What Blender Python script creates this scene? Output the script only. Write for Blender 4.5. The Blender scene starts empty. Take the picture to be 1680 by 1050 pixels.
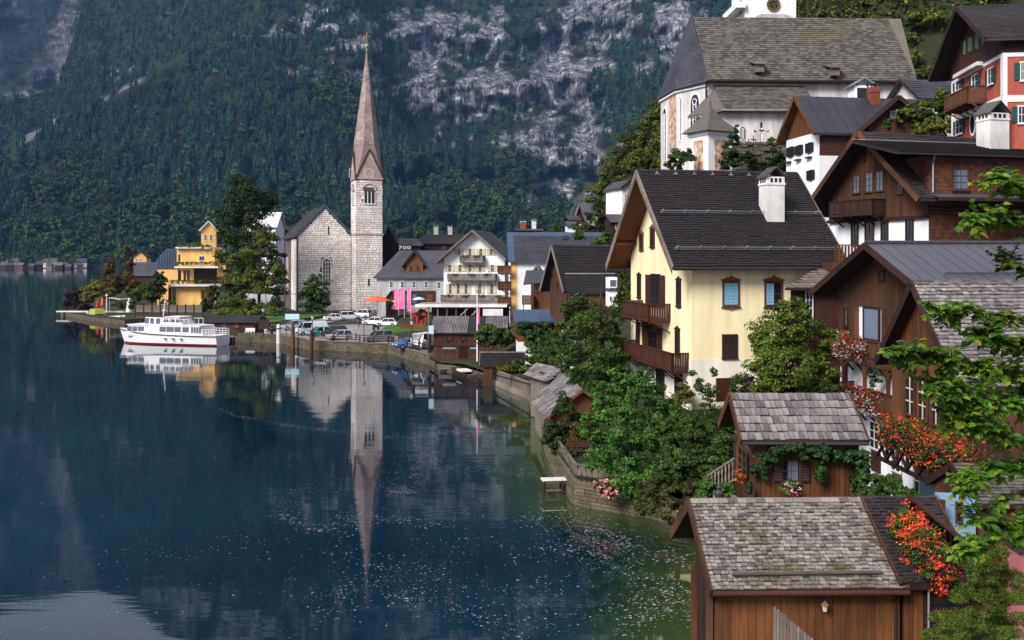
import bpy, math, random
import numpy as np
from mathutils import Vector, Matrix, noise
random.seed(7); RNG = np.random.default_rng(7)
F, CX, CY, H = 1640.0, 840.0, 425.0, 13.0      # focal length in photo pixels, principal column, horizon row, eye height above the lake
scene = bpy.context.scene
COL = scene.collection
R = math.radians

# ---------------------------------------------------------------- camera
cam_d = bpy.data.cameras.new('camera'); cam = bpy.data.objects.new('camera', cam_d); COL.objects.link(cam)
cam.location = (0, 0, H); cam.rotation_euler = (R(90), 0, 0)
cam_d.sensor_width = 36; cam_d.lens = 36 * F / 1680; cam_d.shift_y = -100 / 1680
cam_d.clip_start = 0.3; cam_d.clip_end = 12000
scene.camera = cam
# ---------------------------------------------------------------- sky and sun
w = bpy.data.worlds.new('World'); scene.world = w; w.use_nodes = True
nt = w.node_tree; nt.nodes.clear()
SUN = Vector((-0.50, -0.58, 0.62)).normalized()
sky = nt.nodes.new('ShaderNodeTexSky'); sky.sky_type = 'NISHITA'; sky.sun_disc = False
sky.sun_elevation = math.asin(SUN.z); sky.sun_rotation = math.atan2(SUN.x, SUN.y); sky.dust_density = 2.0
mixw = nt.nodes.new('ShaderNodeMix'); mixw.data_type = 'RGBA'; mixw.inputs[0].default_value = 0.72
nz = nt.nodes.new('ShaderNodeTexNoise'); nz.inputs['Scale'].default_value = 2.2; nz.inputs['Detail'].default_value = 5
rampw = nt.nodes.new('ShaderNodeValToRGB')
rampw.color_ramp.elements[0].position = 0.3; rampw.color_ramp.elements[0].color = (4.2, 4.4, 5.6, 1)
rampw.color_ramp.elements[1].position = 0.7; rampw.color_ramp.elements[1].color = (7.4, 7.3, 8.4, 1)
bg = nt.nodes.new('ShaderNodeBackground'); bg.inputs['Strength'].default_value = 0.064
ow = nt.nodes.new('ShaderNodeOutputWorld')
nt.links.new(nz.outputs['Fac'], rampw.inputs['Fac'])
nt.links.new(sky.outputs[0], mixw.inputs[6]); nt.links.new(rampw.outputs[0], mixw.inputs[7])
nt.links.new(mixw.outputs[2], bg.inputs['Color']); nt.links.new(bg.outputs[0], ow.inputs[0])
sun_d = bpy.data.lights.new('sun', 'SUN'); sun = bpy.data.objects.new('sun', sun_d); COL.objects.link(sun)
sun_d.energy = 2.9; sun_d.angle = R(24); sun_d.color = (1.0, 0.96, 0.91)
sun.rotation_euler = SUN.to_track_quat('Z', 'Y').to_euler(); sun.location = (0, 0, 100)
scene.view_settings.view_transform = 'Standard'; scene.view_settings.look = 'None'
scene.view_settings.exposure = 0.92; scene.view_settings.gamma = 1
scene.view_settings.use_curve_mapping = False
scene.render.engine = 'CYCLES'
scene.cycles.use_denoising = True
scene.cycles.max_bounces = 5; scene.cycles.diffuse_bounces = 2; scene.cycles.glossy_bounces = 3
scene.cycles.transparent_max_bounces = 6; scene.cycles.volume_bounces = 0
scene.cycles.sample_clamp_indirect = 4

# ---------------------------------------------------------------- helpers
def P(px, py, D): return Vector(((px - CX) * D / F, D, H - (py - CY) * D / F))
def DZ(py, z=0.0): return (H - z) * F / (py - CY)
def PZ(px, py, z=0.0):
    D = DZ(py, z); return Vector(((px - CX) * D / F, D, z))
def to_px(v): return CX + v.x * F / v.y, CY + (H - v.z) * F / v.y

class MB:
    """collects simple solids; build() links them as one mesh object"""
    def __init__(s): s.v = []; s.f = []
    def add(s, vs, fs):
        n = len(s.v); s.v.extend([tuple(v) for v in vs]); s.f.extend([tuple(n + i for i in f) for f in fs]); return s
    def box(s, x0, x1, y0, y1, z0, z1):
        return s.add([(x0,y0,z0),(x1,y0,z0),(x1,y1,z0),(x0,y1,z0),(x0,y0,z1),(x1,y0,z1),(x1,y1,z1),(x0,y1,z1)],
                     [(3,2,1,0),(4,5,6,7),(0,1,5,4),(1,2,6,5),(2,3,7,6),(3,0,4,7)])
    def mbox(s, M, sx, sy, sz, taper=1.0):
        vs = []
        for z in (-.5, .5):
            k = taper if z > 0 else 1.0
            for x, y in ((-.5,-.5),(.5,-.5),(.5,.5),(-.5,.5)): vs.append(M @ Vector((x*sx*k, y*sy*k, z*sz)))
        return s.add(vs, [(3,2,1,0),(4,5,6,7),(0,1,5,4),(1,2,6,5),(2,3,7,6),(3,0,4,7)])
    def bar(s, a, b, w, h=None, up=(0,0,1)):
        a = Vector(a); b = Vector(b); d = b - a; L = d.length
        if L < 1e-6: return s
        d.normalize(); up = Vector(up)
        if abs(d.dot(up)) > .98: up = Vector((0,1,0)) if abs(d.y) < .9 else Vector((1,0,0))
        x = d.cross(up).normalized(); y = x.cross(d)
        M = Matrix((( d.x, x.x, y.x, 0), (d.y, x.y, y.y, 0), (d.z, x.z, y.z, 0), (0,0,0,1))); M.translation = (a + b) / 2
        return s.mbox(M, L, w, h or w)
    def tube(s, a, b, r0, r1=None, n=8, cap=True):
        a = Vector(a); b = Vector(b); r1 = r0 if r1 is None else r1
        d = (b - a); 
        if d.length < 1e-6: return s
        d.normalize(); up = Vector((0,0,1)) if abs(d.z) < .9 else Vector((1,0,0))
        x = d.cross(up).normalized(); y = d.cross(x)
        vs = []
        for c, r in ((a, r0), (b, r1)):
            for i in range(n):
                t = 2 * math.pi * i / n; vs.append(c + x * (r * math.cos(t)) + y * (r * math.sin(t)))
        fs = [(i, (i+1) % n, n + (i+1) % n, n + i) for i in range(n)]
        if cap: fs += [tuple(range(n))[::-1], tuple(range(n, 2*n))]
        return s.add(vs, fs)
    def path(s, pts, r0, r1=None, n=7):
        r1 = r0 if r1 is None else r1; k = len(pts) - 1
        for i in range(k):
            s.tube(pts[i], pts[i+1], r0 + (r1-r0)*i/k, r0 + (r1-r0)*(i+1)/k, n)
        return s
    def lathe(s, prof, c=(0,0,0), n=12, rot=0.0, sx=1, sy=1):
        vs = []; fs = []
        for r, z in prof:
            for i in range(n):
                t = 2*math.pi*i/n + rot; vs.append((c[0] + r*math.cos(t)*sx, c[1] + r*math.sin(t)*sy, c[2] + z))
        for j in range(len(prof)-1):
            for i in range(n): fs.append((j*n+i, j*n+(i+1)%n, (j+1)*n+(i+1)%n, (j+1)*n+i))
        fs.append(tuple(range(n))[::-1]); fs.append(tuple(range((len(prof)-1)*n, len(prof)*n)))
        return s.add(vs, fs)
    def prism(s, poly, ext):
        """poly: list of 3D points, extruded by vector ext"""
        n = len(poly); e = Vector(ext); vs = [Vector(p) for p in poly]; vs = vs + [v + e for v in vs]
        fs = [tuple(range(n))[::-1], tuple(range(n, 2*n))] + [(i, (i+1) % n, n + (i+1) % n, n + i) for i in range(n)]
        return s.add(vs, fs)
    def quad(s, a, b, c, d): return s.add([a,b,c,d], [(0,1,2,3)])
    def build(s, name, mat, parent=None, smooth=False, mats=None, mi=None):
        me = bpy.data.meshes.new(name); me.from_pydata(s.v, [], s.f)
        if mats:
            for m in mats: me.materials.append(m)
            me.polygons.foreach_set('material_index', mi)
        elif mat: me.materials.append(mat)
        if smooth: me.polygons.foreach_set('use_smooth', [True]*len(s.f))
        me.update()
        o = bpy.data.objects.new(name, me); COL.objects.link(o)
        if parent is not None: o.parent = parent.o if isinstance(parent, Thing) else parent
        return o

def tag(o, label=None, cat=None, group=None, kind=None):
    if label: o['label'] = label
    if cat: o['category'] = cat
    if group: o['group'] = group
    if kind: o['kind'] = kind
    return o

class Thing:
    """an Empty at the base of a thing, with a world frame and pixel look-ups onto its own vertical planes"""
    def __init__(s, name, label, cat, loc, rz=0.0, group=None, kind=None):
        s.o = bpy.data.objects.new(name, None); COL.objects.link(s.o); s.o.empty_display_size = .3
        s.loc = Vector(loc); s.rz = rz
        s.o.location = s.loc; s.o.rotation_euler = (0, 0, rz)
        s.M = Matrix.Translation(s.loc) @ Matrix.Rotation(rz, 4, 'Z'); s.Mi = s.M.inverted()
        tag(s.o, label, cat, group, kind)
    def w(s, p): return s.M @ Vector(p)
    def px(s, p): return to_px(s.w(p))
    def z(s, x, y, py):                       # local z at local (x,y) that shows on photo row py
        q = s.w((x, y, 0)); return H - (py - CY) * q.y / F - s.loc.z
    def along(s, x, y, dx, dy, px):           # distance from local (x,y) along (dx,dy) that shows on photo column px
        a = s.w((x, y, 0)); b = s.w((x + dx, y + dy, 0)) - a; k = (px - CX) / F
        return (k * a.y - a.x) / (b.x - k * b.y)

class Face:
    off = 0.0
    """a vertical wall plane of a thing: u along the wall, d out of it"""
    def __init__(s, T, org, u, n): s.T = T; s.org = Vector(org); s.u = Vector(u).normalized(); s.n = Vector(n).normalized()
    def pt(s, u, z, d=0.0): return s.org + s.u * u + s.n * d + Vector((0, 0, z))
    def at(s, px, py):
        A = s.T.Mi @ Vector((0, 0, H)); Q = s.T.Mi @ P(px, py, 100.0); r = Q - A
        t = (s.org - A).dot(s.n) / r.dot(s.n); q = A + r * t
        return (q - s.org).dot(s.u), q.z - s.org.z
    def mat(s, u, z, d=0.0):                  # columns: u, outward, up
        p = s.pt(u, z, d); m = Matrix(((s.u.x, s.n.x, 0, p.x), (s.u.y, s.n.y, 0, p.y), (s.u.z, s.n.z, 1, p.z), (0,0,0,1))); return m
    def b(s, mb, u0, u1, z0, z1, d0, d1):
        mb.mbox(s.mat((u0+u1)/2, (z0+z1)/2, (d0+d1)/2), abs(u1-u0), abs(d1-d0), abs(z1-z0)); return mb

# ---------------------------------------------------------------- materials
def _n(nt, t, **k):
    n = nt.nodes.new(t)
    for a, v in k.items(): setattr(n, a, v)
    return n
def rgb(c): return (c[0], c[1], c[2], 1)
def M(name, c1, c2=None, rough=.8, scale=3.0, stretch=(1,1,1), bump=.3, var=.5, spec=.3, metal=0.0, wear=.35, wscale=.35, c3=None):
    m = bpy.data.materials.new(name); m.use_nodes = True; nt = m.node_tree; L = nt.links.new
    b = nt.nodes['Principled BSDF']; b.inputs['Roughness'].default_value = rough
    b.inputs['Specular IOR Level'].default_value = spec; b.inputs['Metallic'].default_value = metal
    c2 = c2 or tuple(x * .6 for x in c1)
    tc = _n(nt, 'ShaderNodeTexCoord'); oi = _n(nt, 'ShaderNodeObjectInfo'); ge = _n(nt, 'ShaderNodeNewGeometry')
    mp = _n(nt, 'ShaderNodeMapping'); mp.inputs['Scale'].default_value = stretch
    off = _n(nt, 'ShaderNodeVectorMath', operation='SCALE'); off.inputs[0].default_value = (37, 23, 11)
    rs = _n(nt, 'ShaderNodeMath', operation='ADD'); L(oi.outputs['Random'], rs.inputs[0]); L(ge.outputs['Random Per Island'], rs.inputs[1])
    fr = _n(nt, 'ShaderNodeMath', operation='FRACT'); L(rs.outputs[0], fr.inputs[0])
    L(fr.outputs[0], off.inputs['Scale']); L(tc.outputs['Object'], mp.inputs[0]); L(off.outputs[0], mp.inputs['Location'])
    n1 = _n(nt, 'ShaderNodeTexNoise'); n1.inputs['Scale'].default_value = scale; n1.inputs['Detail'].default_value = 6; n1.inputs['Roughness'].default_value = .65
    L(mp.outputs[0], n1.inputs['Vector'])
    f = _n(nt, 'ShaderNodeMapRange'); f.inputs[1].default_value = .3; f.inputs[2].default_value = .7; L(n1.outputs['Fac'], f.inputs[0])
    mx = _n(nt, 'ShaderNodeMix'); mx.inputs[0].default_value = var; L(f.outputs[0], mx.inputs[2]); L(fr.outputs[0], mx.inputs[3])
    cm = _n(nt, 'ShaderNodeMix', data_type='RGBA'); cm.inputs[6].default_value = rgb(c1); cm.inputs[7].default_value = rgb(c2); L(mx.outputs[0], cm.inputs[0])
    n2 = _n(nt, 'ShaderNodeTexNoise'); n2.inputs['Scale'].default_value = wscale; n2.inputs['Detail'].default_value = 7
    if name.startswith('plaster'):
        m3 = _n(nt, 'ShaderNodeMapping'); m3.inputs['Scale'].default_value = (2.6, 2.6, .35); L(tc.outputs['Object'], m3.inputs[0]); L(m3.outputs[0], n2.inputs['Vector'])
    else: L(tc.outputs['Object'], n2.inputs['Vector'])
    g = _n(nt, 'ShaderNodeMapRange'); g.inputs[1].default_value = .35; g.inputs[2].default_value = .65; g.inputs[3].default_value = 1 - wear; g.inputs[4].default_value = 1 + wear * .35
    L(n2.outputs['Fac'], g.inputs[0])
    ml = _n(nt, 'ShaderNodeMix', data_type='RGBA', blend_type='MULTIPLY'); ml.inputs[0].default_value = 1; L(cm.outputs[2], ml.inputs[6])
    if c3:
        g.inputs[3].default_value = 0; g.inputs[4].default_value = 1
        ml.blend_type = 'MIX'; ml.inputs[7].default_value = rgb(c3)
        L(g.outputs[0], ml.inputs[0]); g.inputs[1].default_value = .55; g.inputs[2].default_value = .72
    else: L(g.outputs[0], ml.inputs[7])
    L(ml.outputs[2], b.inputs['Base Color'])
    if bump:
        bp = _n(nt, 'ShaderNodeBump'); bp.inputs['Strength'].default_value = bump; bp.inputs['Distance'].default_value = .03
        L(n1.outputs['Fac'], bp.inputs['Height']); L(bp.outputs[0], b.inputs['Normal'])
    return m
def foliage(name, cols, trans=.35, rough=.55, ow=None):
    m = bpy.data.materials.new(name); m.use_nodes = True; nt = m.node_tree; L = nt.links.new; nt.nodes.clear()
    ge = _n(nt, 'ShaderNodeNewGeometry'); oi = _n(nt, 'ShaderNodeObjectInfo'); rs = _n(nt, 'ShaderNodeMath', operation='ADD')
    L(ge.outputs['Random Per Island'], rs.inputs[0]); L(oi.outputs['Random'], rs.inputs[1])
    fr = _n(nt, 'ShaderNodeMath', operation='FRACT'); L(rs.outputs[0], fr.inputs[0])
    if ow:
        rs.operation = 'MULTIPLY_ADD'; L(ge.outputs['Random Per Island'], rs.inputs[0]); rs.inputs[1].default_value = 1-ow; m9 = _n(nt, 'ShaderNodeMath', operation='MULTIPLY'); m9.inputs[1].default_value = ow; L(oi.outputs['Random'], m9.inputs[0]); L(m9.outputs[0], rs.inputs[2])
    cr = _n(nt, 'ShaderNodeValToRGB'); e = cr.color_ramp.elements
    e[0].position = 0; e[0].color = rgb(cols[0]); e[1].position = 1; e[1].color = rgb(cols[-1])
    for i, c in enumerate(cols[1:-1]):
        x = e.new((i + 1) / (len(cols) - 1)); x.color = rgb(c)
    L(fr.outputs[0], cr.inputs[0])
    tc = _n(nt, 'ShaderNodeTexCoord'); n2 = _n(nt, 'ShaderNodeTexNoise'); n2.inputs['Scale'].default_value = .7; n2.inputs['Detail'].default_value = 3
    L(tc.outputs['Object'], n2.inputs['Vector'])
    g = _n(nt, 'ShaderNodeMapRange'); g.inputs[1].default_value = .35; g.inputs[2].default_value = .65; g.inputs[3].default_value = .65; g.inputs[4].default_value = 1.25
    L(n2.outputs['Fac'], g.inputs[0])
    ml = _n(nt, 'ShaderNodeMix', data_type='RGBA', blend_type='MULTIPLY'); ml.inputs[0].default_value = 1; L(cr.outputs[0], ml.inputs[6]); L(g.outputs[0], ml.inputs[7])
    b = _n(nt, 'ShaderNodeBsdfPrincipled'); b.inputs['Roughness'].default_value = rough; b.inputs['Specular IOR Level'].default_value = .25; L(ml.outputs[2], b.inputs['Base Color'])
    t = _n(nt, 'ShaderNodeBsdfTranslucent'); L(ml.outputs[2], t.inputs['Color'])
    mx = _n(nt, 'ShaderNodeMixShader'); mx.inputs[0].default_value = trans; L(b.outputs[0], mx.inputs[1]); L(t.outputs[0], mx.inputs[2])
    o = _n(nt, 'ShaderNodeOutputMaterial'); L(mx.outputs[0], o.inputs[0])
    return m
def plain(name, c, rough=.5, spec=.5, metal=0.0, em=0):
    m = bpy.data.materials.new(name); m.use_nodes = True; b = m.node_tree.nodes['Principled BSDF']
    nt = m.node_tree; n1 = _n(nt, 'ShaderNodeTexNoise'); n1.inputs['Scale'].default_value = 4; n1.inputs['Detail'].default_value = 4
    mx = _n(nt, 'ShaderNodeMix', data_type='RGBA'); mx.inputs[6].default_value = rgb(c); mx.inputs[7].default_value = rgb(tuple(x*.78 for x in c))
    tc = _n(nt, 'ShaderNodeTexCoord'); nt.links.new(tc.outputs['Object'], n1.inputs['Vector'])
    nt.links.new(n1.outputs['Fac'], mx.inputs[0]); nt.links.new(mx.outputs[2], b.inputs['Base Color'])
    b.inputs['Roughness'].default_value = rough
    b.inputs['Specular IOR Level'].default_value = spec; b.inputs['Metallic'].default_value = metal
    return m

WOODS = (1, 1, .08)
MAT = dict(
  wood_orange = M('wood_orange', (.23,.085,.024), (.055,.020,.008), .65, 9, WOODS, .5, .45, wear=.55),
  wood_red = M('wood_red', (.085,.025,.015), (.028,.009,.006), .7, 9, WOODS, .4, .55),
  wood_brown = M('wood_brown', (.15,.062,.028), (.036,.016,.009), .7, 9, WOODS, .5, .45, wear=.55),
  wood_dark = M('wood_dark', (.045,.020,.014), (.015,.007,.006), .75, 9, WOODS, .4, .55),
  wood_grey = M('wood_grey', (.24,.20,.17), (.085,.065,.055), .85, 8, WOODS, .5, .6),
  wood_h = M('wood_h', (.085,.026,.015), (.035,.011,.007), .7, 9, (.08,1,1), .4, .5),
  soffit = M('soffit', (.22,.075,.02), (.11,.033,.009), .6, 8, (1,.08,1), .3, .6),
  shingle = M('shingle', (.36,.325,.32), (.04,.033,.029), .8, 8, (1,.2,1), .8, .6, wear=.4, wscale=.5),
  shingle_moss = M('shingle_moss', (.33,.295,.27), (.022,.018,.015), .85, 9, (1,.3,1), .8, .6, c3=(.075,.06,.02), wscale=.6),
  shingle_wall = M('shingle_wall', (.15,.055,.028), (.045,.018,.012), .75, 7, (1,1,.25), .5, .6),
  shingle_old = M('shingle_old', (.15,.135,.12), (.035,.030,.026), .9, 5, (1,1,1), .7, .65, c3=(.10,.085,.03), wscale=.12),
  tile_dark = M('tile_dark', (.024,.017,.017), (.009,.007,.008), .62, 6, (1,1,1), .5, .6, spec=.35, wear=.3),
  tile_mid = M('tile_mid', (.05,.04,.042), (.022,.017,.018), .65, 6, (1,1,1), .5, .6),
  tile_slate = M('tile_slate', (.055,.055,.068), (.03,.03,.04), .5, 6, (1,1,1), .3, .5, spec=.5),
  metal_roof = M('metal_roof', (.085,.083,.098), (.06,.058,.07), .42, 5, (1,1,1), .15, .25, spec=.6, wear=.25),
  metal_dark = M('metal_dark', (.035,.034,.042), (.022,.021,.026), .38, 5, (1,1,1), .15, .3, spec=.6, wear=.25),
  metal_blue = M('metal_blue', (.05,.08,.14), (.035,.055,.10), .4, 5, (1,1,1), .15, .3, spec=.6, wear=.2),
  galv = M('galv', (.42,.44,.47), (.25,.27,.3), .35, 9, (1,1,1), .1, .3, spec=.6, metal=.3),
  plaster_yellow = M('plaster_yellow', (.90,.79,.50), (.80,.67,.39), .9, 2, (1,1,.18), .15, .05, wear=.16, wscale=.4, spec=.1),
  plaster_cream = M('plaster_cream', (.82,.78,.66), (.74,.69,.56), .9, 3, (1,1,.5), .12, .15, wear=.2, spec=.1),
  plaster_white = M('plaster_white', (.80,.81,.84), (.72,.73,.76), .9, 3, (1,1,.4), .12, .15, wear=.13, spec=.1),
  plaster_grey = M('plaster_grey', (.50,.50,.52), (.36,.35,.36), .9, 2.5, (1,1,.35), .2, .2, wear=.35, wscale=.25, spec=.1),
  plaster_old = M('plaster_old', (.66,.64,.62), (.46,.43,.41), .9, 2, (1,1,.25), .2, .1, wear=.3, wscale=.22, spec=.1),
  plaster_red = M('plaster_red', (.42,.105,.075), (.33,.08,.06), .9, 3, (1,1,.5), .12, .15, wear=.15, spec=.1),
  plaster_gold = M('plaster_gold', (.80,.50,.17), (.70,.42,.13), .9, 3, (1,1,.5), .12, .15, wear=.15, spec=.1),
  plaster_blue = M('plaster_blue', (.22,.33,.46), (.17,.27,.39), .9, 3, (1,1,.5), .12, .15, wear=.15, spec=.1),
  stone_white = M('stone_white', (.95,.92,.89), (.60,.51,.47), .9, 5, (1,1,1), .8, .65, wear=.3, wscale=.15, spec=.1),
  stone_pink = M('stone_pink', (.55,.42,.38), (.32,.23,.20), .9, 5, (1,1,1), .8, .6, wear=.3, spec=.1),
  mortar = M('mortar', (.17,.13,.12), (.09,.07,.065), .95, 4, (1,1,1), .4, .3, spec=.1),
  spire = M('spire', (.42,.33,.31), (.17,.125,.12), .7, 10, (1,1,1), .5, .55, wear=.25, spec=.3),
  stone_wall = M('stone_wall', (.15,.12,.085), (.05,.042,.028), .9, 4, (1,1,1), .9, .6, c3=(.035,.05,.012), wscale=.6),
  rock = M('rock', (.14,.12,.105), (.045,.038,.032), .9, 1.4, (1,1,1), 1, .3, c3=(.035,.05,.015), wscale=.5),
  asphalt = M('asphalt', (.30,.27,.255), (.22,.20,.19), .9, 6, (1,1,1), .2, .0, wear=.25, wscale=.12, spec=.2),
  concrete = M('concrete', (.38,.35,.32), (.22,.20,.18), .9, 4, (1,1,1), .3, .4, wear=.4),
  earth = M('earth', (.03,.038,.012), (.015,.02,.007), .95, 3, (1,1,1), .8, .2),
  lawn = M('lawn', (.06,.13,.012), (.035,.08,.008), .9, 14, (1,1,1), .8, .1, wear=.25),
  glass = plain('glass', (.012,.016,.02), .06, .8),
  glass_sky = plain('glass_sky', (.10,.12,.16), .08, .9),
  curtain = plain('curtain', (.16,.20,.28), .8, .1),
  white = plain('white', (.80,.80,.82), .4), cream = plain('cream', (.62,.55,.42), .6),
  off_white = M('off_white', (.78,.77,.76), (.60,.57,.54), .8, 3, (1,1,.3), .1, .2, wear=.3),
  black = plain('black', (.012,.012,.013), .5), iron = plain('iron', (.03,.03,.033), .5, .4),
  tyre = plain('tyre', (.012,.012,.012), .9, .1), brick_red = M('brick_red', (.32,.085,.04), (.19,.05,.028), .9, 6, wear=.3),
  shutter_blue = plain('shutter_blue', (.20,.45,.60), .6), shutter_green = plain('shutter_green', (.10,.24,.13), .6),
  shutter_teal = plain('shutter_teal', (.02,.08,.085), .6), shutter_dark = M('shutter_dark', (.04,.022,.02), (.018,.01,.01), .7, 6),
  ornament = M('ornament', (.30,.12,.035), (.16,.055,.02), .7, 8), gold = plain('gold', (.6,.38,.10), .35, .5, .7),
  red = plain('red', (.5,.02,.015), .5), pink = plain('pink', (.85,.18,.42), .7), orange = plain('orange', (.80,.12,.035), .6),
  awning_blue = plain('awning_blue', (.45,.68,.75), .6),
)
GREEN_DARK = foliage('leaf_dark', [(.010,.022,.005),(.020,.042,.009),(.032,.06,.012),(.055,.085,.018)])
GREEN_MID = foliage('leaf_mid', [(.018,.040,.006),(.035,.075,.010),(.06,.11,.015),(.10,.15,.022)])
GREEN_BRIGHT = foliage('leaf_bright', [(.03,.08,.012),(.055,.14,.018),(.08,.19,.025),(.13,.24,.035)])
GREEN_OLIVE = foliage('leaf_olive', [(.03,.06,.007),(.07,.12,.012),(.12,.18,.018),(.20,.22,.025)])
GREEN_NEAR = foliage('leaf_near', [(.035,.10,.010),(.06,.15,.013),(.08,.19,.016),(.12,.24,.02),(.18,.28,.025),(.045,.12,.012),(.07,.16,.015),(.30,.32,.028),(.05,.13,.012),(.08,.18,.015)], .5, .45)
GREEN_IVY = foliage('leaf_ivy', [(.010,.03,.007),(.02,.055,.012),(.035,.08,.02),(.05,.10,.03)])
AUTUMN = foliage('leaf_autumn', [(.04,.03,.008),(.10,.055,.012),(.14,.07,.01),(.06,.07,.012)])
PURPLE = foliage('leaf_purple', [(.03,.008,.012),(.018,.008,.012),(.05,.014,.018)])
YELLOW_LEAF = foliage('leaf_yellow', [(.14,.14,.015),(.20,.18,.02),(.10,.12,.015),(.16,.13,.02)])
FEATHERY = foliage('leaf_feathery', [(.05,.11,.015),(.10,.18,.025),(.17,.25,.035),(.28,.27,.04)], .45)
BLOOM_ORANGE = foliage('bloom_orange', [(.75,.06,.015),(.85,.13,.03),(.60,.03,.015),(.8,.2,.07)], .3)
BLOOM_RED = foliage('bloom_red', [(.45,.008,.012),(.55,.02,.02),(.33,.005,.01)], .3)
BLOOM_WHITE = foliage('bloom_white', [(.75,.75,.76),(.6,.6,.62)], .3)
BLOOM_PINK = foliage('bloom_pink', [(.62,.25,.25),(.75,.42,.36),(.5,.15,.17)], .3)
BARK = M('bark', (.07,.05,.036), (.03,.022,.016), .9, 8, (1,1,.3), .8)

# ---------------------------------------------------------------- vegetation helpers
def np_mesh(name, co, faces4=None, faces3=None, mats=()):
    me = bpy.data.meshes.new(name); me.vertices.add(len(co)); me.vertices.foreach_set('co', np.asarray(co, np.float32).ravel())
    idx = []; tot = []
    if faces4 is not None and len(faces4): idx.append(np.asarray(faces4).ravel()); tot.append(np.full(len(faces4), 4))
    if faces3 is not None and len(faces3): idx.append(np.asarray(faces3).ravel()); tot.append(np.full(len(faces3), 3))
    idx = np.concatenate(idx).astype(np.int32); tot = np.concatenate(tot).astype(np.int32)
    me.loops.add(len(idx)); me.loops.foreach_set('vertex_index', idx)
    me.polygons.add(len(tot)); me.polygons.foreach_set('loop_start', np.concatenate([[0], np.cumsum(tot)[:-1]]).astype(np.int32))
    try: me.polygons.foreach_set('loop_total', tot)
    except Exception: pass
    for m in mats: me.materials.append(m)
    me.update(calc_edges=True); return me
def obj(name, me, parent=None):
    o = bpy.data.objects.new(name, me); COL.objects.link(o)
    if parent is not None: o.parent = parent.o if isinstance(parent, Thing) else parent
    return o
def leaf_arrays(pos, nrm, size, aspect=.62):
    """folded diamond leaves (4 verts, 2 tris each) at pos with rough normals nrm"""
    n = len(pos); nrm = nrm + RNG.normal(0, .55, (n, 3)); nrm /= np.linalg.norm(nrm, axis=1, keepdims=True) + 1e-9
    t = RNG.normal(0, 1, (n, 3)) + np.array([0, 0, -.6]); t -= nrm * (t * nrm).sum(1, keepdims=True); t /= np.linalg.norm(t, axis=1, keepdims=True) + 1e-9
    b = np.cross(nrm, t); s = (size * RNG.uniform(.6, 1.3, n))[:, None]
    v = np.stack([pos - t*s*.5, pos + b*s*aspect*.5 + nrm*s*.12, pos + t*s*.5, pos - b*s*aspect*.5 + nrm*s*.12], 1).reshape(-1, 3)
    i = np.arange(n)[:, None] * 4
    return v, np.concatenate([i + np.array([[0,1,2]]), i + np.array([[0,2,3]])], 0)
def cloud_points(blobs, n, sub=14, subr=.34, core=.25):
    """points and outward normals of leaves in clumps on a set of ellipsoids (x,y,z,rx,ry,rz)"""
    vol = np.array([b[3]*b[4] + b[4]*b[5] + b[3]*b[5] for b in blobs]); vol /= vol.sum(); PP = []; NN = []
    for b, fr in zip(blobs, vol):
        m = max(8, int(n * fr)); c = np.array(b[:3]); r = np.array(b[3:6]); k = max(5, int(sub))
        d = RNG.normal(0, 1, (k, 3)); d /= np.linalg.norm(d, axis=1, keepdims=True)
        rad = RNG.uniform(.45, .92, (k, 1)); cen = c + d * r * rad; cr = subr * r.mean() * RNG.uniform(.65, 1.35, k)
        pick = RNG.integers(0, k, m); e = RNG.normal(0, 1, (m, 3)); e /= np.linalg.norm(e, axis=1, keepdims=True)
        e[:, 2] = np.where(e[:, 2] < -.3, e[:, 2]*.5, e[:, 2])
        rr = RNG.uniform(.5, 1.08, (m, 1)) * cr[pick][:, None]
        p = cen[pick] + e * rr * np.array([1, 1, .8]); PP.append(p)
        NN.append(e * .8 + (p - c) / r * .5 + np.array([0, 0, .35]))
    return np.concatenate(PP), np.concatenate(NN)
def crown(name, blobs, n, size, mat, parent=None, sub=14, subr=.34, aspect=.62):
    p, nn = cloud_points(blobs, n, sub, subr); v, f = leaf_arrays(p, nn, size, aspect)
    return obj(name, np_mesh(name, v, None, f, [mat]), parent)
def tree(name, label, cat, loc, blobs, n, size, mat, trunk_r=.2, trunk_h=None, group=None, limbs=6, sub=14, subr=.34, stems=1):
    """blobs are given relative to the tree's foot"""
    T = Thing(name, label, cat, loc, 0, group)
    top = max(b[2] for b in blobs); th = trunk_h or top
    mb = MB()
    for s in range(stems):
        ox, oy = (0, 0) if stems == 1 else (random.uniform(-.4,.4), random.uniform(-.4,.4))
        pts = [Vector((ox, oy, -.3))]
        for i in range(1, 6):
            pts.append(Vector((ox + random.uniform(-.12,.12)*i*.4, oy + random.uniform(-.12,.12)*i*.4, th*i/5)))
        mb.path(pts, trunk_r/math.sqrt(stems), trunk_r*.25/math.sqrt(stems), 7)
        for b in random.sample(list(blobs), min(limbs, len(blobs))):
            a = pts[random.choice((2,3,3,4))]; e = Vector(b[:3]) + Vector((random.uniform(-.4,.4)*b[3], random.uniform(-.4,.4)*b[4], random.uniform(-.1,.5)*b[5]))
            m = (a + e)/2 + Vector((0,0,-.08*(e-a).length)); mb.path([a, m, e], trunk_r*.4, trunk_r*.1, 5)
    mb.build('trunk', BARK, T)
    crown('crown', blobs, n, size, mat, T, sub, subr)
    return T
def stuffed(name, label, cat, blobs, n, size, mat, loc=(0,0,0), group=None, sub=14, subr=.34, kind=None, aspect=.62):
    T = Thing(name, label, cat, loc, 0, group, kind)
    c = crown('foliage', blobs, n, size, mat, T, sub, subr, aspect); return T
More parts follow.
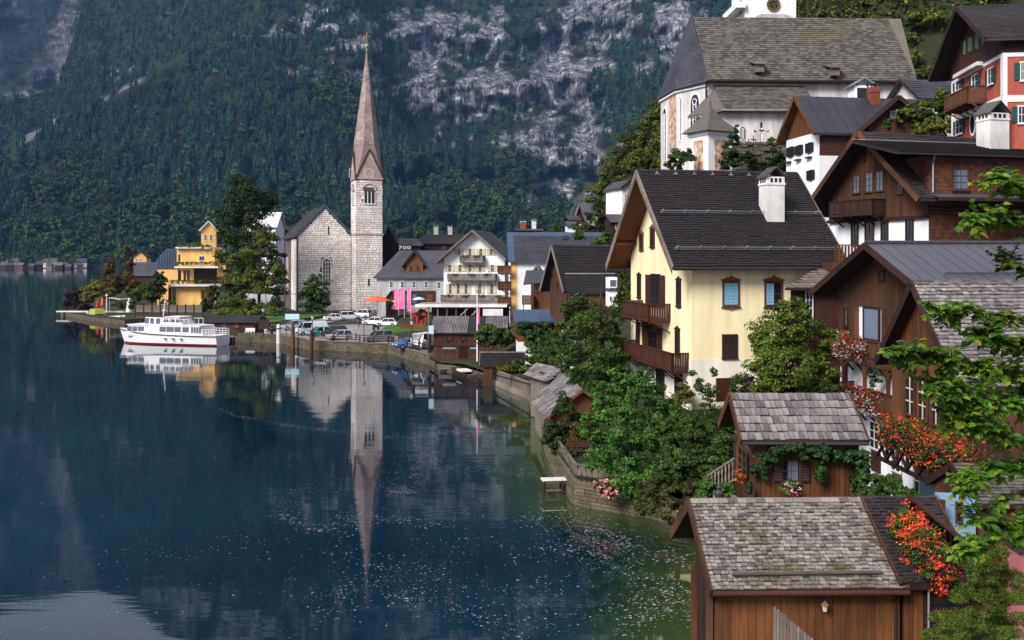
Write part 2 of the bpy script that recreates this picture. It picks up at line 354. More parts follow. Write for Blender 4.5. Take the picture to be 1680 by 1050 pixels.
# ================================================================ MOUNTAINS
def interp(tab, x):
    xs = [a for a, _ in tab]; ys = [b for _, b in tab]; return np.interp(x, xs, ys)
def fbm2(x, y, oct=5, seed=0, ridged=False):
    """value-noise fbm on arrays"""
    out = np.zeros_like(x, dtype=float); amp = .5; fx = 1.0
    for o in range(oct):
        r = np.random.default_rng(seed*31 + o); G = r.random((128, 128))
        X = x*fx; Y = y*fx; xi = np.floor(X).astype(int); yi = np.floor(Y).astype(int); u = X - xi; v = Y - yi
        u = u*u*(3-2*u); v = v*v*(3-2*v)
        a = G[xi % 128, yi % 128]; b = G[(xi+1) % 128, yi % 128]; c = G[xi % 128, (yi+1) % 128]; d = G[(xi+1) % 128, (yi+1) % 128]
        k = (a*(1-u)+b*u)*(1-v) + (c*(1-u)+d*u)*v
        if ridged: k = 1 - abs(2*k-1)
        out += amp*k; amp *= .5; fx *= 2.03
    return out
def sstep(a, b, x):
    t = np.clip((x-a)/(b-a), 0, 1); return t*t*(3-2*t)
TOP_A = [(-900,330),(-300,250),(0,166),(60,155),(95,140),(115,80),(135,10),(200,-90),(330,-215),(600,-330),(1200,-400),(2400,-320)]
SPUR = [(-900,400),(-200,322),(0,258),(114,192),(213,150),(300,95),(420,40),(600,-40)]
def depth_A(px, py):
    t = (440 - py) / 440
    D = 1420 + 900*t + 160*t*t
    D = D + 160*(fbm2(px/210, py/260, 4, 3, True) - .5) + 60*(fbm2(px/60, py/70, 4, 5) - .5)
    # the big spur that runs down to the left
    D = D - 300*np.exp(-((px - 330 - (440-py)*.35)/260)**2)*sstep(460, 200, py)*0.5
    c = interp(SPUR, px); D = D + 420*sstep(-2, 14, c - py)*sstep(480, 160, px)
    l2 = interp([(560,-40),(600,60),(640,180),(700,265),(800,325),(900,368),(960,398),(1000,430)], px); D = D + 330*sstep(-3, 16, l2 - py)*sstep(560, 640, px)*sstep(1100, 960, px)
    # cliff bands of the central wall: depth barely grows with height there
    cl = sstep(560, 700, px)*sstep(1200, 1050, px)
    bands = 45*np.sin(py/17 + 3*fbm2(px/90, py/90, 3, 9)*2)*cl
    D = D + bands
    D = D + 75*(fbm2(px/26, py/130, 4, 91, True)-.5)*sstep(430,380,py) + 34*(fbm2(px/9, py/12, 3, 92)-.5)
    gx = interp([(-300,1010),(0,940),(60,915),(110,903),(150,925),(200,955),(250,975),(300,992),(400,1010)][:9], py) 
    D = D + 70*np.exp(-((px-gx)/14)**2)
    return D
def gully_x(py): return interp([(-300,1010),(0,940),(60,915),(110,903),(150,925),(200,955),(250,975),(300,992),(400,1010)], py)
ROCKS = [(770,155,115,45,.75),(690,150,22,42,.8),(740,60,80,40,.5),(620,70,70,45,.42),(520,40,90,40,.30),(945,70,50,90,.45),(1120,60,50,120,.72),(930,120,60,60,.4),
         (700,35,60,30,.5),(860,235,110,22,.5),(950,260,70,50,.5),(870,320,90,22,.5),(480,120,60,14,.4),(740,200,60,22,.3),(190,115,45,14,.45),(960,330,60,30,.5),(1040,110,50,100,.3),
         (830,50,60,60,.3),(600,140,60,20,.2),(1000,20,60,60,.35),(880,150,60,50,.3),(400,60,60,14,.25)]
def rock_mask(px, py):
    m = np.zeros_like(px, dtype=float)
    for x, y, rx, ry, s in ROCKS: m += 1.12*s*np.exp(-(((px-x)/rx)**2 + ((py-y)/ry)**2))
    m += .55*np.exp(-((px-gully_x(py))/11)**2)*sstep(380, 300, py)
    m += .5*sstep(-20, -140, py)
    cr = interp(SPUR, px) - py; m += 1.1*np.exp(-((cr-6)/6)**2)*sstep(330, 60, px)*sstep(-60, 0, px)*(fbm2(px/26, py/26, 3, 71) > .42)
    n = fbm2(px/34, py/15, 5, 21); n2 = fbm2(px/8, py/16, 4, 22)
    v = m*.8 + (n-.48)*1.3 + (n2-.48)*.9
    v *= sstep(.05, .3, m + .12)
    return sstep(.38, .58, v)
def mount(name, mat, tabtop, depth, px0, px1, dx, ny, bot=446, mask=None):
    pxs = np.arange(px0, px1, dx); t = np.linspace(0, 1, ny)
    PXg, Tg = np.meshgrid(pxs, t, indexing='ij'); top = interp(tabtop, PXg) + 7*(fbm2(PXg/22, PXg*0, 4, 40)-.5)
    PYg = bot + (top - bot)*Tg
    D = depth(PXg, PYg)
    rk = mask(PXg, PYg) if mask is not None else np.zeros_like(D)
    D = D + rk*26*(fbm2(PXg/7, PYg/9, 3, 77)-.5)
    co = np.stack([(PXg-CX)*D/F, D, H-(PYg-CY)*D/F], -1).reshape(-1, 3)
    nx = len(pxs); i = np.arange(nx-1)[:, None]*ny + np.arange(ny-1)[None, :]; i = i.ravel()
    f = np.stack([i, i+ny, i+ny+1, i+1], 1)
    me = np_mesh(name, co, f, None, [mat]); me.polygons.foreach_set('use_smooth', [True]*len(f))
    a = me.attributes.new('rock', 'FLOAT', 'POINT'); a.data.foreach_set('value', rk.ravel().astype(np.float32))
    o = obj(name, me); o['kind'] = 'structure'; return o, (PXg, PYg, D, rk)
def mountain_mat(name, forest1, forest2, rocka, rockb, scree):
    m = bpy.data.materials.new(name); m.use_nodes = True; nt = m.node_tree; L = nt.links.new; b = nt.nodes['Principled BSDF']
    b.inputs['Roughness'].default_value = .95; b.inputs['Specular IOR Level'].default_value = .05
    tc = _n(nt, 'ShaderNodeTexCoord'); at = _n(nt, 'ShaderNodeAttribute'); at.attribute_name = 'rock'
    mp = _n(nt, 'ShaderNodeMapping'); mp.inputs['Scale'].default_value = (1, .5, .16); L(tc.outputs['Object'], mp.inputs[0])
    n1 = _n(nt, 'ShaderNodeTexNoise'); n1.inputs['Scale'].default_value = .17; n1.inputs['Detail'].default_value = 8; n1.inputs['Roughness'].default_value = .75; L(mp.outputs[0], n1.inputs['Vector'])
    mp2 = _n(nt, 'ShaderNodeMapping'); mp2.inputs['Scale'].default_value = (.5, .5, .75); L(tc.outputs['Object'], mp2.inputs[0])
    n3 = _n(nt, 'ShaderNodeTexNoise'); n3.inputs['Scale'].default_value = .06; n3.inputs['Detail'].default_value = 8; n3.inputs['Roughness'].default_value = .7; L(mp2.outputs[0], n3.inputs['Vector'])
    ad = _n(nt, 'ShaderNodeMath', operation='ADD'); L(n1.outputs['Fac'], ad.inputs[0]); L(n3.outputs['Fac'], ad.inputs[1])
    r1 = _n(nt, 'ShaderNodeValToRGB'); e = r1.color_ramp.elements; e[0].position = .43; e[0].color = rgb(rockb); e[1].position = .62; e[1].color = rgb(scree)
    x = e.new(.53); x.color = rgb(rocka)
    hf = _n(nt, 'ShaderNodeMath', operation='MULTIPLY'); hf.inputs[1].default_value = .5; L(ad.outputs[0], hf.inputs[0]); L(hf.outputs[0], r1.inputs[0])
    n2 = _n(nt, 'ShaderNodeTexNoise'); n2.inputs['Scale'].default_value = .02; n2.inputs['Detail'].default_value = 8; n2.inputs['Roughness'].default_value = .7; L(tc.outputs['Object'], n2.inputs['Vector'])
    r2 = _n(nt, 'ShaderNodeValToRGB'); e = r2.color_ramp.elements; e[0].position = .4; e[0].color = rgb(forest1); e[1].position = .64; e[1].color = rgb(forest2); L(n2.outputs['Fac'], r2.inputs[0])
    mx = _n(nt, 'ShaderNodeMix', data_type='RGBA'); L(at.outputs['Fac'], mx.inputs[0]); L(r2.outputs[0], mx.inputs[6]); L(r1.outputs[0], mx.inputs[7])
    L(mx.outputs[2], b.inputs['Base Color'])
    bp = _n(nt, 'ShaderNodeBump'); bp.inputs['Strength'].default_value = 1; bp.inputs['Distance'].default_value = 9; L(ad.outputs[0], bp.inputs['Height']); L(bp.outputs[0], b.inputs['Normal'])
    return m
MM = mountain_mat('mountain_ground', (.007,.014,.007), (.045,.052,.018), (.20,.197,.21), (.020,.020,.026), (.68,.68,.72))
MMB = mountain_mat('mountain_far_ground', (.012,.02,.014), (.035,.035,.022), (.10,.09,.10), (.03,.027,.033), (.34,.32,.34))
mA, gA = mount('mountain', MM, TOP_A, depth_A, -900, 2400, 6, 190, mask=rock_mask)
TOP_B = [(-1400,-60),(-300,-120),(0,-137),(60,-128),(150,-108),(200,-128),(240,-152),(330,-230),(500,-300),(700,-300)]
def depth_B(px, py):
    t = (440-py)/440; return 2900 + 900*t + 300*(fbm2(px/150, py/120, 5, 13, True)-.5) + 60*(fbm2(px/30, py/40, 4, 14)-.5)
def mask_B(px, py):
    ln = np.exp(-((px - interp([(-200,135),(0,118),(60,98),(110,80),(170,58)], py))/26)**2)
    return sstep(.36, .7, .5*ln + fbm2(px/40, py/50, 5, 15) - .12 + .25*sstep(100,170,py))
mB, gB = mount('far_mountain', MMB, TOP_B, depth_B, -1400, 700, 8, 110, bot=300, mask=mask_B)

# trees on the slopes: one scattered forest per kind of tree, instanced on points that lie on the slope
CONIF = foliage('needles', [(.001,.010,.008),(.003,.023,.015),(.007,.042,.024),(.016,.07,.034),(.045,.11,.035)], .0, .8, .7)
BROAD = foliage('far_leaves', [(.008,.026,.008),(.02,.05,.012),(.04,.08,.016),(.09,.12,.02)], .1, .8, .7)
def conifer_mesh(h=1.0, r=.19, lay=7, n=8, seed=1):
    rr = random.Random(seed); mb = MB(); mb.tube((0,0,-.05),(0,0,.3), .02, .015, 5)
    for k in range(lay):
        z0 = .07 + .86*k/lay; rad = r*(1-(k/lay)**1.15)*rr.uniform(.85,1.15) + .015; z1 = z0 + 1.7/lay*(.86)
        vs = [(0,0,min(z1,1.0))]
        for i in range(2*n):
            a = math.pi*i/n + rr.uniform(-.12,.12); q = rad*(1.0 if i % 2 == 0 else .5)*rr.uniform(.8,1.2)
            vs.append((q*math.cos(a), q*math.sin(a), z0 - (.03 if i % 2 == 0 else 0) + rr.uniform(-.01,.01)))
        mb.add(vs, [(0, 1+i, 1+(i+1) % (2*n)) for i in range(2*n)])
    me = bpy.data.meshes.new('conifer'); me.from_pydata(mb.v, [], mb.f); me.materials.append(CONIF); me.update(); return me
def broad_mesh(seed=1):
    rs = np.random.default_rng(seed); global RNG; keep = RNG; RNG = rs
    p, nn = cloud_points([(0,0,.58,.36,.36,.36),(.12,.1,.42,.25,.25,.22),(-.1,-.1,.72,.24,.24,.25)], 210, 9, .42); v, f = leaf_arrays(p, nn, .17, .8); RNG = keep
    return np_mesh('broadleaf', v, None, f, [BROAD])
def scatter(name, label, src, pts, hs):
    me = bpy.data.meshes.new(name); me.vertices.add(len(pts)); me.vertices.foreach_set('co', np.asarray(pts, np.float32).ravel())
    a = me.attributes.new('tree_scale', 'FLOAT_VECTOR', 'POINT'); wd = hs*RNG.uniform(.85,1.3,len(hs)); a.data.foreach_set('vector', np.stack([wd, wd, hs], 1).astype(np.float32).ravel())
    a = me.attributes.new('tree_turn', 'FLOAT', 'POINT'); a.data.foreach_set('value', RNG.uniform(0, 6.28, len(hs)).astype(np.float32))
    o = obj(name, me); o['kind'] = 'stuff'; o['label'] = label
    g = bpy.data.node_groups.new(name, 'GeometryNodeTree')
    g.interface.new_socket('Geometry', in_out='INPUT', socket_type='NodeSocketGeometry'); g.interface.new_socket('Geometry', in_out='OUTPUT', socket_type='NodeSocketGeometry')
    gi = g.nodes.new('NodeGroupInput'); go = g.nodes.new('NodeGroupOutput'); ip = g.nodes.new('GeometryNodeInstanceOnPoints')
    ob = g.nodes.new('GeometryNodeObjectInfo'); ob.inputs['Object'].default_value = src; ob.inputs['As Instance'].default_value = True
    s1 = g.nodes.new('GeometryNodeInputNamedAttribute'); s1.data_type = 'FLOAT_VECTOR'; s1.inputs['Name'].default_value = 'tree_scale'
    s2 = g.nodes.new('GeometryNodeInputNamedAttribute'); s2.data_type = 'FLOAT'; s2.inputs['Name'].default_value = 'tree_turn'
    cb = g.nodes.new('ShaderNodeCombineXYZ'); L = g.links.new
    L(s2.outputs[0], cb.inputs['Z']); L(gi.outputs[0], ip.inputs['Points']); L(ob.outputs['Geometry'], ip.inputs['Instance'])
    L(cb.outputs[0], ip.inputs['Rotation']); L(s1.outputs[0], ip.inputs['Scale']); L(ip.outputs[0], go.inputs[0])
    m = o.modifiers.new('scatter', 'NODES'); m.node_group = g; return o
def bilinear(G, px0, dx, tabtop, bot, px, py):
    PXg, PYg, D, rk = G; nx, ny = D.shape
    i = np.clip(((px - px0)/dx), 0, nx-2.001); i0 = i.astype(int); fu = i - i0
    # rows differ per column; use nearest column's rows
    r = np.zeros_like(px); q = np.zeros_like(px)
    for s, wgt in ((0, 1-fu), (1, fu)):
        c = i0 + s; y0 = PYg[c, 0]; y1 = PYg[c, -1]; t = np.clip((py - y0)/(y1 - y0), 0, .9999)*(ny-1); t0 = t.astype(int); ft = t - t0
        r += wgt*(D[c, t0]*(1-ft) + D[c, t0+1]*ft); q += wgt*(rk[c, t0]*(1-ft) + rk[c, t0+1]*ft)
    return r, q
def slope_points(n, G, px0, dx, tabtop, bot, xr, yr, dens):
    px = RNG.uniform(*xr, n); py = RNG.uniform(*yr, n); ok = py > interp(tabtop, px) + 4
    px = px[ok]; py = py[ok]; D, rk = bilinear(G, px0, dx, tabtop, bot, px, py)
    keep = (RNG.random(len(px)) < dens(px, py)*(1 - np.clip(rk*1.6, 0, 1)))
    px, py, D = px[keep], py[keep], D[keep]
    return np.stack([(px-CX)*D/F, D, H-(py-CY)*D/F], 1), px, py, D
src_c = []
for k in range(3):
    me = conifer_mesh(seed=k+3, r=(.17,.21,.25)[k], lay=(8,7,6)[k]); src_c.append(me)
src_b = [broad_mesh(k) for k in range(2)]
SOURCES = []
def source_tree(me, name, label, px, py, D, h):
    T = obj(name, me); q = P(px, py, D); T.location = q; T.scale = (h, h, h); tag(T, label, 'tree'); SOURCES.append(T); return T
dA = lambda px, py: (.35 + .65*sstep(.36, .56, fbm2(px/45, py/40, 4, 33)))*(1-.45*np.exp(-((px-880)/190)**2-((py-150)/150)**2))
allpts, apx, apy, aD = slope_points(46000, gA, -900, 6, TOP_A, 446, (-350, 1250), (-330, 436), dA)
kind = fbm2(apx/70, apy/55, 4, 51) + .25*sstep(200, 420, apy)
isb = (kind > .60) & (apy > 120)
hs = 9 + 22*RNG.random(len(apx))**1.3; 
s0 = source_tree(src_c[0], 'spruce_tree', 'lone slim spruce low on the lakeside slope of the big mountain', 60, 425, 1400, 24)
s1 = source_tree(src_c[1], 'spruce_tree', 'full spruce standing on the forest slope just left of the stone church spire', 556, 330, 1560, 26)
s2 = source_tree(src_c[2], 'spruce_tree', 'broad spruce on the lower mountain slope right of the stone church tower', 700, 335, 1560, 24)
b0 = source_tree(src_b[0], 'beech_tree', 'round leafy tree at the foot of the mountain left of the yellow hotel', 215, 412, 1440, 22)
b1 = source_tree(src_b[1], 'beech_tree', 'round leafy tree low on the slope above the flat-roofed yellow hotel', 300, 385, 1500, 22)
pick = RNG.integers(0, 3, len(apx))
for k, s in enumerate((s0, s1, s2)):
    q = (~isb) & (pick == k); scatter('conifer_forest', 'dark conifer forest over the mountain slopes', s, allpts[q], hs[q])
for k, s in enumerate((b0, b1)):
    q = isb & (pick % 2 == k); scatter('broadleaf_forest', 'leafy forest low on the mountain slopes', s, allpts[q], hs[q]*.85)
bp_, bpx, bpy_, bD = slope_points(6000, gB, -1400, 8, TOP_B, 300, (-300, 420), (-150, 200), lambda x, y: .55 + 0*x)
scatter('far_forest', 'thin forest on the far mountain', s0, bp_, RNG.uniform(18, 30, len(bp_)))
# ================================================================ LAKE, LAND
SHORE_PX = [(95,516),(150,527),(205,533),(240,531),(330,548),(390,561),(459,563),(513,574),(547,575),(637,580),(672,590),(704,598),(723,609),(760,613),(790,622),(807,630),(868,656),(885,700),(903,769),(942,828),(1130,862)]
SHORE = [PZ(x, y, 0.0) for x, y in SHORE_PX] + [Vector((9.3, 44, 0)), Vector((6.1, 33, 0)), Vector((6.0, 27, 0)), Vector((8.0, 22, 0)), Vector((8.0, 4, 0))]
LAND = [Vector((v.x, v.y)) for v in SHORE] + [Vector((60, 4)), Vector((260, 60)), Vector((520, 480)), Vector((500, 1200)), Vector((-130, 1250)), Vector((-420, 1150)), Vector((-300, 800)), Vector((-158, 400)), Vector((-128, 300)), Vector((-112, 260))]
CTRL = [  # x, y, ground height
 (-106,240,.9),(-90,225,.9),(-80,210,1.0),(-110,300,1.2),(-60,200,1.0),(-50,180,1.0),(-40,160,1.0),(-30,150,1.0),(-20,140,1.1),(-14,132,1.1),(-8,122,.9),(-20,170,1.1),(-30,200,1.2),(-45,230,1.4),(-10,190,1.2),(-60,260,1.5),
 (0,150,1.4),(-3,108,1.0),(2,100,1.2),(3,90,1.4),(3.2,78,1.4),(3.2,65,1.5),(4,54,1.5),(9,50,1.6),(10,44,1.8),(7,34,.6),(9,27,.8),(14,22,1.0),(12,8,1.5),
 (7,60,1.9),(12,60,3.4),(12,66,3.6),(10,76,3.6),(14,70,4.0),(13,52,2.2),(15,46,1.4),(12,40,2.4),(18,38,.6),(18,44,.4),(17,50,.6),(18.5,48,.4),(21,50,.6),(20,60,3.2),(17,56,2),(26,58,7),(8,92,4.5),(14,95,8),(8,115,5),(4,125,3),(14,130,8),(24,140,12),
 (22,74,9),(30,72,12),(40,70,15),(28,90,15),(36,92,20),(44,84,22),(60,80,26),(30,110,20),(32,118,23),(28,126,24),(50,125,26),(70,130,32),(24,120,21),(20,112,15),(17,104,11),
 (25,150,16),(40,180,22),(10,180,3),(0,220,1.6),(12,205,8),(15.5,203,17),(19,203,30),(24,203,37),(30,203,48),(20.5,184,15),(24,182,20),(17,190,15),(27,188,32),(30,175,34),(60,210,70),(10,240,2),(20,240,9),(34,240,44),(-40,300,1.6),(0,320,2),(18,320,4),(36,320,38),(60,320,80),(20,400,3),(60,400,70),(-60,500,4),(30,600,5),(90,600,90),(-200,900,5),(0,900,5),(50,900,8),(200,900,150),(100,200,90),(160,200,130),(240,250,200),(120,120,75),(200,120,120),(250,70,100),(60,30,20),(400,500,250),(450,1100,300),(60,1200,10),(-100,1200,5),(44,190,60),(60,180,80),(90,170,110),(8,150,6),(6,165,4),(15,172,9)]
CA = np.array(CTRL, float)
def ground_z(x, y):
    d = (CA[:,0]-x)**2 + (CA[:,1]-y)**2; s = .35*np.sqrt(d.min()) + .5
    wgt = 1.0/(d + s)**2.6; z = float((wgt*CA[:,2]).sum()/wgt.sum())
    if y > 140:
        px = CX + x*F/y; ln = np.interp(px, [930,965,1085,1160,1260,1700], [418,340,190,110,-20,-160]); yy = min(y, 205); z = min(z, max(1.2 if x < 5 else 3, H + (CY-ln)*yy/F - max(0, y-205)*.6))
    return z
from mathutils.geometry import delaunay_2d_cdt
def inside(p, poly):
    c = False; n = len(poly); j = n-1
    for i in range(n):
        a, b = poly[i], poly[j]
        if (a.y > p[1]) != (b.y > p[1]) and p[0] < (b.x-a.x)*(p[1]-a.y)/(b.y-a.y) + a.x: c = not c
        j = i
    return c
pts = list(LAND); ne = len(pts); edges = [(i, (i+1) % ne) for i in range(ne)]
for (x0, x1, y0, y1, st) in ((-4, 60, 8, 130, 2.2), (-110, 60, 130, 300, 6), (60, 250, 60, 300, 14), (-300, 480, 300, 1180, 50)):
    yy = y0
    while yy < y1:
        xx = x0
        while xx < x1:
            q = (xx + random.uniform(-.2,.2)*st, yy + random.uniform(-.2,.2)*st)
            if inside(q, LAND): pts.append(Vector(q))
            xx += st
        yy += st
res = delaunay_2d_cdt(pts, edges, [], 1, .001)
gv = [(p.x, p.y, ground_z(p.x, p.y)) for p in res[0]]
gf = [f for f in res[2] if inside(tuple(sum((Vector(res[0][i]) for i in f), Vector((0,0)))/len(f)), LAND)]
me = bpy.data.meshes.new('ground'); me.from_pydata(gv, [], [tuple(f) for f in gf]); me.materials.append(MAT['earth']); me.update()
g = obj('ground', me); g['kind'] = 'structure'

# lake: one sheet; the shallows by the garden wall are greener
def shore_dist(x, y):
    best = 1e9
    for i in range(len(SHORE)-1):
        a, b = SHORE[i], SHORE[i+1]; ab = (b.x-a.x, b.y-a.y); t = max(0, min(1, ((x-a.x)*ab[0] + (y-a.y)*ab[1])/(ab[0]**2+ab[1]**2)))
        best = min(best, math.hypot(x-a.x-ab[0]*t, y-a.y-ab[1]*t))
    return best
xs = sorted(set([-4000,-2500,-1500,-900,-500,-300] + [-200+10*i for i in range(18)] + [-20+1.5*i for i in range(27)] + [40,200,800]))
ys = sorted(set([-60,0,8,14] + [18+1.8*i for i in range(60)] + [130+12*i for i in range(16)] + [350,500,800,1200,1600,2600,4500]))
vs = []; sh = []
for x in xs:
    for y in ys:
        vs.append((x, y, 0))
        k = 0.0
        if -20 < x < 30 and y < 110: k = max(0, 1 - shore_dist(x, y)/5.0)*(1 if y < 75 else max(0, 1-(y-75)/40))
        sh.append(k)
n = len(ys); fs = [(i*n+j, (i+1)*n+j, (i+1)*n+j+1, i*n+j+1) for i in range(len(xs)-1) for j in range(n-1)]
wm = bpy.data.materials.new('lake_water'); wm.use_nodes = True; nt = wm.node_tree; L = nt.links.new; b = nt.nodes['Principled BSDF']
b.inputs['Roughness'].default_value = .035; b.inputs['IOR'].default_value = 1.55; b.inputs['Specular IOR Level'].default_value = .6
at = _n(nt, 'ShaderNodeAttribute'); at.attribute_name = 'shallow'
tc = _n(nt, 'ShaderNodeTexCoord')
nb = _n(nt, 'ShaderNodeTexNoise'); nb.inputs['Scale'].default_value = .05; nb.inputs['Detail'].default_value = 5; L(tc.outputs['Object'], nb.inputs['Vector'])
rb = _n(nt, 'ShaderNodeValToRGB'); e = rb.color_ramp.elements; e[0].position = .35; e[0].color = (.0004,.0055,.015,1); e[1].position = .65; e[1].color = (.0003,.019,.034,1); L(nb.outputs['Fac'], rb.inputs[0])
mxw = _n(nt, 'ShaderNodeMix', data_type='RGBA'); L(at.outputs['Fac'], mxw.inputs[0]); L(rb.outputs[0], mxw.inputs[6]); mxw.inputs[7].default_value = (.035,.055,.012,1); L(mxw.outputs[2], b.inputs['Base Color'])
mp = _n(nt, 'ShaderNodeMapping'); mp.inputs['Scale'].default_value = (.28, 1, 1); L(tc.outputs['Object'], mp.inputs[0])
h = None
for sc, amp in ((.10, .020), (.5, .0075), (2.2, .0018)):
    nn = _n(nt, 'ShaderNodeTexNoise'); nn.inputs['Scale'].default_value = sc; nn.inputs['Detail'].default_value = 3; L(mp.outputs[0], nn.inputs['Vector'])
    mu = _n(nt, 'ShaderNodeMath', operation='MULTIPLY'); mu.inputs[1].default_value = amp; L(nn.outputs['Fac'], mu.inputs[0])
    if h is None: h = mu
    else:
        ad = _n(nt, 'ShaderNodeMath', operation='ADD'); L(h.outputs[0], ad.inputs[0]); L(mu.outputs[0], ad.inputs[1]); h = ad
bp = _n(nt, 'ShaderNodeBump'); bp.inputs['Strength'].default_value = 1; bp.inputs['Distance'].default_value = 1; L(h.outputs[0], bp.inputs['Height']); L(bp.outputs[0], b.inputs['Normal'])
me = bpy.data.meshes.new('lake_water'); me.from_pydata(vs, [], fs); me.materials.append(wm); a = me.attributes.new('shallow', 'FLOAT', 'POINT'); a.data.foreach_set('value', sh)
me.update(); lake = obj('lake_water', me); lake['kind'] = 'structure'

# floating blossom dust and foam flecks, drawn into curling streaks by the water
STREAKS = [([(360,672),(420,690),(520,705),(600,717),(690,718),(740,708),(785,712),(830,705),(880,708)], 5, 1900, .9),
 ([(770,700),(720,730),(690,760),(650,790),(600,840),(560,870)], 26, 1500, 1.0), ([(880,785),(820,775),(740,770),(680,800),(640,815)], 14, 900, .8),
 ([(560,985),(640,960),(700,990),(780,1010),(850,1050)], 26, 900, 1.0), ([(540,900),(600,920),(680,945),(760,965),(860,985),(900,1040)], 30, 900, 1.0),
 ([(905,870),(960,900),(1010,930),(1080,960),(1130,1000)], 34, 1700, 1.3), ([(930,835),(980,880),(1040,900),(1130,925)], 24, 1500, 1.3), ([(1000,1045),(1050,1010),(1100,990),(1140,1030)], 36, 900, 1.3),
 ([(500,800),(465,840),(480,860),(540,870),(620,850),(700,860),(800,850),(890,850)], 12, 900, .9), ([(20,1045),(80,1025),(250,990),(320,960)], 40, 70, .8), ([(150,930),(220,900),(300,915),(400,880),(480,905)], 22, 200, .8),
 ([(350,880),(420,900),(520,985),(560,1010)], 40, 260, .9), ([(700,860),(760,900),(720,940),(640,930),(600,960),(540,1010)], 40, 900, 1.0), ([(830,820),(850,900),(900,960),(960,1010)], 40, 600, 1.1),
 ([(100,512),(60,520),(55,526),(90,533),(98,540)], 2, 260, .9), ([(380,560),(470,590),(560,610),(650,640)], 12, 120, .5), ([(0,800),(60,780),(120,810),(160,840)], 40, 70, .9),
 ([(740,660),(790,690),(850,640),(880,665)], 3, 420, .7), ([(790,650),(760,680),(720,700)], 4, 200, .8), ([(860,640),(885,660),(870,690),(830,700)], 8, 300, .8)]
pp = []; ss = []
for pl, wd, cnt, sz in STREAKS:
    t = RNG.random(cnt)*(len(pl)-1); i = t.astype(int); f_ = t - i; A = np.array(pl, float)
    q = A[i]*(1-f_[:,None]) + A[np.minimum(i+1, len(pl)-1)]*f_[:,None]
    wob = (fbm2(t*4.2, np.full(cnt, wd*1.0), 3, 61)-.5)*wd*1.6
    q[:,0] += RNG.normal(0, wd*.9, cnt); q[:,1] += wob + RNG.normal(0, wd*.30, cnt)
    q = q[:int(cnt*(.7 if wd < 24 else .42))]; pp.append(q); ss.append(np.full(len(q), sz))
bgp = np.stack([RNG.uniform(60, 1140, 2200), RNG.uniform(640, 1056, 2200)], 1); kk = fbm2(bgp[:,0]/60, bgp[:,1]/16, 4, 66) > .50; bgp = bgp[kk]
pp.append(bgp); ss.append(np.full(len(bgp), .8))
pp = np.concatenate(pp); ss = np.concatenate(ss); ok = pp[:,1] > 505; pp = pp[ok]; ss = ss[ok]
D = H*F/(pp[:,1]-CY); X = (pp[:,0]-CX)*D/F
co = []; fa = []; c_ = 0
for x, y, s, d in zip(X, D, ss, pp[:,1]):
    if inside((x, y), LAND): continue
    r = (.008 + .019*random.random()**3)*s*(1 + .42*(y/60)); el = random.uniform(1, 2.2); a0 = random.uniform(0, 1); k = 5
    co += [(x + r*el*math.cos(a0+2*math.pi*j/k)*random.uniform(.6,1.2), y + r*1.6*math.sin(a0+2*math.pi*j/k)*random.uniform(.6,1.2), .006) for j in range(k)]
    fa.append(tuple(range(c_, c_+k))); c_ += k
me = bpy.data.meshes.new('floating_flecks'); me.from_pydata(co, [], fa); me.materials.append(M('fleck', (.40,.39,.37), (.10,.095,.09), .9, 20, var=.8, bump=0)); me.update()
fl = obj('floating_flecks', me); fl['kind'] = 'stuff'; fl['label'] = 'pale foam and blossom flecks drifting in curling streaks on the lake'
# ================================================================ BUILDING HELPERS
def ray(T, px, py, O, N):
    A = T.Mi @ Vector((0, 0, H)); Q = T.Mi @ P(px, py, 100.0); r = Q - A
    return A + r * ((Vector(O) - A).dot(N) / r.dot(N))
UNIT = {}
def unit(name, mat):
    k = (name, mat.name)
    if k not in UNIT:
        me = bpy.data.meshes.new(name)
        me.from_pydata([(-.5,-.5,-.5),(.5,-.5,-.5),(.5,.5,-.5),(-.5,.5,-.5),(-.5,-.5,.5),(.5,-.5,.5),(.5,.5,.5),(-.5,.5,.5)], [], [(3,2,1,0),(4,5,6,7),(0,1,5,4),(1,2,6,5),(2,3,7,6),(3,0,4,7)])
        me.materials.append(mat); me.update(); UNIT[k] = me
    return UNIT[k]
def pieces(T, parent, name, items, mat, rest, minpx=9.0, cap=300):
    """each piece (local matrix, sx, sy, sz) that shows at least minpx across becomes an object of its own, the others one stuff part"""
    par = parent.o if isinstance(parent, Thing) else parent
    big = []; small = []
    for it in items:
        M_, sx, sy, sz = it; q = T.M @ M_.translation; d = sorted((sx, sy, sz)); s = math.sqrt(d[1]*d[2])*F/max(q.y, 1)
        x, y = to_px(q)
        if s >= minpx and -20 < x < 1700 and -20 < y < 1070: big.append((s, it))
        else: small.append(it)
    big.sort(key=lambda a: -a[0]); small += [b[1] for b in big[cap:]]; big = big[:cap]
    me = unit(name, mat)
    for s, (M_, sx, sy, sz) in big:
        o = bpy.data.objects.new(name, me); COL.objects.link(o); o.parent = par
        o.matrix_local = M_ @ Matrix.Diagonal((sx, sy, sz, 1))
    if small:
        mb = MB()
        for M_, sx, sy, sz in small: mb.mbox(M_, sx, sy, sz)
        o = mb.build(rest, mat, par); o['kind'] = 'stuff'
def fr(p, u, v, n):
    m = Matrix(((u.x, v.x, n.x, p.x), (u.y, v.y, n.y, p.y), (u.z, v.z, n.z, p.z), (0,0,0,1))); return m

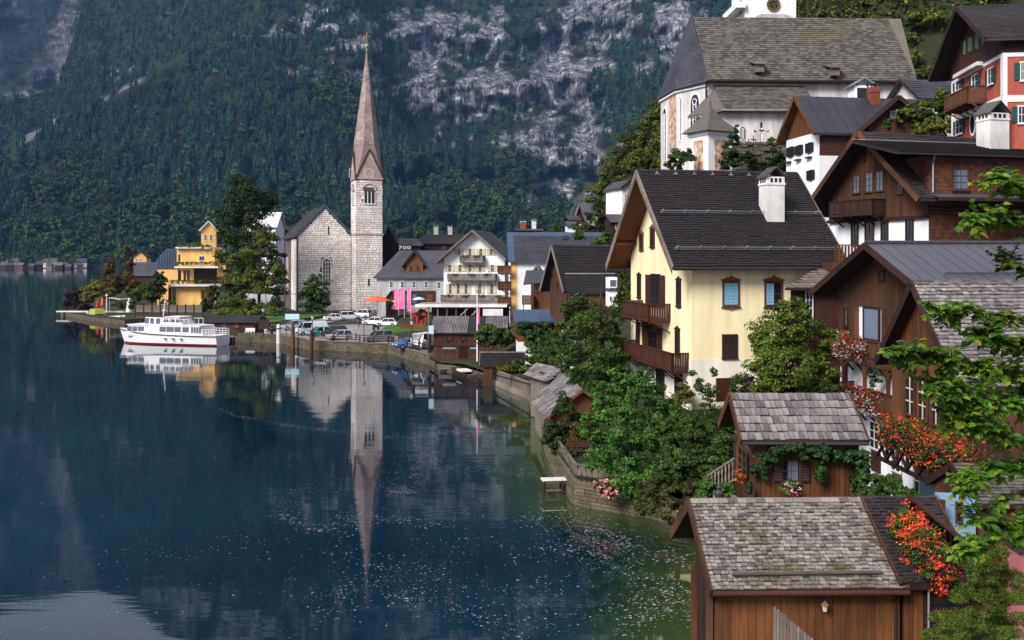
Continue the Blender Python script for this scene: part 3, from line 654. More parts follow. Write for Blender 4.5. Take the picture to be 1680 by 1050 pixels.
class House:
    def __init__(s, T, L, W, ze, zr, ovl=.5, ovr=.5, ovf=.5, ovb=.5, ax='x', th=.18, z0=0.0):
        s.__dict__.update(T=T, L=L, W=W, ze=ze, zr=zr, ovl=ovl, ovr=ovr, ovf=ovf, ovb=ovb, ax=ax, th=th, z0=z0)
        s.k = (zr-ze)/(W/2+ovf); s.zw = zr - s.k*W/2 - th; s.zeb = zr - s.k*(W/2+ovb)
    def pt(s, a, b, z): return Vector((a, b, z)) if s.ax == 'x' else Vector((b, a, z))
    def body(s, mat, name='wall', z0=None, zcut=None):
        z0 = s.z0 if z0 is None else z0
        poly = [(0,z0),(s.W,z0),(s.W,s.zw),(s.W/2,s.zw+s.k*s.W/2),(0,s.zw)]
        if zcut is not None: poly = [(0,z0),(s.W,z0),(s.W,zcut),(0,zcut)]
        return MB().prism([s.pt(0,b,z) for b, z in poly], s.pt(s.L,0,0)).build(name, mat, s.T)
    def gable_top(s, mat, zc, name='gable_wall', proud=.03):
        zw = s.zw; kk = s.k
        poly = [(0-proud,zc),(s.W+proud,zc),(s.W+proud,max(zc+.01,zw)),(s.W/2,zw+kk*s.W/2),(0-proud,max(zc+.01,zw))]
        return MB().prism([s.pt(-proud,b,z) for b, z in poly], s.pt(s.L+2*proud,0,0)).build(name, mat, s.T)
    def roof(s, mat, verge=None, vh=.22):
        e = s.th
        poly = [(-s.ovf,s.ze),(s.W/2,s.zr),(s.W+s.ovb,s.zeb),(s.W+s.ovb,s.zeb-e),(s.W/2,s.zr-e),(-s.ovf,s.ze-e)]
        r = MB().prism([s.pt(-s.ovl,b,z) for b, z in poly], s.pt(s.L+s.ovl+s.ovr,0,0)).build('roof', mat, s.T); s.r = r
        if verge:
            for a in (-s.ovl-.035, s.L+s.ovr+.035):
                for b, z in ((-s.ovf, s.ze), (s.W+s.ovb, s.zeb)):
                    MB().bar(s.pt(a, b, z-e*.55), s.pt(a, s.W/2, s.zr-e*.55), .06, e+vh*.6, up=(0,0,1)).build('verge_board', verge, s.T)
        return r
    def slope(s, side='front'):
        sg = -1 if side == 'front' else 1; b1 = -s.ovf if side == 'front' else s.W+s.ovb; z1 = s.ze if side == 'front' else s.zeb
        O = s.pt(-s.ovl, s.W/2, s.zr); E = s.pt(-s.ovl, b1, z1); V = (E-O); vl = V.length; V = V.normalized(); U = s.pt(1,0,0)
        N = U.cross(V); N = N if N.z > 0 else -N
        return dict(O=O, U=U, V=V, N=N, L=s.L+s.ovl+s.ovr, S=vl)
    def soffit(s, mat):
        e = s.th + .012
        for b0, z0_, b1, z1_ in ((-s.ovf+.03, s.ze-e, s.W/2-.02, s.zr-e), (s.W+s.ovb-.03, s.zeb-e, s.W/2+.02, s.zr-e)):
            MB().prism([s.pt(-s.ovl+.02,b0,z0_), s.pt(-s.ovl+.02,b1,z1_), s.pt(-s.ovl+.02,b1,z1_-.03), s.pt(-s.ovl+.02,b0,z0_-.03)], s.pt(s.ovl+.0,0,0)).build('soffit', mat, s.T)
def cover(T, parent, sl, row, tw, mat, th=.035, name='shingle', rest='shingle_covering', minpx=9.0, jit=1.0, u0=0, u1=None, v0=0.0, v1=None, straight=False, skip=None):
    its = []; O, U, V, N = sl['O'], sl['U'], sl['V'], sl['N']; u1 = sl['L'] if u1 is None else u1; v1 = sl['S'] if v1 is None else v1
    n = max(1, round((v1-v0)/row)); row = (v1-v0)/n
    tilt = Matrix.Rotation(0, 4, 'X')
    for r in range(n):
        u = u0 + (0 if straight else -random.random()*tw*.5); vb = v0 + (r+1)*row
        while u < u1 - .02:
            wd = tw*(1 if straight else random.uniform(.7, 1.35)); a = max(u, u0); b = min(u+wd, u1)
            if b - a > .03 and not (skip and skip((a+b)/2, vb-row/2)):
                ln = row*.95; dz = th*1.25
                vv = V*1.0 + N*(dz/ln*.8); vv.normalize(); nn = U.cross(vv); nn = nn if nn.dot(N) > 0 else -nn
                p = O + U*((a+b)/2) + V*(vb - ln/2 + random.uniform(-.02,.025)*jit) + N*(dz*.55 + random.uniform(0,.006)*jit)
                m = fr(p, U, vv, nn)
                if jit: m = m @ Matrix.Rotation(random.uniform(-.02,.02)*jit, 4, 'Z')
                its.append((m, b-a-.018, ln, th))
            u += wd
    pieces(T, parent, name, its, mat, rest, minpx)
def ridge_caps(T, parent, H_, mat, step=.45, r=.09):
    its = []; a = -H_.ovl
    while a < H_.L + H_.ovr - .02:
        b = min(a+step, H_.L+H_.ovr)
        for sg in (-1, 1):
            p = H_.pt((a+b)/2, H_.W/2 + sg*r*.7, H_.zr + .06 - r*.7*H_.k); u = H_.pt(1,0,0); v = H_.pt(0, sg, -H_.k).normalized(); n = u.cross(v); n = n if n.z > 0 else -n
            its.append((fr(p, u, v, n), b-a-.01, r*2, .03))
        a = b
    pieces(T, parent, 'ridge_shingle', its, mat, 'ridge_covering')
def seams(T, parent, sl, step, mat, name='roof_panel', minpx=9.0, ribs=True, cross=None):
    its = []; O, U, V, N = sl['O'], sl['U'], sl['V'], sl['N']; n = max(1, round(sl['L']/step)); w_ = sl['L']/n; mb = MB()
    rows = cross or [0, 1]
    for i in range(n):
        for a, b in zip(rows[:-1], rows[1:]):
            p = O + U*(w_*(i+.5)) + V*((a+b)/2*sl['S']) + N*(.012 + random.uniform(0,.004)); its.append((fr(p, U, V, N), w_-.03, (b-a)*sl['S']-.02, .02))
    for i in range(n+1):
        p = O + U*(w_*i); mb.bar(p + N*.03, p + V*sl['S'] + N*.03, .045, .06, up=N)
    pieces(T, parent, name, its, mat, 'panel_covering', minpx)
    if ribs: mb.build('roof_seam', mat, parent)['kind'] = 'stuff'
def boards(T, parent, face, u0, u1, zb, zt, bw, mat, name='board', th=.03, gap=.014, minpx=8.0, d0=0.0, skip=None, horiz=False):
    """zb/zt numbers or functions of u; vertical planks (or horizontal with horiz)"""
    fb = zb if callable(zb) else (lambda u: zb); ft = zt if callable(zt) else (lambda u: zt); its = []
    if not horiz:
        n = max(1, round((u1-u0)/bw)); w_ = (u1-u0)/n
        for i in range(n):
            u = u0 + w_*(i+.5); a, b = fb(u), ft(u)
            if b - a < .05: continue
            segs = [(a, b)]
            if skip:
                for (s0, s1, t0, t1) in skip:
                    if s0 < u < s1:
                        segs = [q for (x, y) in segs for q in ((x, min(y, t0)), (max(x, t1), y)) if q[1]-q[0] > .04]
            for x, y in segs:
                p = face.pt(u, (x+y)/2, d0 + th/2 + random.uniform(0, .008)); its.append((fr(p, face.u, face.n, Vector((0,0,1))), w_-gap, th, y-x))
    else:
        n = max(1, round((zt-zb)/bw)); h_ = (zt-zb)/n
        for i in range(n):
            z = zb + h_*(i+.5); p = face.pt((u0+u1)/2, z, d0 + th/2 + random.uniform(0,.006)); its.append((fr(p, face.u, face.n, Vector((0,0,1))), u1-u0, th, h_-gap))
    pieces(T, parent, name, its, mat, 'cladding', minpx)
def wall_shingles(T, parent, face, u0, u1, zb, zt, rh, tw, mat, minpx=9, skip=None, ztf=None):
    its = []; n = max(1, round((zt-zb)/rh)); rh = (zt-zb)/n
    for r in range(n):
        z = zb + rh*(r+.5); u = u0 - random.random()*tw*.5
        while u < u1 - .02:
            wd = tw*random.uniform(.75,1.3); a = max(u, u0); b = min(u+wd, u1); c = (a+b)/2
            ok = b-a > .03 and not (ztf and z > ztf(c)) and not (skip and any(s[0] < c < s[1] and s[2] < z < s[3] for s in skip))
            if ok:
                p = face.pt(c, z, .03 + random.uniform(0,.008)); m = fr(p, face.u, face.n, Vector((0,0,1))) @ Matrix.Rotation(.07, 4, 'X'); its.append((m, b-a-.012, .028, rh*1.1))
            u += wd
    pieces(T, parent, 'wall_shingle', its, mat, 'shingle_cladding', minpx)
def gable_top_fn(Hs, base=0):
    return lambda u: Hs.zw + Hs.k*(Hs.W/2 - abs(u - Hs.W/2)) + base
def slats(mb, face, u0, u1, z0, z1, d, step=.09):
    n = max(2, int((z1-z0)/step))
    for i in range(n):
        z = z0 + (z1-z0)*(i+.5)/n; mb.mbox(face.mat((u0+u1)/2, z, d) @ Matrix.Rotation(.6, 4, 'X'), u1-u0, .012, (z1-z0)/n*.95)
def shutter(T, parent, face, u0, u1, z0, z1, mat, d=.05, st=.09):
    mb = MB(); f = .05 if u1-u0 > .3 else .035
    face.b(mb, u0, u0+f, z0, z1, d-.02, d+.02); face.b(mb, u1-f, u1, z0, z1, d-.02, d+.02)
    for z in (z0, (z0+z1)/2-f/2, z1-f): face.b(mb, u0+f, u1-f, z, z+f, d-.018, d+.018)
    slats(mb, face, u0+f, u1-f, z0+f, z1-f, d, st); face.b(mb, u0+f, u1-f, z0+f, z1-f, d-.016, d-.012)
    return mb.build('shutter', mat, parent)
def window(T, face, px, py, wp, hp, frame='white', pane='glass', nx=2, nz=2, cas=.08, shut=None, closed=False, sill=True, label=None, crest=None, u=None, z=None, w_=None, h_=None, shw=None, mun=.035, one=None, curtain=False, mm=None):
    if u is None:
        u0 = face.at(px-wp/2, py)[0]; u1 = face.at(px+wp/2, py)[0]; u0, u1 = min(u0,u1), max(u0,u1); z1 = face.at(px, py-hp/2)[1]; z0 = face.at(px, py+hp/2)[1]
    else: u0, u1, z0, z1 = u-w_/2, u+w_/2, z-h_/2, z+h_/2
    fm = MAT[frame]; mb = MB()
    if face.off: face = Face(face.T, face.org + face.n*face.off, face.u, face.n)
    face.b(mb, u0-cas, u0, z0-cas, z1+cas, 0, .07); face.b(mb, u1, u1+cas, z0-cas, z1+cas, 0, .07)
    face.b(mb, u0, u1, z1, z1+cas, .003, .068); face.b(mb, u0, u1, z0-cas, z0, .003, .068)
    mb2 = MB() if mm else mb
    if not closed:
        for i in range(1, nx): c = u0+(u1-u0)*i/nx; face.b(mb2, c-mun/2, c+mun/2, z0, z1, .012, .045)
        for i in range(1, nz): c = z0+(z1-z0)*i/nz; face.b(mb2, u0, u1, c-mun/2, c+mun/2, .014, .042)
    wo = mb.build('window', fm, T)
    if label: wo['label'] = label
    if mm: mb2.build('glazing_bar', MAT[mm], wo)
    face.b(MB(), u0, u1, z0, z1, .004, .016).build('pane', MAT[pane], wo)
    if curtain:
        c = MB(); n = 9
        for i in range(n):
            a = u0 + (u1-u0)*(.30+.65*i/n); face.b(c, a, a+(u1-u0)*.045, z0+.03, z1-.02, .018, .026+.012*(i % 2))
        c.build('curtain', MAT['curtain'], wo)
    if sill: face.b(MB(), u0-cas-.04, u1+cas+.04, z0-cas-.05, z0-cas, 0, .13).build('sill', fm, wo)
    if shut:
        sm = MAT[shut]; hw = shw or (u1-u0)/2; g = cas*.2
        if closed:
            shutter(T, wo, face, u0+.01, (u0+u1)/2-.008, z0+.01, z1-.01, sm); 
            if one is None: shutter(T, wo, face, (u0+u1)/2+.008, u1-.01, z0+.01, z1-.01, sm)
        else:
            if one in (None, 'l'): shutter(T, wo, face, u0-cas-hw, u0-cas, z0, z1, sm, .09)
            if one in (None, 'r'): shutter(T, wo, face, u1+cas, u1+cas+hw, z0, z1, sm, .09)
    if crest:
        cm = MAT[crest]; c = (u0+u1)/2; hw = (u1-u0)/2 + cas + .06; e = (z1-z0)
        for zz, sg, k in ((z1+cas, 1, 1.0), (z0-cas, -1, .6)):
            poly = [(-hw,0),(hw,0),(hw*1.06,.10),(hw*.7,.13),(hw*.42,.22),(hw*.16,.24),(0,.36),(-hw*.16,.24),(-hw*.42,.22),(-hw*.7,.13),(-hw*1.06,.10)]
            MB().prism([face.pt(c+a, zz+sg*b*k*min(1,hw*1.5), .002) for a, b in poly], face.n*.09).build('window_crest', cm, wo)
    return wo
def door(T, face, px, py, wp, hp, mat='wood_red', cas=.08, frame='wood_brown'):
    u0 = face.at(px-wp/2, py)[0]; u1 = face.at(px+wp/2, py)[0]; u0, u1 = min(u0,u1), max(u0,u1); z1 = face.at(px, py-hp/2)[1]; z0 = face.at(px, py+hp/2)[1]
    mb = MB(); face.b(mb, u0, u1, z0, z1, .01, .05); n = 4
    for i in range(1, n): face.b(mb, u0+(u1-u0)*i/n-.008, u0+(u1-u0)*i/n+.008, z0, z1, .05, .056)
    d = mb.build('door', MAT[mat], T)
    m2 = MB(); face.b(m2, u0-cas, u0, z0, z1+cas, 0, .08); face.b(m2, u1, u1+cas, z0, z1+cas, 0, .08); face.b(m2, u0, u1, z1, z1+cas, .002, .078); m2.build('door_frame', MAT[frame], d)
    m3 = MB(); face.b(m3, u1-.14, u1-.09, (z0+z1)/2-.1, (z0+z1)/2+.05, .05, .11); m3.build('handle', MAT['iron'], d); return d
def balcony(T, face, u0, u1, z, dep, h=1.0, mat='wood_red', bw=.16, floor_t=.16, step_posts=1.6, cut=False, post_h=None, end0=True, end1=True, gap=.02, open_=False):
    """floor, posts, rails and boards or balusters round three sides"""
    m = MAT[mat]; mb = MB(); face.b(mb, u0, u1, z-floor_t, z, 0, dep)
    n = max(1, round((u1-u0)/1.4))
    for i in range(n+1):
        c = u0 + .1 + (u1-u0-.2)*i/n; mb.bar(face.pt(c, z-floor_t-.06, 0), face.pt(c, z-floor_t-.06, dep-.05), .12, .12); mb.bar(face.pt(c, z-floor_t-.75, .03), face.pt(c, z-floor_t-.1, dep*.75), .09, .09)
    B = mb.build('balcony', m, T)
    runs = [((u0, dep), (u1, dep))]
    if end0: runs.append(((u0, 0), (u0, dep)))
    if end1: runs.append(((u1, 0), (u1, dep)))
    its = []
    for (a, b) in runs:
        A = face.pt(a[0], z, a[1]-.03); Bp = face.pt(b[0], z, b[1]-.03); dv = Bp-A; L_ = dv.length; dv.normalize(); nn = dv.cross(Vector((0,0,1))); up = Vector((0,0,1))
        r = MB(); r.bar(A+up*h, Bp+up*h, .11, .07); r.bar(A+up*.09, Bp+up*.09, .06, .07); r.build('handrail', m, B)
        n = max(1, round(L_/step_posts))
        for i in range(n+1):
            p = A + dv*(L_*i/n); MB().bar(p - up*.1, p + up*(h+.03), .09, .09, up=dv).build('post', m, B)
        n = max(2, round(L_/bw)); w_ = L_/n
        for i in range(n):
            p = A + dv*(w_*(i+.5)) + up*(h/2+.05) + nn*.01
            its.append((fr(p, dv, nn, up), (w_-gap) if not open_ else .035, .022, h-.16))
    pieces(T, B, 'baluster' if open_ else 'railing_board', its, m, 'railing_boards', 6.0, 120)
    return B
def chimney(T, p, w_, d_, h_, mat='off_white', cap='gable', capmat='shingle_old', below=1.2):
    p = Vector(p); c = MB(); c.box(p.x-w_/2, p.x+w_/2, p.y-d_/2, p.y+d_/2, p.z-below, p.z+h_).box(p.x-w_/2-.05, p.x+w_/2+.05, p.y-d_/2-.05, p.y+d_/2+.05, p.z+h_-.55, p.z+h_-.42)
    C = c.build('chimney', MAT[mat], T)
    if cap == 'gable':
        z = p.z+h_; e = .14; r = MB()
        r.prism([(p.x-w_/2-e,p.y-d_/2-e,z+.02),(p.x,p.y-d_/2-e,z+w_*.55),(p.x+w_/2+e,p.y-d_/2-e,z+.02),(p.x+w_/2+e,p.y-d_/2-e,z-.07),(p.x,p.y-d_/2-e,z+w_*.55-.1),(p.x-w_/2-e,p.y-d_/2-e,z-.07)], (0,d_+2*e,0)); r.build('chimney_cap', MAT[capmat], C)
        v = MB()
        for i in (-1,0,1): v.box(p.x+i*w_*.24-w_*.07, p.x+i*w_*.24+w_*.07, p.y-d_/2-.02, p.y-d_/2+.05, z-.38, z-.1); v.box(p.x-w_/2-.02, p.x-w_/2+.04, p.y+i*d_*.25-d_*.07, p.y+i*d_*.25+d_*.07, z-.38, z-.1)
        v.build('vent', MAT['black'], C)
    elif cap == 'slab':
        r = MB(); z = p.z+h_
        for sx in (-1,1):
            for sy in (-1,1): r.box(p.x+sx*(w_/2-.06)-.05, p.x+sx*(w_/2-.06)+.05, p.y+sy*(d_/2-.06)-.05, p.y+sy*(d_/2-.06)+.05, z, z+.22)
        r.box(p.x-w_/2-.08, p.x+w_/2+.08, p.y-d_/2-.08, p.y+d_/2+.08, z+.22, z+.30); r.build('chimney_cap', MAT[capmat], C)
    return C
def flowers(name, label, pts, r, nleaf, nbl, bloom, lsize=.09, bsize=.08, group=None, box=None, leafm=None, drop=.0, bloom2=None, cat='flowers'):
    """flower box or basket: a planter along world points, leaves and blossoms in clumps"""
    a = Vector(pts[0]); T = Thing(name, label, cat, a, 0, group); loc = [Vector(p)-a for p in pts]; bl = []
    for i in range(len(loc)-1):
        d = loc[i+1]-loc[i]; n = max(1, int(d.length/(r*.9)))
        for j in range(n): q = loc[i] + d*((j+.5)/n); bl.append((q.x, q.y, q.z + random.uniform(-.15,.2)*r - drop, r*1.05, r*1.05, r*random.uniform(.8,1.15)+drop))
    if len(loc) == 1: bl = [(0,0,-drop,r,r,r+drop)]
    if box is not None:
        mb = MB()
        for i in range(len(loc)-1): mb.bar(loc[i]-Vector((0,0,r*.7)), loc[i+1]-Vector((0,0,r*.7)), r*.8, r*.7)
        if len(loc) == 1: mb.lathe([(r*.3,-r*1.0),(r*.45,-r*.3)], (0,0,0), 10)
        mb.build('planter', MAT[box], T)
    sb = max(8, int(r*36)); crown('foliage', bl, nleaf, lsize, leafm or GREEN_MID, T, sb, .36)
    for k, (bm, cnt) in enumerate([(bloom, nbl)] + ([bloom2] if bloom2 else [])):
        p, nn = cloud_points([(b[0], b[1], b[2] - (drop*.5 if k else 0), b[3]*1.12, b[4]*1.12, b[5]*1.1) for b in bl], cnt, sb*2, .26)
        v, f = leaf_arrays(p, nn, bsize, .95); obj('blossoms', np_mesh('blossoms', v, None, f, [bm]), T)['kind'] = 'stuff'
    return T
# ================================================================ BOATHOUSE IN FRONT
def at_px(px, D, z=0.0): return Vector(((px-CX)*D/F, D, z))
W_ = MAT
A = Thing('boathouse', 'weathered wooden boathouse under a big grey shingle roof at the lower right', 'boathouse', at_px(1171, 27.35), R(2))
ha = House(A, 5.15, 5.0, 4.05, 5.78, ovl=.12, ovr=.05, ovf=.35, ovb=.35)
MB().prism([(0,0,-.6),(0,2,-.6),(0,2,ha.zw+ha.k*2),(0,0,ha.zw)],(5.15,0,0)).build('wall', W_['wood_brown'], A); rf = ha.roof(W_['wood_dark'], 'wood_brown' and W_['wood_brown'])
sf = ha.slope('front'); sb = ha.slope('back')
cover(A, rf, sf, .132, .165, W_['shingle_moss'], th=.03, minpx=9)
cover(A, rf, sb, .30, .5, W_['shingle_moss'], th=.028, minpx=99)
ridge_caps(A, rf, ha, W_['shingle_moss'], .28, .10)
ff = Face(A, (0,0,0), (1,0,0), (0,-1,0)); fl_ = Face(A, (0,0,0), (0,1,0), (-1,0,0))
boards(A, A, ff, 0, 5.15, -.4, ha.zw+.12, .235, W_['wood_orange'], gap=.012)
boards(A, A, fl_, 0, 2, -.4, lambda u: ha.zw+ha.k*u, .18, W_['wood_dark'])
MB().bar((5,4.7,-1),(5,4.7,3.4),.14).build('post', W_['wood_dark'], A)
for y in (.0, 1.95): MB().bar((-.12, y, -1.2), (-.12, y, ha.zw-.05), .16, .16).build('post', W_['wood_brown'], A)
MB().bar((-.32,.2,.95), (-.32,.9,.95), .30, .12).build('ledge', W_['wood_grey'], A)
g_ = MB(); g_.tube((-.12,-.42,3.98),(5.25,-.42,3.95), .075, n=10); g_.build('gutter', W_['wood_red'], A)
g_ = MB().tube((5.0,-.36,3.95),(5.0,-.10,3.6), .045).tube((5.0,-.10,3.6),(5.0,-.10,.4), .045).build('downpipe', W_['wood_dark'], A)
lg = MB(); p0 = sf['O'] + sf['V']*(sf['S']*.865) + sf['N']*.13
lg.tube(p0 + sf['U']*.62, p0 + sf['U']*4.75, .06, .05, 9); lgo = lg.build('snow_log', W_['shingle_old'], A)
for u in (1.15, 1.95, 3.45, 4.25): MB().bar(p0+sf['U']*u - sf['N']*.12 - sf['V']*.14, p0+sf['U']*u + sf['N']*.08 + sf['V']*.0, .05, .02).build('bracket', W_['galv'], lgo)
# annex under the same ridge on the right
ha2 = House(A, 3.6, 5.0, 4.13, 5.86, ovl=0, ovr=.3, ovf=.33, ovb=.35, z0=-.6)
keep = A.M; 
an = Matrix.Translation((5.2,0,0))
B2 = Thing('boathouse', 'narrow dark shingled annex at the right end of the big boathouse, below orange flowers', 'boathouse', A.w((5.25,0,0)), R(2))
hb = House(B2, 1.7, 5.0, 4.17, 5.86, ovl=.18, ovr=.3, ovf=.33, ovb=.35, z0=-.6)
hb.body(W_['wood_dark'], z0=-.6); r2 = hb.roof(W_['wood_dark'], W_['wood_brown']); cover(B2, r2, hb.slope('front'), .132, .165, W_['tile_mid'], th=.035, minpx=9); cover(B2, r2, hb.slope('back'), .3, .5, W_['tile_mid'], minpx=99)
fb2 = Face(B2, (0,0,0), (1,0,0), (0,-1,0)); boards(B2, B2, fb2, 0, .55, -.4, hb.zw, .15, W_['wood_orange']); fb2.b(MB(), .75, 1.6, .3, 3.5, .0, .03).build('window', W_['glass'], B2)
ch = MB()
for i in range(26): c = Vector((.62, -.22, 3.95 - i*.06)); ch.lathe([(.01,-.03),(.032,-.015),(.032,.015),(.01,.03)], c, 6)
ch.build('rain_chain', W_['galv'], B2)
lat = MB()
for i in range(8):
    fb2.b(lat, .8+i*.1, .82+i*.1, .3, 3.4, .04, .07)
    fb2.b(lat, .76, 1.6, .5+i*.4, .54+i*.4, .05, .065)
lat.build('lattice', W_['wood_brown'], B2)
# lantern on the front wall
u_, z_ = ff.at(1349, 990)
ln = Thing('wall_lantern', 'small brass lantern hanging on the board wall of the big boathouse', 'lamp', A.w(ff.pt(u_, z_, .22)), 0)
MB().lathe([(.02,.16),(.12,.04),(.125,.03)], (0,0,0), 6).build('lantern_cap', W_['ornament'], ln); MB().lathe([(.05,-.14),(.085,.03)], (0,0,0), 6).build('lantern_glass', W_['cream'], ln)
MB().bar((0,0,.15),(0,.0,.24),.02).bar((0,0,.24),(0,.22,.24),.02).bar((-.1,.05,.30),(.1,.05,.30),.015).build('bracket', W_['iron'], ln)
u_, z_ = ff.at(1340, 972)
wt = Thing('iron_wreath', 'rusty iron wreath ornament under the eave of the big boathouse', 'ornament', A.w(ff.pt(u_, z_, .08)), 0)
m = MB()
for i in range(9):
    t = i*2*math.pi/9; m.bar((.10*math.cos(t),0,.10*math.sin(t)),(.2*math.cos(t+.5),-.03,.16*math.sin(t+.5)),.03); m.bar((.10*math.cos(t),0,.10*math.sin(t)),(.10*math.cos(t+.7),0,.10*math.sin(t+.7)),.025)
m.build('ring', W_['iron'], wt)
# slanting garden screen in front
sc = Thing('picket_screen', 'grey board screen with a slanting top in front of the big boathouse wall', 'fence', at_px(1268, 25.6, 0), R(-8))
fs_ = Face(sc, (0,0,0), (1,0,0), (0,-1,0)); z0_ = sc.z(0,0,993)
boards(sc, sc, fs_, 0, 1.5, .5, lambda u: z0_ - .82*u, .085, W_['wood_grey'], name='picket', th=.025); MB().bar((0,.03,z0_-.25),(1.3,.03,z0_-1.3),.05).build('rail', W_['wood_dark'], sc)

# ================================================================ IVY SHED BEHIND IT
B = Thing('garden_shed', 'brown plank shed with silver board roof and ivy over its window', 'shed', at_px(1240, 38.35, 3.0), 0)
zE = B.z(0, -.35, 722); zR = B.z(0, 1.7, 645)
hs_ = House(B, 3.95, 3.4, zE, zR, ovl=.62, ovr=.22, ovf=.35, ovb=.35)
hs_.body(W_['wood_brown'], z0=-1.4); rf = hs_.roof(W_['wood_dark'], W_['wood_brown']); s = hs_.slope('front')
cover(B, rf, s, s['S']/6, .21, W_['shingle'], th=.03, minpx=8, jit=1.2); cover(B, rf, hs_.slope('back'), .42, .4, W_['shingle'], minpx=99)
bf = Face(B, (0,0,0), (1,0,0), (0,-1,0)); bl = Face(B, (0,0,0), (0,1,0), (-1,0,0)); bf.off = bl.off = .035
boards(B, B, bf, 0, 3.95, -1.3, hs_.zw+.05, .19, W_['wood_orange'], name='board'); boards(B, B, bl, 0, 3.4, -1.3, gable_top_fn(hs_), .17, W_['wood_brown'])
MB().tube((-.6,-.42,zE-.12),(4.2,-.42,zE-.14),.06,n=8).build('gutter', W_['iron'], B)
window(B, bf, 1297, 772, 26, 34, 'wood_brown', 'glass', 2, 2, .06, 'shutter_dark', shw=.32, curtain=True)
window(B, bl, 1220, 758, 15, 44, 'wood_brown', 'glass', 2, 3, .05, 'shutter_dark', shw=.3)
MB().bar(bl.pt(-.0,2.6-.2,.06), bl.pt(3.3,3.05-.2,.06), .07,.06).build('brace', W_['wood_grey'], B)

# ================================================================ YELLOW HOUSE
Y = Thing('yellow_house', 'tall yellow house with a steep dark tiled roof and white chimney above the garden', 'house', at_px(1135, 63, 3.4), R(11))
zE = Y.z(-1.6, -1.0, 437); Wd = 12.5; zR = Y.z(-1.6, Wd/2, 279)
hy = House(Y, 9.6, Wd, zE, zR, ovl=1.6, ovr=.7, ovf=1.0, ovb=1.0, th=.22)
hy.body(W_['plaster_yellow'], z0=-1.5); rf = hy.roof(W_['tile_dark'], W_['wood_grey']); hy.soffit(W_['soffit'])
s = hy.slope("front"); cover(Y, rf, s, .235, .42, W_["tile_dark"], th=.035, minpx=10.5)
cover(Y, rf, hy.slope('back'), .5, .8, W_['tile_dark'], minpx=99); ridge_caps(Y, rf, hy, W_['tile_dark'], .4, .12)
yf = Face(Y, (0,0,0), (1,0,0), (0,-1,0)); yl = Face(Y, (0,0,0), (0,1,0), (-1,0,0))
zc = yf.at(1250, 588)[1]
MB().box(-.012, 9.612, -.012, Wd+.012, -1.6, zc).build('plinth_wall', W_['plaster_cream'], Y)
for pyr in (352, 412):     # snow guards
    a = ray(Y, 1080, pyr, s['O'], s['N']); rr = (a - s['O']).dot(s['V']); g = MB(); base = s['O'] + s['V']*rr + s['N']*.1
    for hh in (.08, .26): g.bar(base + s['U']*.45 + s['N']*hh, base + s['U']*(s['L']-.1) + s['N']*hh, .035, .03)
    n = 70
    for i in range(n): q = base + s['U']*(.45 + (s['L']-.6)*i/n); g.bar(q + s['N']*.08, q + s['N']*.26, .02, .02)
    G_ = g.build('snow_guard', W_['galv'], Y)
    for i in range(8): q = base + s['U']*(.6 + (s['L']-1)*i/7); MB().bar(q - s['N']*.05 - s['V']*.2, q + s['N']*.34, .05, .06).build('bracket', W_['galv'], G_)
for i in range(8): q = s['O'] + s['U']*(1.2+i*1.35) + s['V']*.5 + s['N']*.1; MB().bar(q, q+s['U']*.28, .1, .07).bar(q+s['U']*.14, q+s['U']*.14-s['V']*.15+s['N']*.1, .06,.06).build('roof_hook', W_['galv'], Y)
# fretted bargeboards
for b0, sg in ((-1.0, 1), (Wd+1.0, -1)):
    z0b = hy.ze if sg > 0 else hy.zeb; m = MB(); n = 46
    for i in range(n):
        t = (i+.5)/n; b = b0 + (Wd/2-b0)*t; z = z0b + (hy.zr-z0b)*t - .22; m.prism([(-1.68,b-.06,z),(-1.68,b+.06,z),(-1.68,b+.045,z-.26),(-1.68,b,z-.36),(-1.68,b-.045,z-.26)], (.04,0,0))
    m.build('fretwork', W_['wood_grey'], Y)['kind'] = 'stuff'
m = MB(); 
for yy in (1.2, Wd/2-.1, Wd-1.3): zz = hy.zr - hy.k*abs(yy-Wd/2) - .5; m.bar((-1.5,yy,zz),(0,yy,zz),.2,.22)
m.build('purlin', W_['wood_brown'], Y)
q = ray(Y, 1266, 352, s['O'], s['N'])
chimney(Y, q, 1.25, 1.25, Y.z(q.x, q.y, 291)-q.z)
# front windows
window(Y, yf, 1199, 482, 22, 36, 'wood_brown', 'glass', shut='shutter_blue', closed=True, crest='ornament', cas=.13)
w2 = window(Y, yf, 1269, 482, 24, 36, 'wood_brown', 'glass', nx=2, nz=2, crest='ornament', cas=.13)
u0 = yf.at(1257, 482)[0]; shutter(Y, w2, yf, u0, u0+.48, yf.at(1257,500)[1], yf.at(1257,465)[1], W_['shutter_blue'], .09)
window(Y, yf, 1197, 568, 22, 36, 'shutter_dark', 'glass', shut='shutter_dark', closed=True, cas=.07)
door(Y, yf, 1189, 640, 26, 36, 'wood_red')
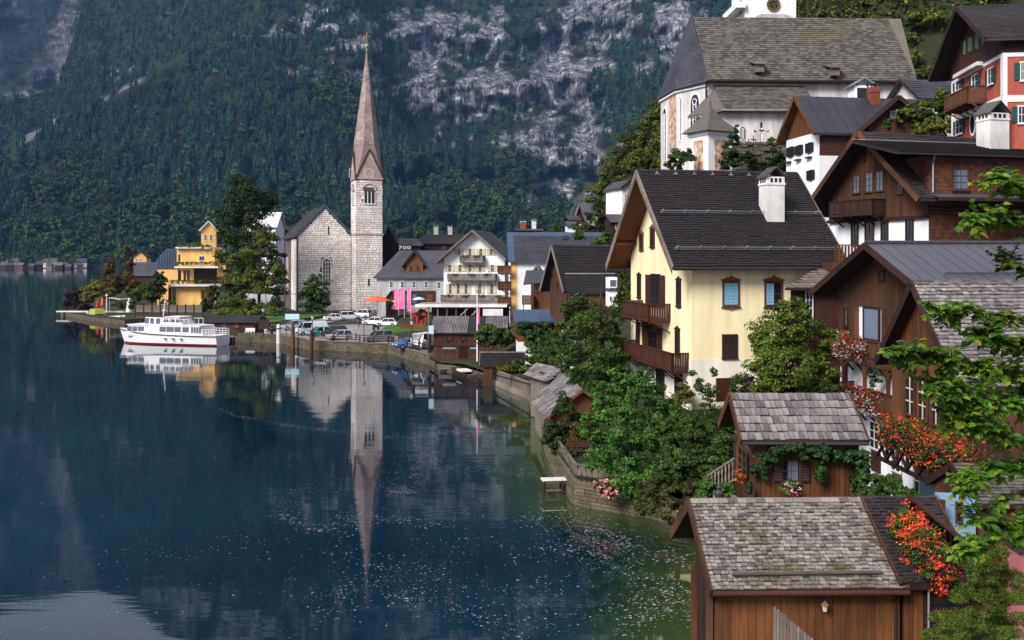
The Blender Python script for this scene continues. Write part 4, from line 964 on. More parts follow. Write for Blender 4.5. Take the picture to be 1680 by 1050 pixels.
# gable windows and doors
window(Y, yl, 1053, 397, 5, 22, 'wood_brown', 'glass', 2, 2, .10, crest='ornament', shut='shutter_dark', closed=True)
window(Y, yl, 1071, 390, 6, 26, 'wood_brown', 'glass', 2, 3, .10, crest='ornament')
window(Y, yl, 1049, 470, 4, 30, 'shutter_dark', 'glass', 2, 3, .14, crest='shutter_dark')
window(Y, yl, 1114, 481, 5, 36, 'shutter_dark', 'glass', 2, 3, .14, crest='shutter_dark')
window(Y, yl, 1076, 477, 14, 52, 'wood_red', 'glass', 2, 1, .08, shut='wood_red', sill=False, shw=1.0)
window(Y, yl, 1047, 551, 4, 34, 'shutter_dark', 'glass', 2, 3, .14, crest='shutter_dark')
window(Y, yl, 1112, 562, 5, 36, 'shutter_dark', 'glass', 2, 3, .14, crest='shutter_dark')
window(Y, yl, 1071, 557, 15, 52, 'wood_red', 'glass', 2, 1, .08, shut='wood_red', sill=False, shw=1.0)
window(Y, yl, 1114, 634, 11, 50, 'wood_dark', 'glass', 2, 2, .1, sill=False); window(Y, yl, 1084, 630, 12, 44, 'wood_dark', 'glass', 2, 2, .1, sill=False)
def yb(x_in, px_near, px_far, py_floor, dep):
    n0 = yl.at(px_near, py_floor)[0]; n1 = Y.along(-dep, 0, 0, 1, px_far); z = Y.z(-dep, n0, py_floor); return n0, n1, z
n0, n1, z = yb(0, 1100, 1021, 524, 1.55); balcony(Y, yl, n0, n1, z, 1.55, 1.0, 'wood_red', bw=.17, end1=True)
n0, n1, z = yb(0, 1130, 1020, 606, 1.15); balcony(Y, yl, n0, n1, z, 1.15, 1.0, 'wood_red', bw=.17)
MB().tube((8.1,-.9,hy.ze-.1),(8.1,-.15,hy.ze-.7),.06).tube((8.1,-.15,hy.ze-.7),(8.1,-.12,hy.ze-3.6),.06).build('downpipe', W_['iron'], Y)
MB().tube((-1.6,-1.06,hy.ze-.12),(10.3,-1.06,hy.ze-.16),.08,n=8).build('gutter', W_['iron'], Y)

# ================================================================ FLOWER CHALET (brown vertical boards) and its shingled bay
C = Thing('flower_chalet', 'brown board chalet with a seamed metal roof, white lower floors and flower balconies', 'house', at_px(1564, 44, 1.0), R(5))
Wc = 12.0; zE = C.z(-1.3, Wc+.6, 478); zR = C.z(-1.3, Wc/2, 400)
hc = House(C, 14.0, Wc, zE, zR, ovl=1.3, ovr=.5, ovf=.9, ovb=.9, th=.16)
hc.body(W_['plaster_white'], z0=-1.5); rf = hc.roof(W_['metal_dark'], W_['wood_dark'], .3); s = hc.slope('front'); seams(C, rf, s, .64, W_['metal_roof'])
hc.soffit(W_['wood_dark'])
p0 = s['O'] + s['V']*(s['S']*.60) + s['N']*.12; MB().bar(p0+s['U']*1.9, p0+s['U']*13.5, .03,.03).bar(p0+s['U']*1.9-s['V']*.12, p0+s['U']*13.5-s['V']*.12, .03,.03).build('snow_rail', W_['iron'], C)
MB().tube(s['O']+s['N']*.05, s['O']+s['U']*s['L']+s['N']*.05, .12, n=8).build('ridge_cap', W_['metal_dark'], rf)
cl = Face(C, (0,0,0), (0,1,0), (-1,0,0)); cl.off = .09
zb_ = cl.at(1392, 578)[1]
u_d0 = cl.at(1450, 530)[0]; u_d1 = cl.at(1409, 530)[0]; zt_, zd_ = cl.at(1430, 503)[1], cl.at(1430, 556)[1]
boards(C, C, cl, 0, Wc, zb_, gable_top_fn(hc), .22, W_['wood_brown'], d0=.06, skip=[(u_d0, u_d1, zd_-.4, zt_)], name='board', gap=.03)
boards(C, C, cl, 0, Wc, zb_, gable_top_fn(hc), .22, W_['wood_dark'], d0=.03, th=.025, gap=-.01, skip=[(u_d0, u_d1, zd_-.4, zt_)], minpx=999)
# loggia with white reveal
window(C, cl, 1433, 531, 24, 50, 'wood_dark', 'curtain', 1, 1, .10, sill=False)
for px_ in (1453, 1408): uu = cl.at(px_, 530)[0]; cl.b(MB(), uu-.15, uu+.15, zd_-.3, zt_, .05, .16).build('post', W_['wood_brown'], C)
window(C, cl, 1450, 453, 8, 14, 'wood_dark', 'black', 1, 1, .06, sill=False); window(C, cl, 1391, 520, 5, 26, 'wood_dark', 'glass', 1, 2, .08)
# upper flower balcony and lower gallery
z1 = C.z(-.75, Wc*.75, 583)
balcony(C, cl, -.5, Wc-.3, z1, .75, .95, 'wood_brown', bw=.14)
z2 = C.z(-.75, Wc*.8, 657)
cl.b(MB(), 0, Wc-1.9, z2, z1-.3, .01, .04).build('gallery_wall', W_['plaster_white'], C)
balcony(C, cl, -.5, Wc-1.9, z2, .75, .95, 'wood_brown', bw=.14)
for uu in (Wc-2.0, Wc-4.6, Wc-7.2, Wc-9.8):
    cl.b(MB(), uu-.1, uu+.1, z2, z1-.15, .6, .74).build('post', W_['wood_brown'], C)
    ar = MB()
    for sg in (-1, 1):
        pr = None
        for i in range(6):
            t = i/5*math.pi/2; q = cl.pt(uu + sg*(.1+.75*(1-math.cos(t))), z1-.95+.65*math.sin(t), .67)
            if pr is not None: ar.bar(pr, q, .10, .10)
            pr = q
    ar.build('arch_brace', W_['wood_brown'], C)
cl.b(MB(), -.4, Wc-1.9, z1-.32, z1-.14, .62, .76).build('beam', W_['wood_brown'], C)
window(C, cl, 1389, 617, 4, 38, 'wood_dark', 'glass', 1, 2, .05)
for px_, py_, wp_, hp_ in ((1438, 718, 15, 42), (1473, 752, 15, 48), (1512, 785, 16, 56)):
    window(C, cl, px_, py_-4, wp_, hp_, 'white', 'glass', 2, 3, .07, sill=False)
    u0 = cl.at(px_-wp_/2, py_)[0]; u1 = cl.at(px_+wp_/2, py_)[0]; zz = cl.at(px_, py_+hp_/2)[1]
    cl.b(MB(), u0, u1, zz-1.1, zz-.08, .0, .06).build('panel', W_['wood_brown'], C)
# bay
E = Thing('shingled_house', 'gabled house part with old silver shingles and tall wooden windows beside the flower chalet', 'house', at_px(1506+75, 38.2, 1.0), R(2))
E.loc.x = 17.35; E.o.location.x = 17.35; E.M = Matrix.Translation(E.loc) @ Matrix.Rotation(E.rz, 4, 'Z'); E.Mi = E.M.inverted()
We = 6.0; zR = E.z(-.6, We/2+.4, 462); zE = E.z(-.6, -1.3, 590)
he = House(E, 8.5, We+.8, zR-3.9, zR, ovl=.6, ovr=.4, ovf=.6, ovb=.4, th=.16)
zfl = E.z(-.5, 3, 742)
he.body(W_['wood_brown'], z0=zfl); rf = he.roof(W_['wood_dark'], W_['wood_dark'], .3)
cover(E, rf, he.slope('front'), .20, .24, W_['shingle'], th=.045, minpx=9); cover(E, rf, he.slope('back'), .4, .4, W_['shingle'], minpx=99); ridge_caps(E, rf, he, W_['shingle_old'], .3, .12)
el = Face(E, (0,0,0), (0,1,0), (-1,0,0)); ef = Face(E, (0,0,0), (1,0,0), (0,-1,0)); el.off = .035
boards(E, E, el, 0, We+.8, el.at(1490, 604)[1], gable_top_fn(he), .19, W_['wood_orange'], d0=.0)
for k, px_ in enumerate((1495, 1516, 1538, 1561)): window(E, el, px_, 648+k*7, 13, 62+k*3, 'wood_brown', 'glass', 2, 3, .09, sill=False, mun=.05, mm='cream')
m = MB()
for i in range(2):
    a0 = el.at(1507+i*20, 606+i*5); m.bar(el.pt(a0[0]-.35, a0[1]-.25, .08), el.pt(a0[0], a0[1]+.3, .08), .09); m.bar(el.pt(a0[0]+.35, a0[1]-.25, .08), el.pt(a0[0], a0[1]+.3, .08), .09)
m.build('gable_brace', W_['wood_brown'], E)
ef.b(MB(), 0, 8.5, zfl, he.zw, 0, .03).build('side_cladding', W_['wood_brown'], E)
# flower ledge carried by crossed braces
zl = zfl
m = MB().box(-.5, 0, -1.2, We+1.2, zl-.12, zl); lgd = m.build('ledge', W_['wood_brown'], E)
fo = Face(E, (-.5,0,0), (0,1,0), (-1,0,0)); n = 8
for i in range(n):
    a = -1.2 + (We+2.4)*i/n; b = a + (We+2.4)/n
    MB().bar(fo.pt(a, zl-1.0), fo.pt(b, zl-.08), .11, .09).build('brace', W_['wood_dark'], E); MB().bar(fo.pt(b, zl-1.0, .06), fo.pt(a, zl-.08, .06), .11, .09).build('brace', W_['wood_dark'], E)
    MB().bar(fo.pt(a, zl-1.05), fo.pt(a, zl), .12, .12).build('post', W_['wood_dark'], E)
for zz in (zl-.02, zl-1.02): MB().bar(fo.pt(-1.2, zz), fo.pt(We+1.2, zz), .14, .16).build('rail', W_['wood_dark'], E)
MB().box(.9, 9, -1.5, We, -1.5, zfl-.13).build('lower_wall', W_['plaster_blue'], E)
# low shingle porch roof at the far right
G2 = Thing('porch', 'low shingle porch roof against the pale blue wall at the right edge', 'porch', at_px(1602, 34.5, 1.0), R(0))
zE = G2.z(0,-.3,828); hp = House(G2, 5, 3.4, zE, zE+1.0, ovl=.1, ovf=.3, th=.14); hp.body(W_['wood_brown'], z0=-1); rr_ = hp.roof(W_['wood_dark'], W_['wood_dark']); cover(G2, rr_, hp.slope('front'), .17, .25, W_['shingle_old'], minpx=9)
gf_ = Face(G2, (0,0,0), (1,0,0), (0,-1,0))
PK = Thing('pink_wall_house', 'pink rendered house corner behind the feathery shrub at the lower right edge', 'house', at_px(1670, 24, 0), R(0)); MB().box(0, 4, 0, .5, -1, PK.z(0,0,905)).build('wall', M('plaster_pink', (.42,.13,.15), (.34,.10,.12), .9, 3), PK); MB().box(-.05, 4, -.1, .6, PK.z(0,0,905), PK.z(0,0,905)+.15).build('roof', W_['tile_mid'], PK)

# ================================================================ WOODEN WALL between yellow house and chalet
K = Thing('wooden_annex', 'low dark red board annex between the yellow house and the flower chalet', 'annex', at_px(1297, 59.5, 5.5), R(4))
zE = K.z(-.6,-.7,473); zT = K.z(-.6, 4, 441); Lk = K.along(0,0,1,0,1384)
MB().prism([(0,0,-3),(Lk,0,-3),(Lk,5,-3),(3.8,4,-3)],(0,0,zE+2.9)).build('wall', W_['wood_red'], K)
kf = Face(K, (0,0,0), (1,0,0), (0,-1,0)); kf.off = .035; boards(K, K, kf, 0, Lk, kf.at(1340,566)[1], zE-.1, .17, W_['wood_red'])
sl = dict(O=Vector((-.6,4.0,zT)), U=Vector((1,0,0)), V=Vector((0,-4.7,zE-zT)).normalized(), N=Vector((0,-(zT-zE),4.7)).normalized(), L=Lk+1.0, S=math.hypot(4.7, zT-zE))
rk_ = MB().prism([(-.6,-.7,zE),(Lk+.4,-.7,zE),(Lk+.4,4,zT),(3.2,4,zT)], (0,0,-.12)).build('roof', W_['wood_dark'], K); cover(K, rk_, sl, .6, .2, W_['wood_grey'], name='roof_board', rest='roof_boards', skip=lambda u, v: u < 3.8*(1-v/math.hypot(4.7, zT-zE)))
uu = kf.at(1330, 500)[0]; window(K, kf, 1327, 505, 10, 52, 'white', 'glass', 2, 4, .05)
balcony(K, kf, Lk*.35, Lk+.8, kf.at(1360,560)[1], .9, .9, 'wood_dark', open_=True, bw=.3)
b3 = kf.at(1384,430)[1]
KB = Thing('roof_balcony', 'small fretted brown balcony rail above the low annex roof', 'balcony', at_px(1369, 62, 5.5), R(8)); kb = Face(KB, (0,0,0),(1,0,0),(0,-1,0))
MB().box(0, 2.0, 0, 2.5, KB.z(0,0,436)-.3, KB.z(0,0,430)).build('floor', W_['wood_brown'], KB)
its = []; zA, zB_ = KB.z(0,0,430), KB.z(0,0,402)
for i in range(9): its.append((fr(kb.pt(.1+i*.21,(zA+zB_)/2,.0), kb.u, kb.n, Vector((0,0,1))), .13, .03, zB_-zA-.1))
pieces(KB, KB, 'baluster', its, W_['wood_orange'], 'balusters', 6); MB().bar(kb.pt(0,zB_), kb.pt(2,zB_), .1,.08).build('handrail', W_['wood_orange'], KB)

# ================================================================ WOODEN CHALET ABOVE (brown shingled side)
D_ = Thing('wooden_chalet', 'old wooden chalet with dark balcony, white ground floor and shingled side wall', 'house', at_px(1523, 71.4, 8.0), R(20))
Wd_ = 11.0; zE = D_.z(-1.6,-.9,325); zR = D_.z(-1.6, Wd_/2, 216)
hd = House(D_, 17, Wd_, zE, zR, ovl=1.7, ovr=.5, ovf=.9, ovb=1.6, th=.2)
hd.body(W_['plaster_white'], z0=-3); rf = hd.roof(W_['tile_mid'], W_['wood_brown'], .35); hd.soffit(W_['wood_dark'])
s = hd.slope('front'); cover(D_, rf, s, .26, .42, W_['tile_mid'], minpx=12, u1=4.0); cover(D_, rf, s, .3, .5, W_['tile_mid'], minpx=99, u0=4.0, v1=2.3); cover(D_, rf, hd.slope('back'), .6, .8, W_['tile_mid'], minpx=99)
dl = Face(D_, (0,0,0), (0,1,0), (-1,0,0)); df = Face(D_, (0,0,0), (1,0,0), (0,-1,0)); dl.off = .09
zc = dl.at(1500, 354)[1]
hd.gable_top(W_['wood_dark'], zc, proud=.05)
boards(D_, D_, dl, -.02, Wd_+.02, zc-.1, gable_top_fn(hd), .21, W_['wood_brown'], d0=.06, name='board', gap=.02)
dl.b(MB(), -.1, Wd_+.1, zc-.25, zc+.0, .05, .22).build('beam', W_['wood_dark'], D_)
wall_shingles(D_, D_, df, .02, 17, df.at(1560,398)[1]-3, df.at(1560,331)[1], .28, .34, W_['shingle_wall'], minpx=8.5)
n0 = dl.at(1455,350)[0]; n1 = D_.along(-1.3,0,0,1,1361); zf = D_.z(-1.3, n0, 349); balcony(D_, dl, n0, n1, zf, 1.35, 1.05, 'wood_dark', bw=.16)
for px_, py_, wp_, hp_, fm in ((1407,302,10,28,'wood_brown'),(1428,299,11,30,'wood_brown'),(1445,297,11,30,'wood_brown'),(1478,304,9,24,'wood_brown'),(1420,254,3,14,'wood_dark')):
    window(D_, dl, px_, py_, wp_, hp_, fm, 'glass_sky' if wp_ > 9 else 'glass', 2, 3, .08)
for px_, py_, wp_, hp_ in ((1404,383,9,32),(1428,381,12,32),(1453,380,9,31),(1494,378,10,34)):
    window(D_, dl, px_, py_, wp_, hp_, 'wood_red' if wp_ == 12 else 'wood_dark', 'glass', 2, 3, .09, crest='wood_brown')
# cross wing dormer with shingle cheek, window and seamed roof
x0_ = Thing('wing', 'shingled cross wing with a tiled lean roof and lattice window on the wooden chalet', 'house wing', D_.w((D_.along(0,-.5,1,0,1531), -.5, 0)), R(14))
zt0 = x0_.z(0,0,254); zt1 = x0_.z(0, 4, 238); zb0 = x0_.z(0,0,323)
MB().box(0, 14, 0, 6, zb0-.5, zt0).build('wall', W_['wood_brown'], x0_); xf = Face(x0_, (0,0,0),(1,0,0),(0,-1,0)); xl = Face(x0_, (0,0,0),(0,1,0),(-1,0,0)); xf.off = .06
wall_shingles(x0_, x0_, xf, 0, 12, zb0+.2, zt0, .27, .34, W_['shingle_wall'], minpx=8.5); wall_shingles(x0_, x0_, xl, 0, 5, zb0, zt0, .27, .34, W_['shingle_wall'], minpx=8.5)
window(x0_, xf, 1575, 294, 24, 32, 'wood_brown', 'glass_sky', 2, 3, .12, curtain=True, mun=.05); window(x0_, xf, 1650, 290, 24, 28, 'wood_brown', 'glass_sky', 2, 3, .12, mun=.05)
sl = dict(O=Vector((-3.2,5.0,zt1+.35)), U=Vector((1,0,0)), V=Vector((0,-5.6,zt0+.05-zt1-.35)).normalized(), N=Vector((0,(zt1-zt0+.3),5.6)).normalized(), L=15.5, S=math.hypot(5.6, zt1-zt0+.3))
sl['N'] = sl['U'].cross(sl['V']); sl['N'] = sl['N'] if sl['N'].z > 0 else -sl['N']
wr = MB().prism([(-3.2,-.6,zt0+.05),(-3.2,5,zt1+.35),(-3.2,5,zt1+.15),(-3.2,-.6,zt0-.12)], (16,0,0)).build('roof', W_['tile_dark'], x0_); cover(x0_, wr, sl, .42, .32, W_['tile_dark'], th=.05, minpx=9)
MB().bar((-3.2,-.66,zt0-.02),(12.8,-.66,zt0-.02),.14,.12).build('gutter', W_['iron'], x0_); MB().tube((-.3,-.6,zt0-.1),(-.1,-.12,zt0-.6),.06).tube((-.1,-.12,zt0-.6),(-.1,-.12,zb0+.3),.06).build('downpipe', W_['galv'], x0_)
MB().bar((-3.3,4.9,zt1+.45),(8,4.9,zt1+.45),.10,.04).build('flashing', W_['galv'], x0_)
MB().prism([(-.2,-1.1,zb0-.05),(12,-1.1,zb0-.05),(12,.3,zb0+.32),(-.2,.3,zb0+.32)], (0,0,-.1)).build('apron_roof', W_['metal_roof'], x0_); MB().bar((-.3,-1.1,zb0-.2),(12,-1.1,zb0-.2),.2,.24).build('eave_board', W_['wood_dark'], x0_)
chimney(x0_, (7.6, 3.2, x0_.z(7.6,3.2,240)), 1.7, 1.5, 1.55+.9, below=2)

# ================================================================ HOUSE WITH BLACK METAL ROOF
Gm = Thing('black_roof_house', 'white and brown house with a black standing seam roof and red brick chimney', 'house', at_px(1344, 92.6, 15.0), R(9))
zE = Gm.z(-.7,-.5,218); zR = Gm.z(-.7, 3.3, 157); Wg = Gm.along(0,0,0,1,1290)
hg = House(Gm, 12, Wg, zE, zR, ovl=.8, ovr=.4, ovf=.6, ovb=.6, th=.18)
hg.body(W_['plaster_white'], z0=-6); rf = hg.roof(W_['metal_dark'], W_['wood_brown'], .35); seams(Gm, rf, hg.slope('front'), 1.15, W_['metal_dark'], cross=[0,.42,1]); seams(Gm, rf, hg.slope('back'), 1.2, W_['metal_dark'])
gl = Face(Gm, (0,0,0), (0,1,0), (-1,0,0)); gf2 = Face(Gm, (0,0,0), (1,0,0), (0,-1,0)); hg.soffit(W_['soffit']); gl.off = .01
zc = gl.at(1320, 222)[1]; boards(Gm, Gm, gl, 0, Wg, zc, gable_top_fn(hg), .25, W_['wood_orange'], minpx=8)
boards(Gm, Gm, gf2, .02, 12, gf2.at(1365,255)[1], zE, .2, W_['wood_h'], horiz=True, minpx=7)
for px_, py_ in ((1298,249),(1312,246),(1329,242)): window(Gm, gl, px_, py_, 4.5, 15, 'black', 'glass', 1, 2, .05, shut='black', shw=.5)
for px_, py_ in ((1295,266),(1311,262),(1329,258)): u_, z_ = gl.at(px_, py_); gl.b(MB(), u_-.5, u_+.5, z_-.09, z_+.05, 0, .3).build('flower_shelf', W_['black'], Gm)
window(Gm, gl, 1331, 287, 4.5, 15, 'black', 'glass', 1, 2, .05, shut='black', shw=.5)
xw = Gm.along(0,-.3,1,0,1425); wing = Thing('wing', 'dark red gabled wing on the right of the black seamed roof house', 'house wing', Gm.w((xw,-.35,0)), R(-8))
Lw = wing.along(0,0,1,0,1518); ax_ = Lw/2
zRw = wing.z(ax_, -.6, 157); zEw = wing.z(-.4,-.6,216)
hw_ = House(wing, 8, Lw, zEw, zRw, ovl=.7, ovr=0, ovf=1.2, ovb=.6, ax='y', th=.18); hw_.body(W_['wood_red'], z0=-4); rfw = hw_.roof(W_['metal_dark'], W_['wood_dark'], .35); seams(wing, rfw, hw_.slope('front'), .6, W_['metal_dark']); seams(wing, rfw, hw_.slope('back'), .6, W_['metal_dark'])
wf = Face(wing, (0,0,0), (1,0,0), (0,-1,0)); wf.off = .035; boards(wing, wing, wf, 0, Lw, wf.at(1470,225)[1], gable_top_fn(hw_), .25, W_['wood_red'], minpx=8)
window(wing, wf, 1466, 188, 12, 13, 'wood_dark', 'glass_sky', 1, 1, .12)
chimney(Gm, (Gm.along(0,3.2,1,0,1433), 3.2, zR), .9, .9, 1.0, 'brick_red', 'slab', 'metal_dark', below=2)

# ================================================================ CATHOLIC CHURCH ON THE TERRACE
Hc = Thing('hillside_church', 'big pale church with a mossy grey shingle roof and pointed choir above the village', 'church', at_px(1160, 125, 24.0), R(2))
zE = Hc.z(0,-.8,131); Lc = Hc.along(0,0,1,0,1493); Wn = 16.0; zR = Hc.z(0, Wn/2, 28)
MB().box(0, Lc, 0, Wn, -4, zE-.2).build('wall', W_['plaster_old'], Hc)
ohx = Hc.along(0, Wn/2, 1, 0, 1137); rgt = Hc.along(0, Wn/2, 1, 0, 1478)
m = MB(); m.prism([(0,-.9,zE),(0,Wn/2,zR),(0,Wn+.9,zE),(0,Wn+.9,zE-.25),(0,-.9,zE-.25)], (Lc+.3,0,0)); rf = None
# nave roof with hipped right end and leaning left verge, as solid
V0 = [(-.1,-.9,zE),(Lc+.5,-.9,zE),(Lc+.5,Wn+.9,zE),(-.1,Wn+.9,zE),(ohx,Wn/2,zR),(rgt,Wn/2,zR)]
m = MB().add(V0 + [(x,y,z-.3) for x,y,z in V0[:4]], [(0,1,5,4),(1,2,5),(2,3,4,5),(3,0,4),(0,6,7,1),(1,7,8,2),(2,8,9,3),(3,9,6,0),(6,9,8,7)]); rf = m.build('roof', W_['shingle_old'], Hc)
Vv = (Vector((0,-.9,zE))-Vector((0,Wn/2,zR))); S_ = Vv.length; Vv.normalize(); U_ = Vector((1,0,0)); N_ = U_.cross(Vv); N_ = N_ if N_.z > 0 else -N_
sl = dict(O=Vector((0,Wn/2,zR)), U=U_, V=Vv, N=N_, L=Lc+.5, S=S_)
cover(Hc, rf, sl, .45, .55, W_['shingle_old'], th=.05, minpx=9.5, skip=lambda u, v: u < ohx*(1-v/S_) + .1 or u > rgt + (Lc+.4-rgt)*v/S_)
# choir: polygonal end with pointed windows
pc = [Hc.Mi @ v for v in (P(1160,0,125), P(1110,0,130.0), P(1084,0,137.5), P(1100,0,147), P(1135,0,147))]
pc = [Vector((v.x, v.y, 0)) for v in pc]; pc[0] = Vector((0,0,0))
m = MB(); zb = -4; zt = zE-.1
m.prism([(p.x,p.y,zb) for p in pc] + [(0,Wn,zb)], (0,0,zt-zb)); m.build('choir_wall', W_['plaster_old'], Hc)
oc = [Vector((p.x,p.y,0)) for p in pc]; ctr = Vector((0,Wn/2,0)); eave = [ctr + (p-ctr)*1.09 + Vector((0,0,zE-.15)) for p in oc] ; eave[0] = Vector((-.1,-.9,zE-.05)); apex = Vector((ohx-.2, Wn/2, zR+.3))
mb = MB(); mb.add(eave + [Vector((0,Wn+.9,zE)), apex], [(i, i+1, 6) if False else (i+1, i, 6) for i in range(5)]); mb.add([e-Vector((0,0,.3)) for e in eave]+[Vector((0,Wn+.9,zE-.3))]+eave+[Vector((0,Wn+.9,zE))], [(i,i+1,i+7,i+6) for i in range(5)]+[(5,4,3,2,1,0)])
cr_ = mb.build('choir_roof', W_['shingle_old'], Hc)
its = []
for i in range(4):
    e0, e1 = eave[i], eave[i+1]; Sx = (apex-(e0+e1)/2).length; nrow = int(Sx/.5)
    for r in range(nrow):
        t = (r+.3)/nrow; a = e0.lerp(apex, t); b = e1.lerp(apex, t); u = (b-a); Lr = u.length
        if Lr < .15: continue
        u.normalize(); v = ((e0+e1)/2-apex).normalized(); v = (v - u*v.dot(u)).normalized(); nn = u.cross(v); nn = nn if nn.dot(Vector(((e0+e1)/2-ctr))) > 0 else -nn
        k = max(1, round(Lr/.6))
        for j in range(k): its.append((fr(a + u*(Lr*(j+.5)/k) + nn*.05, u, v, nn) @ Matrix.Rotation(random.uniform(-.06,.06),4,'Z'), Lr/k-.03, .62, .06))
pieces(Hc, cr_, 'shingle', its, W_['tile_slate'], 'shingle_covering', 10)
MB().tube(apex-Vector((0,0,.3)), apex+Vector((0,0,1.6)), .12,.03).lathe([(.02,1.2),(.22,1.45),(.02,1.7)], apex, 8).build('finial', W_['iron'], cr_)
def lancet(T, face, px, py0, py1, wp, frame, rose=True):
    u0 = face.at(px-wp/2,(py0+py1)/2)[0]; u1 = face.at(px+wp/2,(py0+py1)/2)[0]; u0,u1 = min(u0,u1),max(u0,u1); zt = face.at(px,py0)[1]; zb = face.at(px,py1)[1]; c=(u0+u1)/2; hw=(u1-u0)/2; zs = zt-hw*1.7
    def arch(k, dz=0): return [(c-hw*k,zb-dz),(c+hw*k,zb-dz)] + [(c+hw*k*math.cos(t)**.8 if math.cos(t)>0 else c, zs+(zt-zs)*k*math.sin(t)) for t in [i*math.pi/2/6 for i in range(7)]] + [(c-hw*k*(math.cos(t)**.8 if math.cos(t)>1e-6 else 0), zs+(zt-zs)*k*math.sin(t)) for t in [(5-i)*math.pi/2/6 for i in range(6)]]
    W0 = MB().prism([face.pt(a,z,.005) for a,z in arch(1.25,.2)], face.n*.10).build('window', MAT[frame], T)
    MB().prism([face.pt(a,z,.107) for a,z in arch(1.0)], face.n*.02).build('pane', W_['glass'], W0)
    m = MB()
    for i in (1,2): q = u0+(u1-u0)*i/3; face.b(m, q-.06, q+.06, zb, zs+.3, .128, .18)
    k = int((zs-zb)/.9)
    for i in range(1,k): face.b(m, u0, u1, zb+(zs-zb)*i/k-.025, zb+(zs-zb)*i/k+.025, .128, .15)
    if rose:
        for i in range(8): t=i*math.pi/4; m.bar(face.pt(c+hw*.5*math.cos(t), zs+hw*.55+hw*.5*math.sin(t),.15), face.pt(c+hw*.5*math.cos(t+.8), zs+hw*.55+hw*.5*math.sin(t+.8),.15), .08); 
    m.build('tracery', MAT[frame], W0); return W0
def edge_face(T, a, b):
    u = (b-a); n = Vector((u.y,-u.x,0)).normalized(); mid = (a+b)/2
    if (n).dot(mid-ctr) < 0: n = -n
    return Face(T, (a.x,a.y,0), u, n)
f01 = edge_face(Hc, pc[1], pc[0]); f12 = edge_face(Hc, pc[2], pc[1])
lancet(Hc, f01, 1141, 155, 243, 14, 'plaster_white'); lancet(Hc, f12, 1091.5, 178, 262, 4, 'plaster_white', False); lancet(Hc, f01, 1116, 160, 230, 4, 'plaster_white', False)
fres = M('fresco', (.50,.22,.13), (.66,.55,.46), .9, 2.5, var=.0, wear=.6, wscale=1.6, bump=.1)
ua, ub = f12.at(1098,200)[0], f12.at(1109,200)[0]; f12.b(MB(), min(ua,ub), max(ua,ub), f12.at(1103,248)[1], f12.at(1103,158)[1], .0, .03).build('fresco', fres, Hc)
for ff_ in (f01, f12): ff_.b(MB(), 0, 12, zt-.5, zt, 0, .25) if False else None
mm = MB(); 
for i in range(3): mm.bar(pc[i]+Vector((0,0,zt-.3)), pc[i+1]+Vector((0,0,zt-.3)), .5, .5)
mm.build('cornice', W_['plaster_white'], Hc)
# side aisle with lower lean roof
ai = Thing('church_aisle', 'low pale side aisle with a grey lean-to roof along the hillside church', 'church aisle', Hc.w((Hc.along(0,-5,1,0,1186),-5.0,0)), R(2))
La = ai.along(0,0,1,0,1300); za = ai.z(0,-.6,180); zb2 = ai.z(0,5,140)
MB().prism([(-2.2,5,-4),(0,0,-4),(La,0,-4),(La,5,-4)], (0,0,za+4-.2)).build('wall', W_['plaster_old'], ai)
E0=[(-3.2,5,za),(-.6,-.9,za),(La+3,-.9,za),(La+3,5,zb2),(.6,5,zb2)]
ar = MB().add(E0+[(x,y,z-.3) for x,y,z in (E0[0],E0[1],E0[2])], [(0,1,4),(1,2,3,4),(0,5,6,1),(1,6,7,2)]).build('roof', W_['shingle_old'], ai)
Vv = (Vector((0,-.9,za))-Vector((0,5,zb2))); S2 = Vv.length; Vv.normalize(); N2 = Vector((1,0,0)).cross(Vv); N2 = N2 if N2.z>0 else -N2
cover(ai, ar, dict(O=Vector((0,5,zb2)),U=Vector((1,0,0)),V=Vv,N=N2,L=La+3,S=S2), .42, .55, W_['shingle_old'], th=.05, minpx=10)
MB().tube((-.5,-1.0,za-.1),(La+2.6,-1.0,za-.1),.1).build('gutter', W_['galv'], ai)
aif = Face(ai,(0,0,0),(1,0,0),(0,-1,0)); lancet(ai, aif, 1218, 208, 228, 7, 'plaster_grey', False)
MB().box(Lc*.62, Lc+.3, -.5, -.05, ai.z(10,0,142)-ai.loc.z+Hc.loc.z-24+24-24.0+0, ai.z(10,0,142)).build('band', W_['plaster_white'], Hc) if False else None
for px_,py_ in ((1243,118),(1366,124)):
    O_ = sl['O']; q = ray(Hc, px_, py_, O_, N_)
    m = MB().box(q.x-.5,q.x+.5,q.y-1.2,q.y+1,q.z-.2,q.z+.75); d = m.build('dormer', W_['wood_grey'], rf); MB().prism([(q.x-.8,q.y-1.5,q.z+.7),(q.x+.8,q.y-1.5,q.z+.7),(q.x+.8,q.y+1.5,q.z+1.6),(q.x-.8,q.y+1.5,q.z+1.6)],(0,0,.12)).build('dormer_roof', W_['shingle_old'], d)
# gutter
MB().tube((-.2,-1.0,zE-.15),(Lc+.4,-1.0,zE-.15),.12).build('gutter', W_['wood_dark'], Hc); MB().tube((-.3,-1.0,zE-.2),(-.15,-.1,zE-1.2),.1).tube((-.15,-.1,zE-1.2),(-.15,-.1,-3),.1).build('downpipe', W_['wood_dark'], Hc)
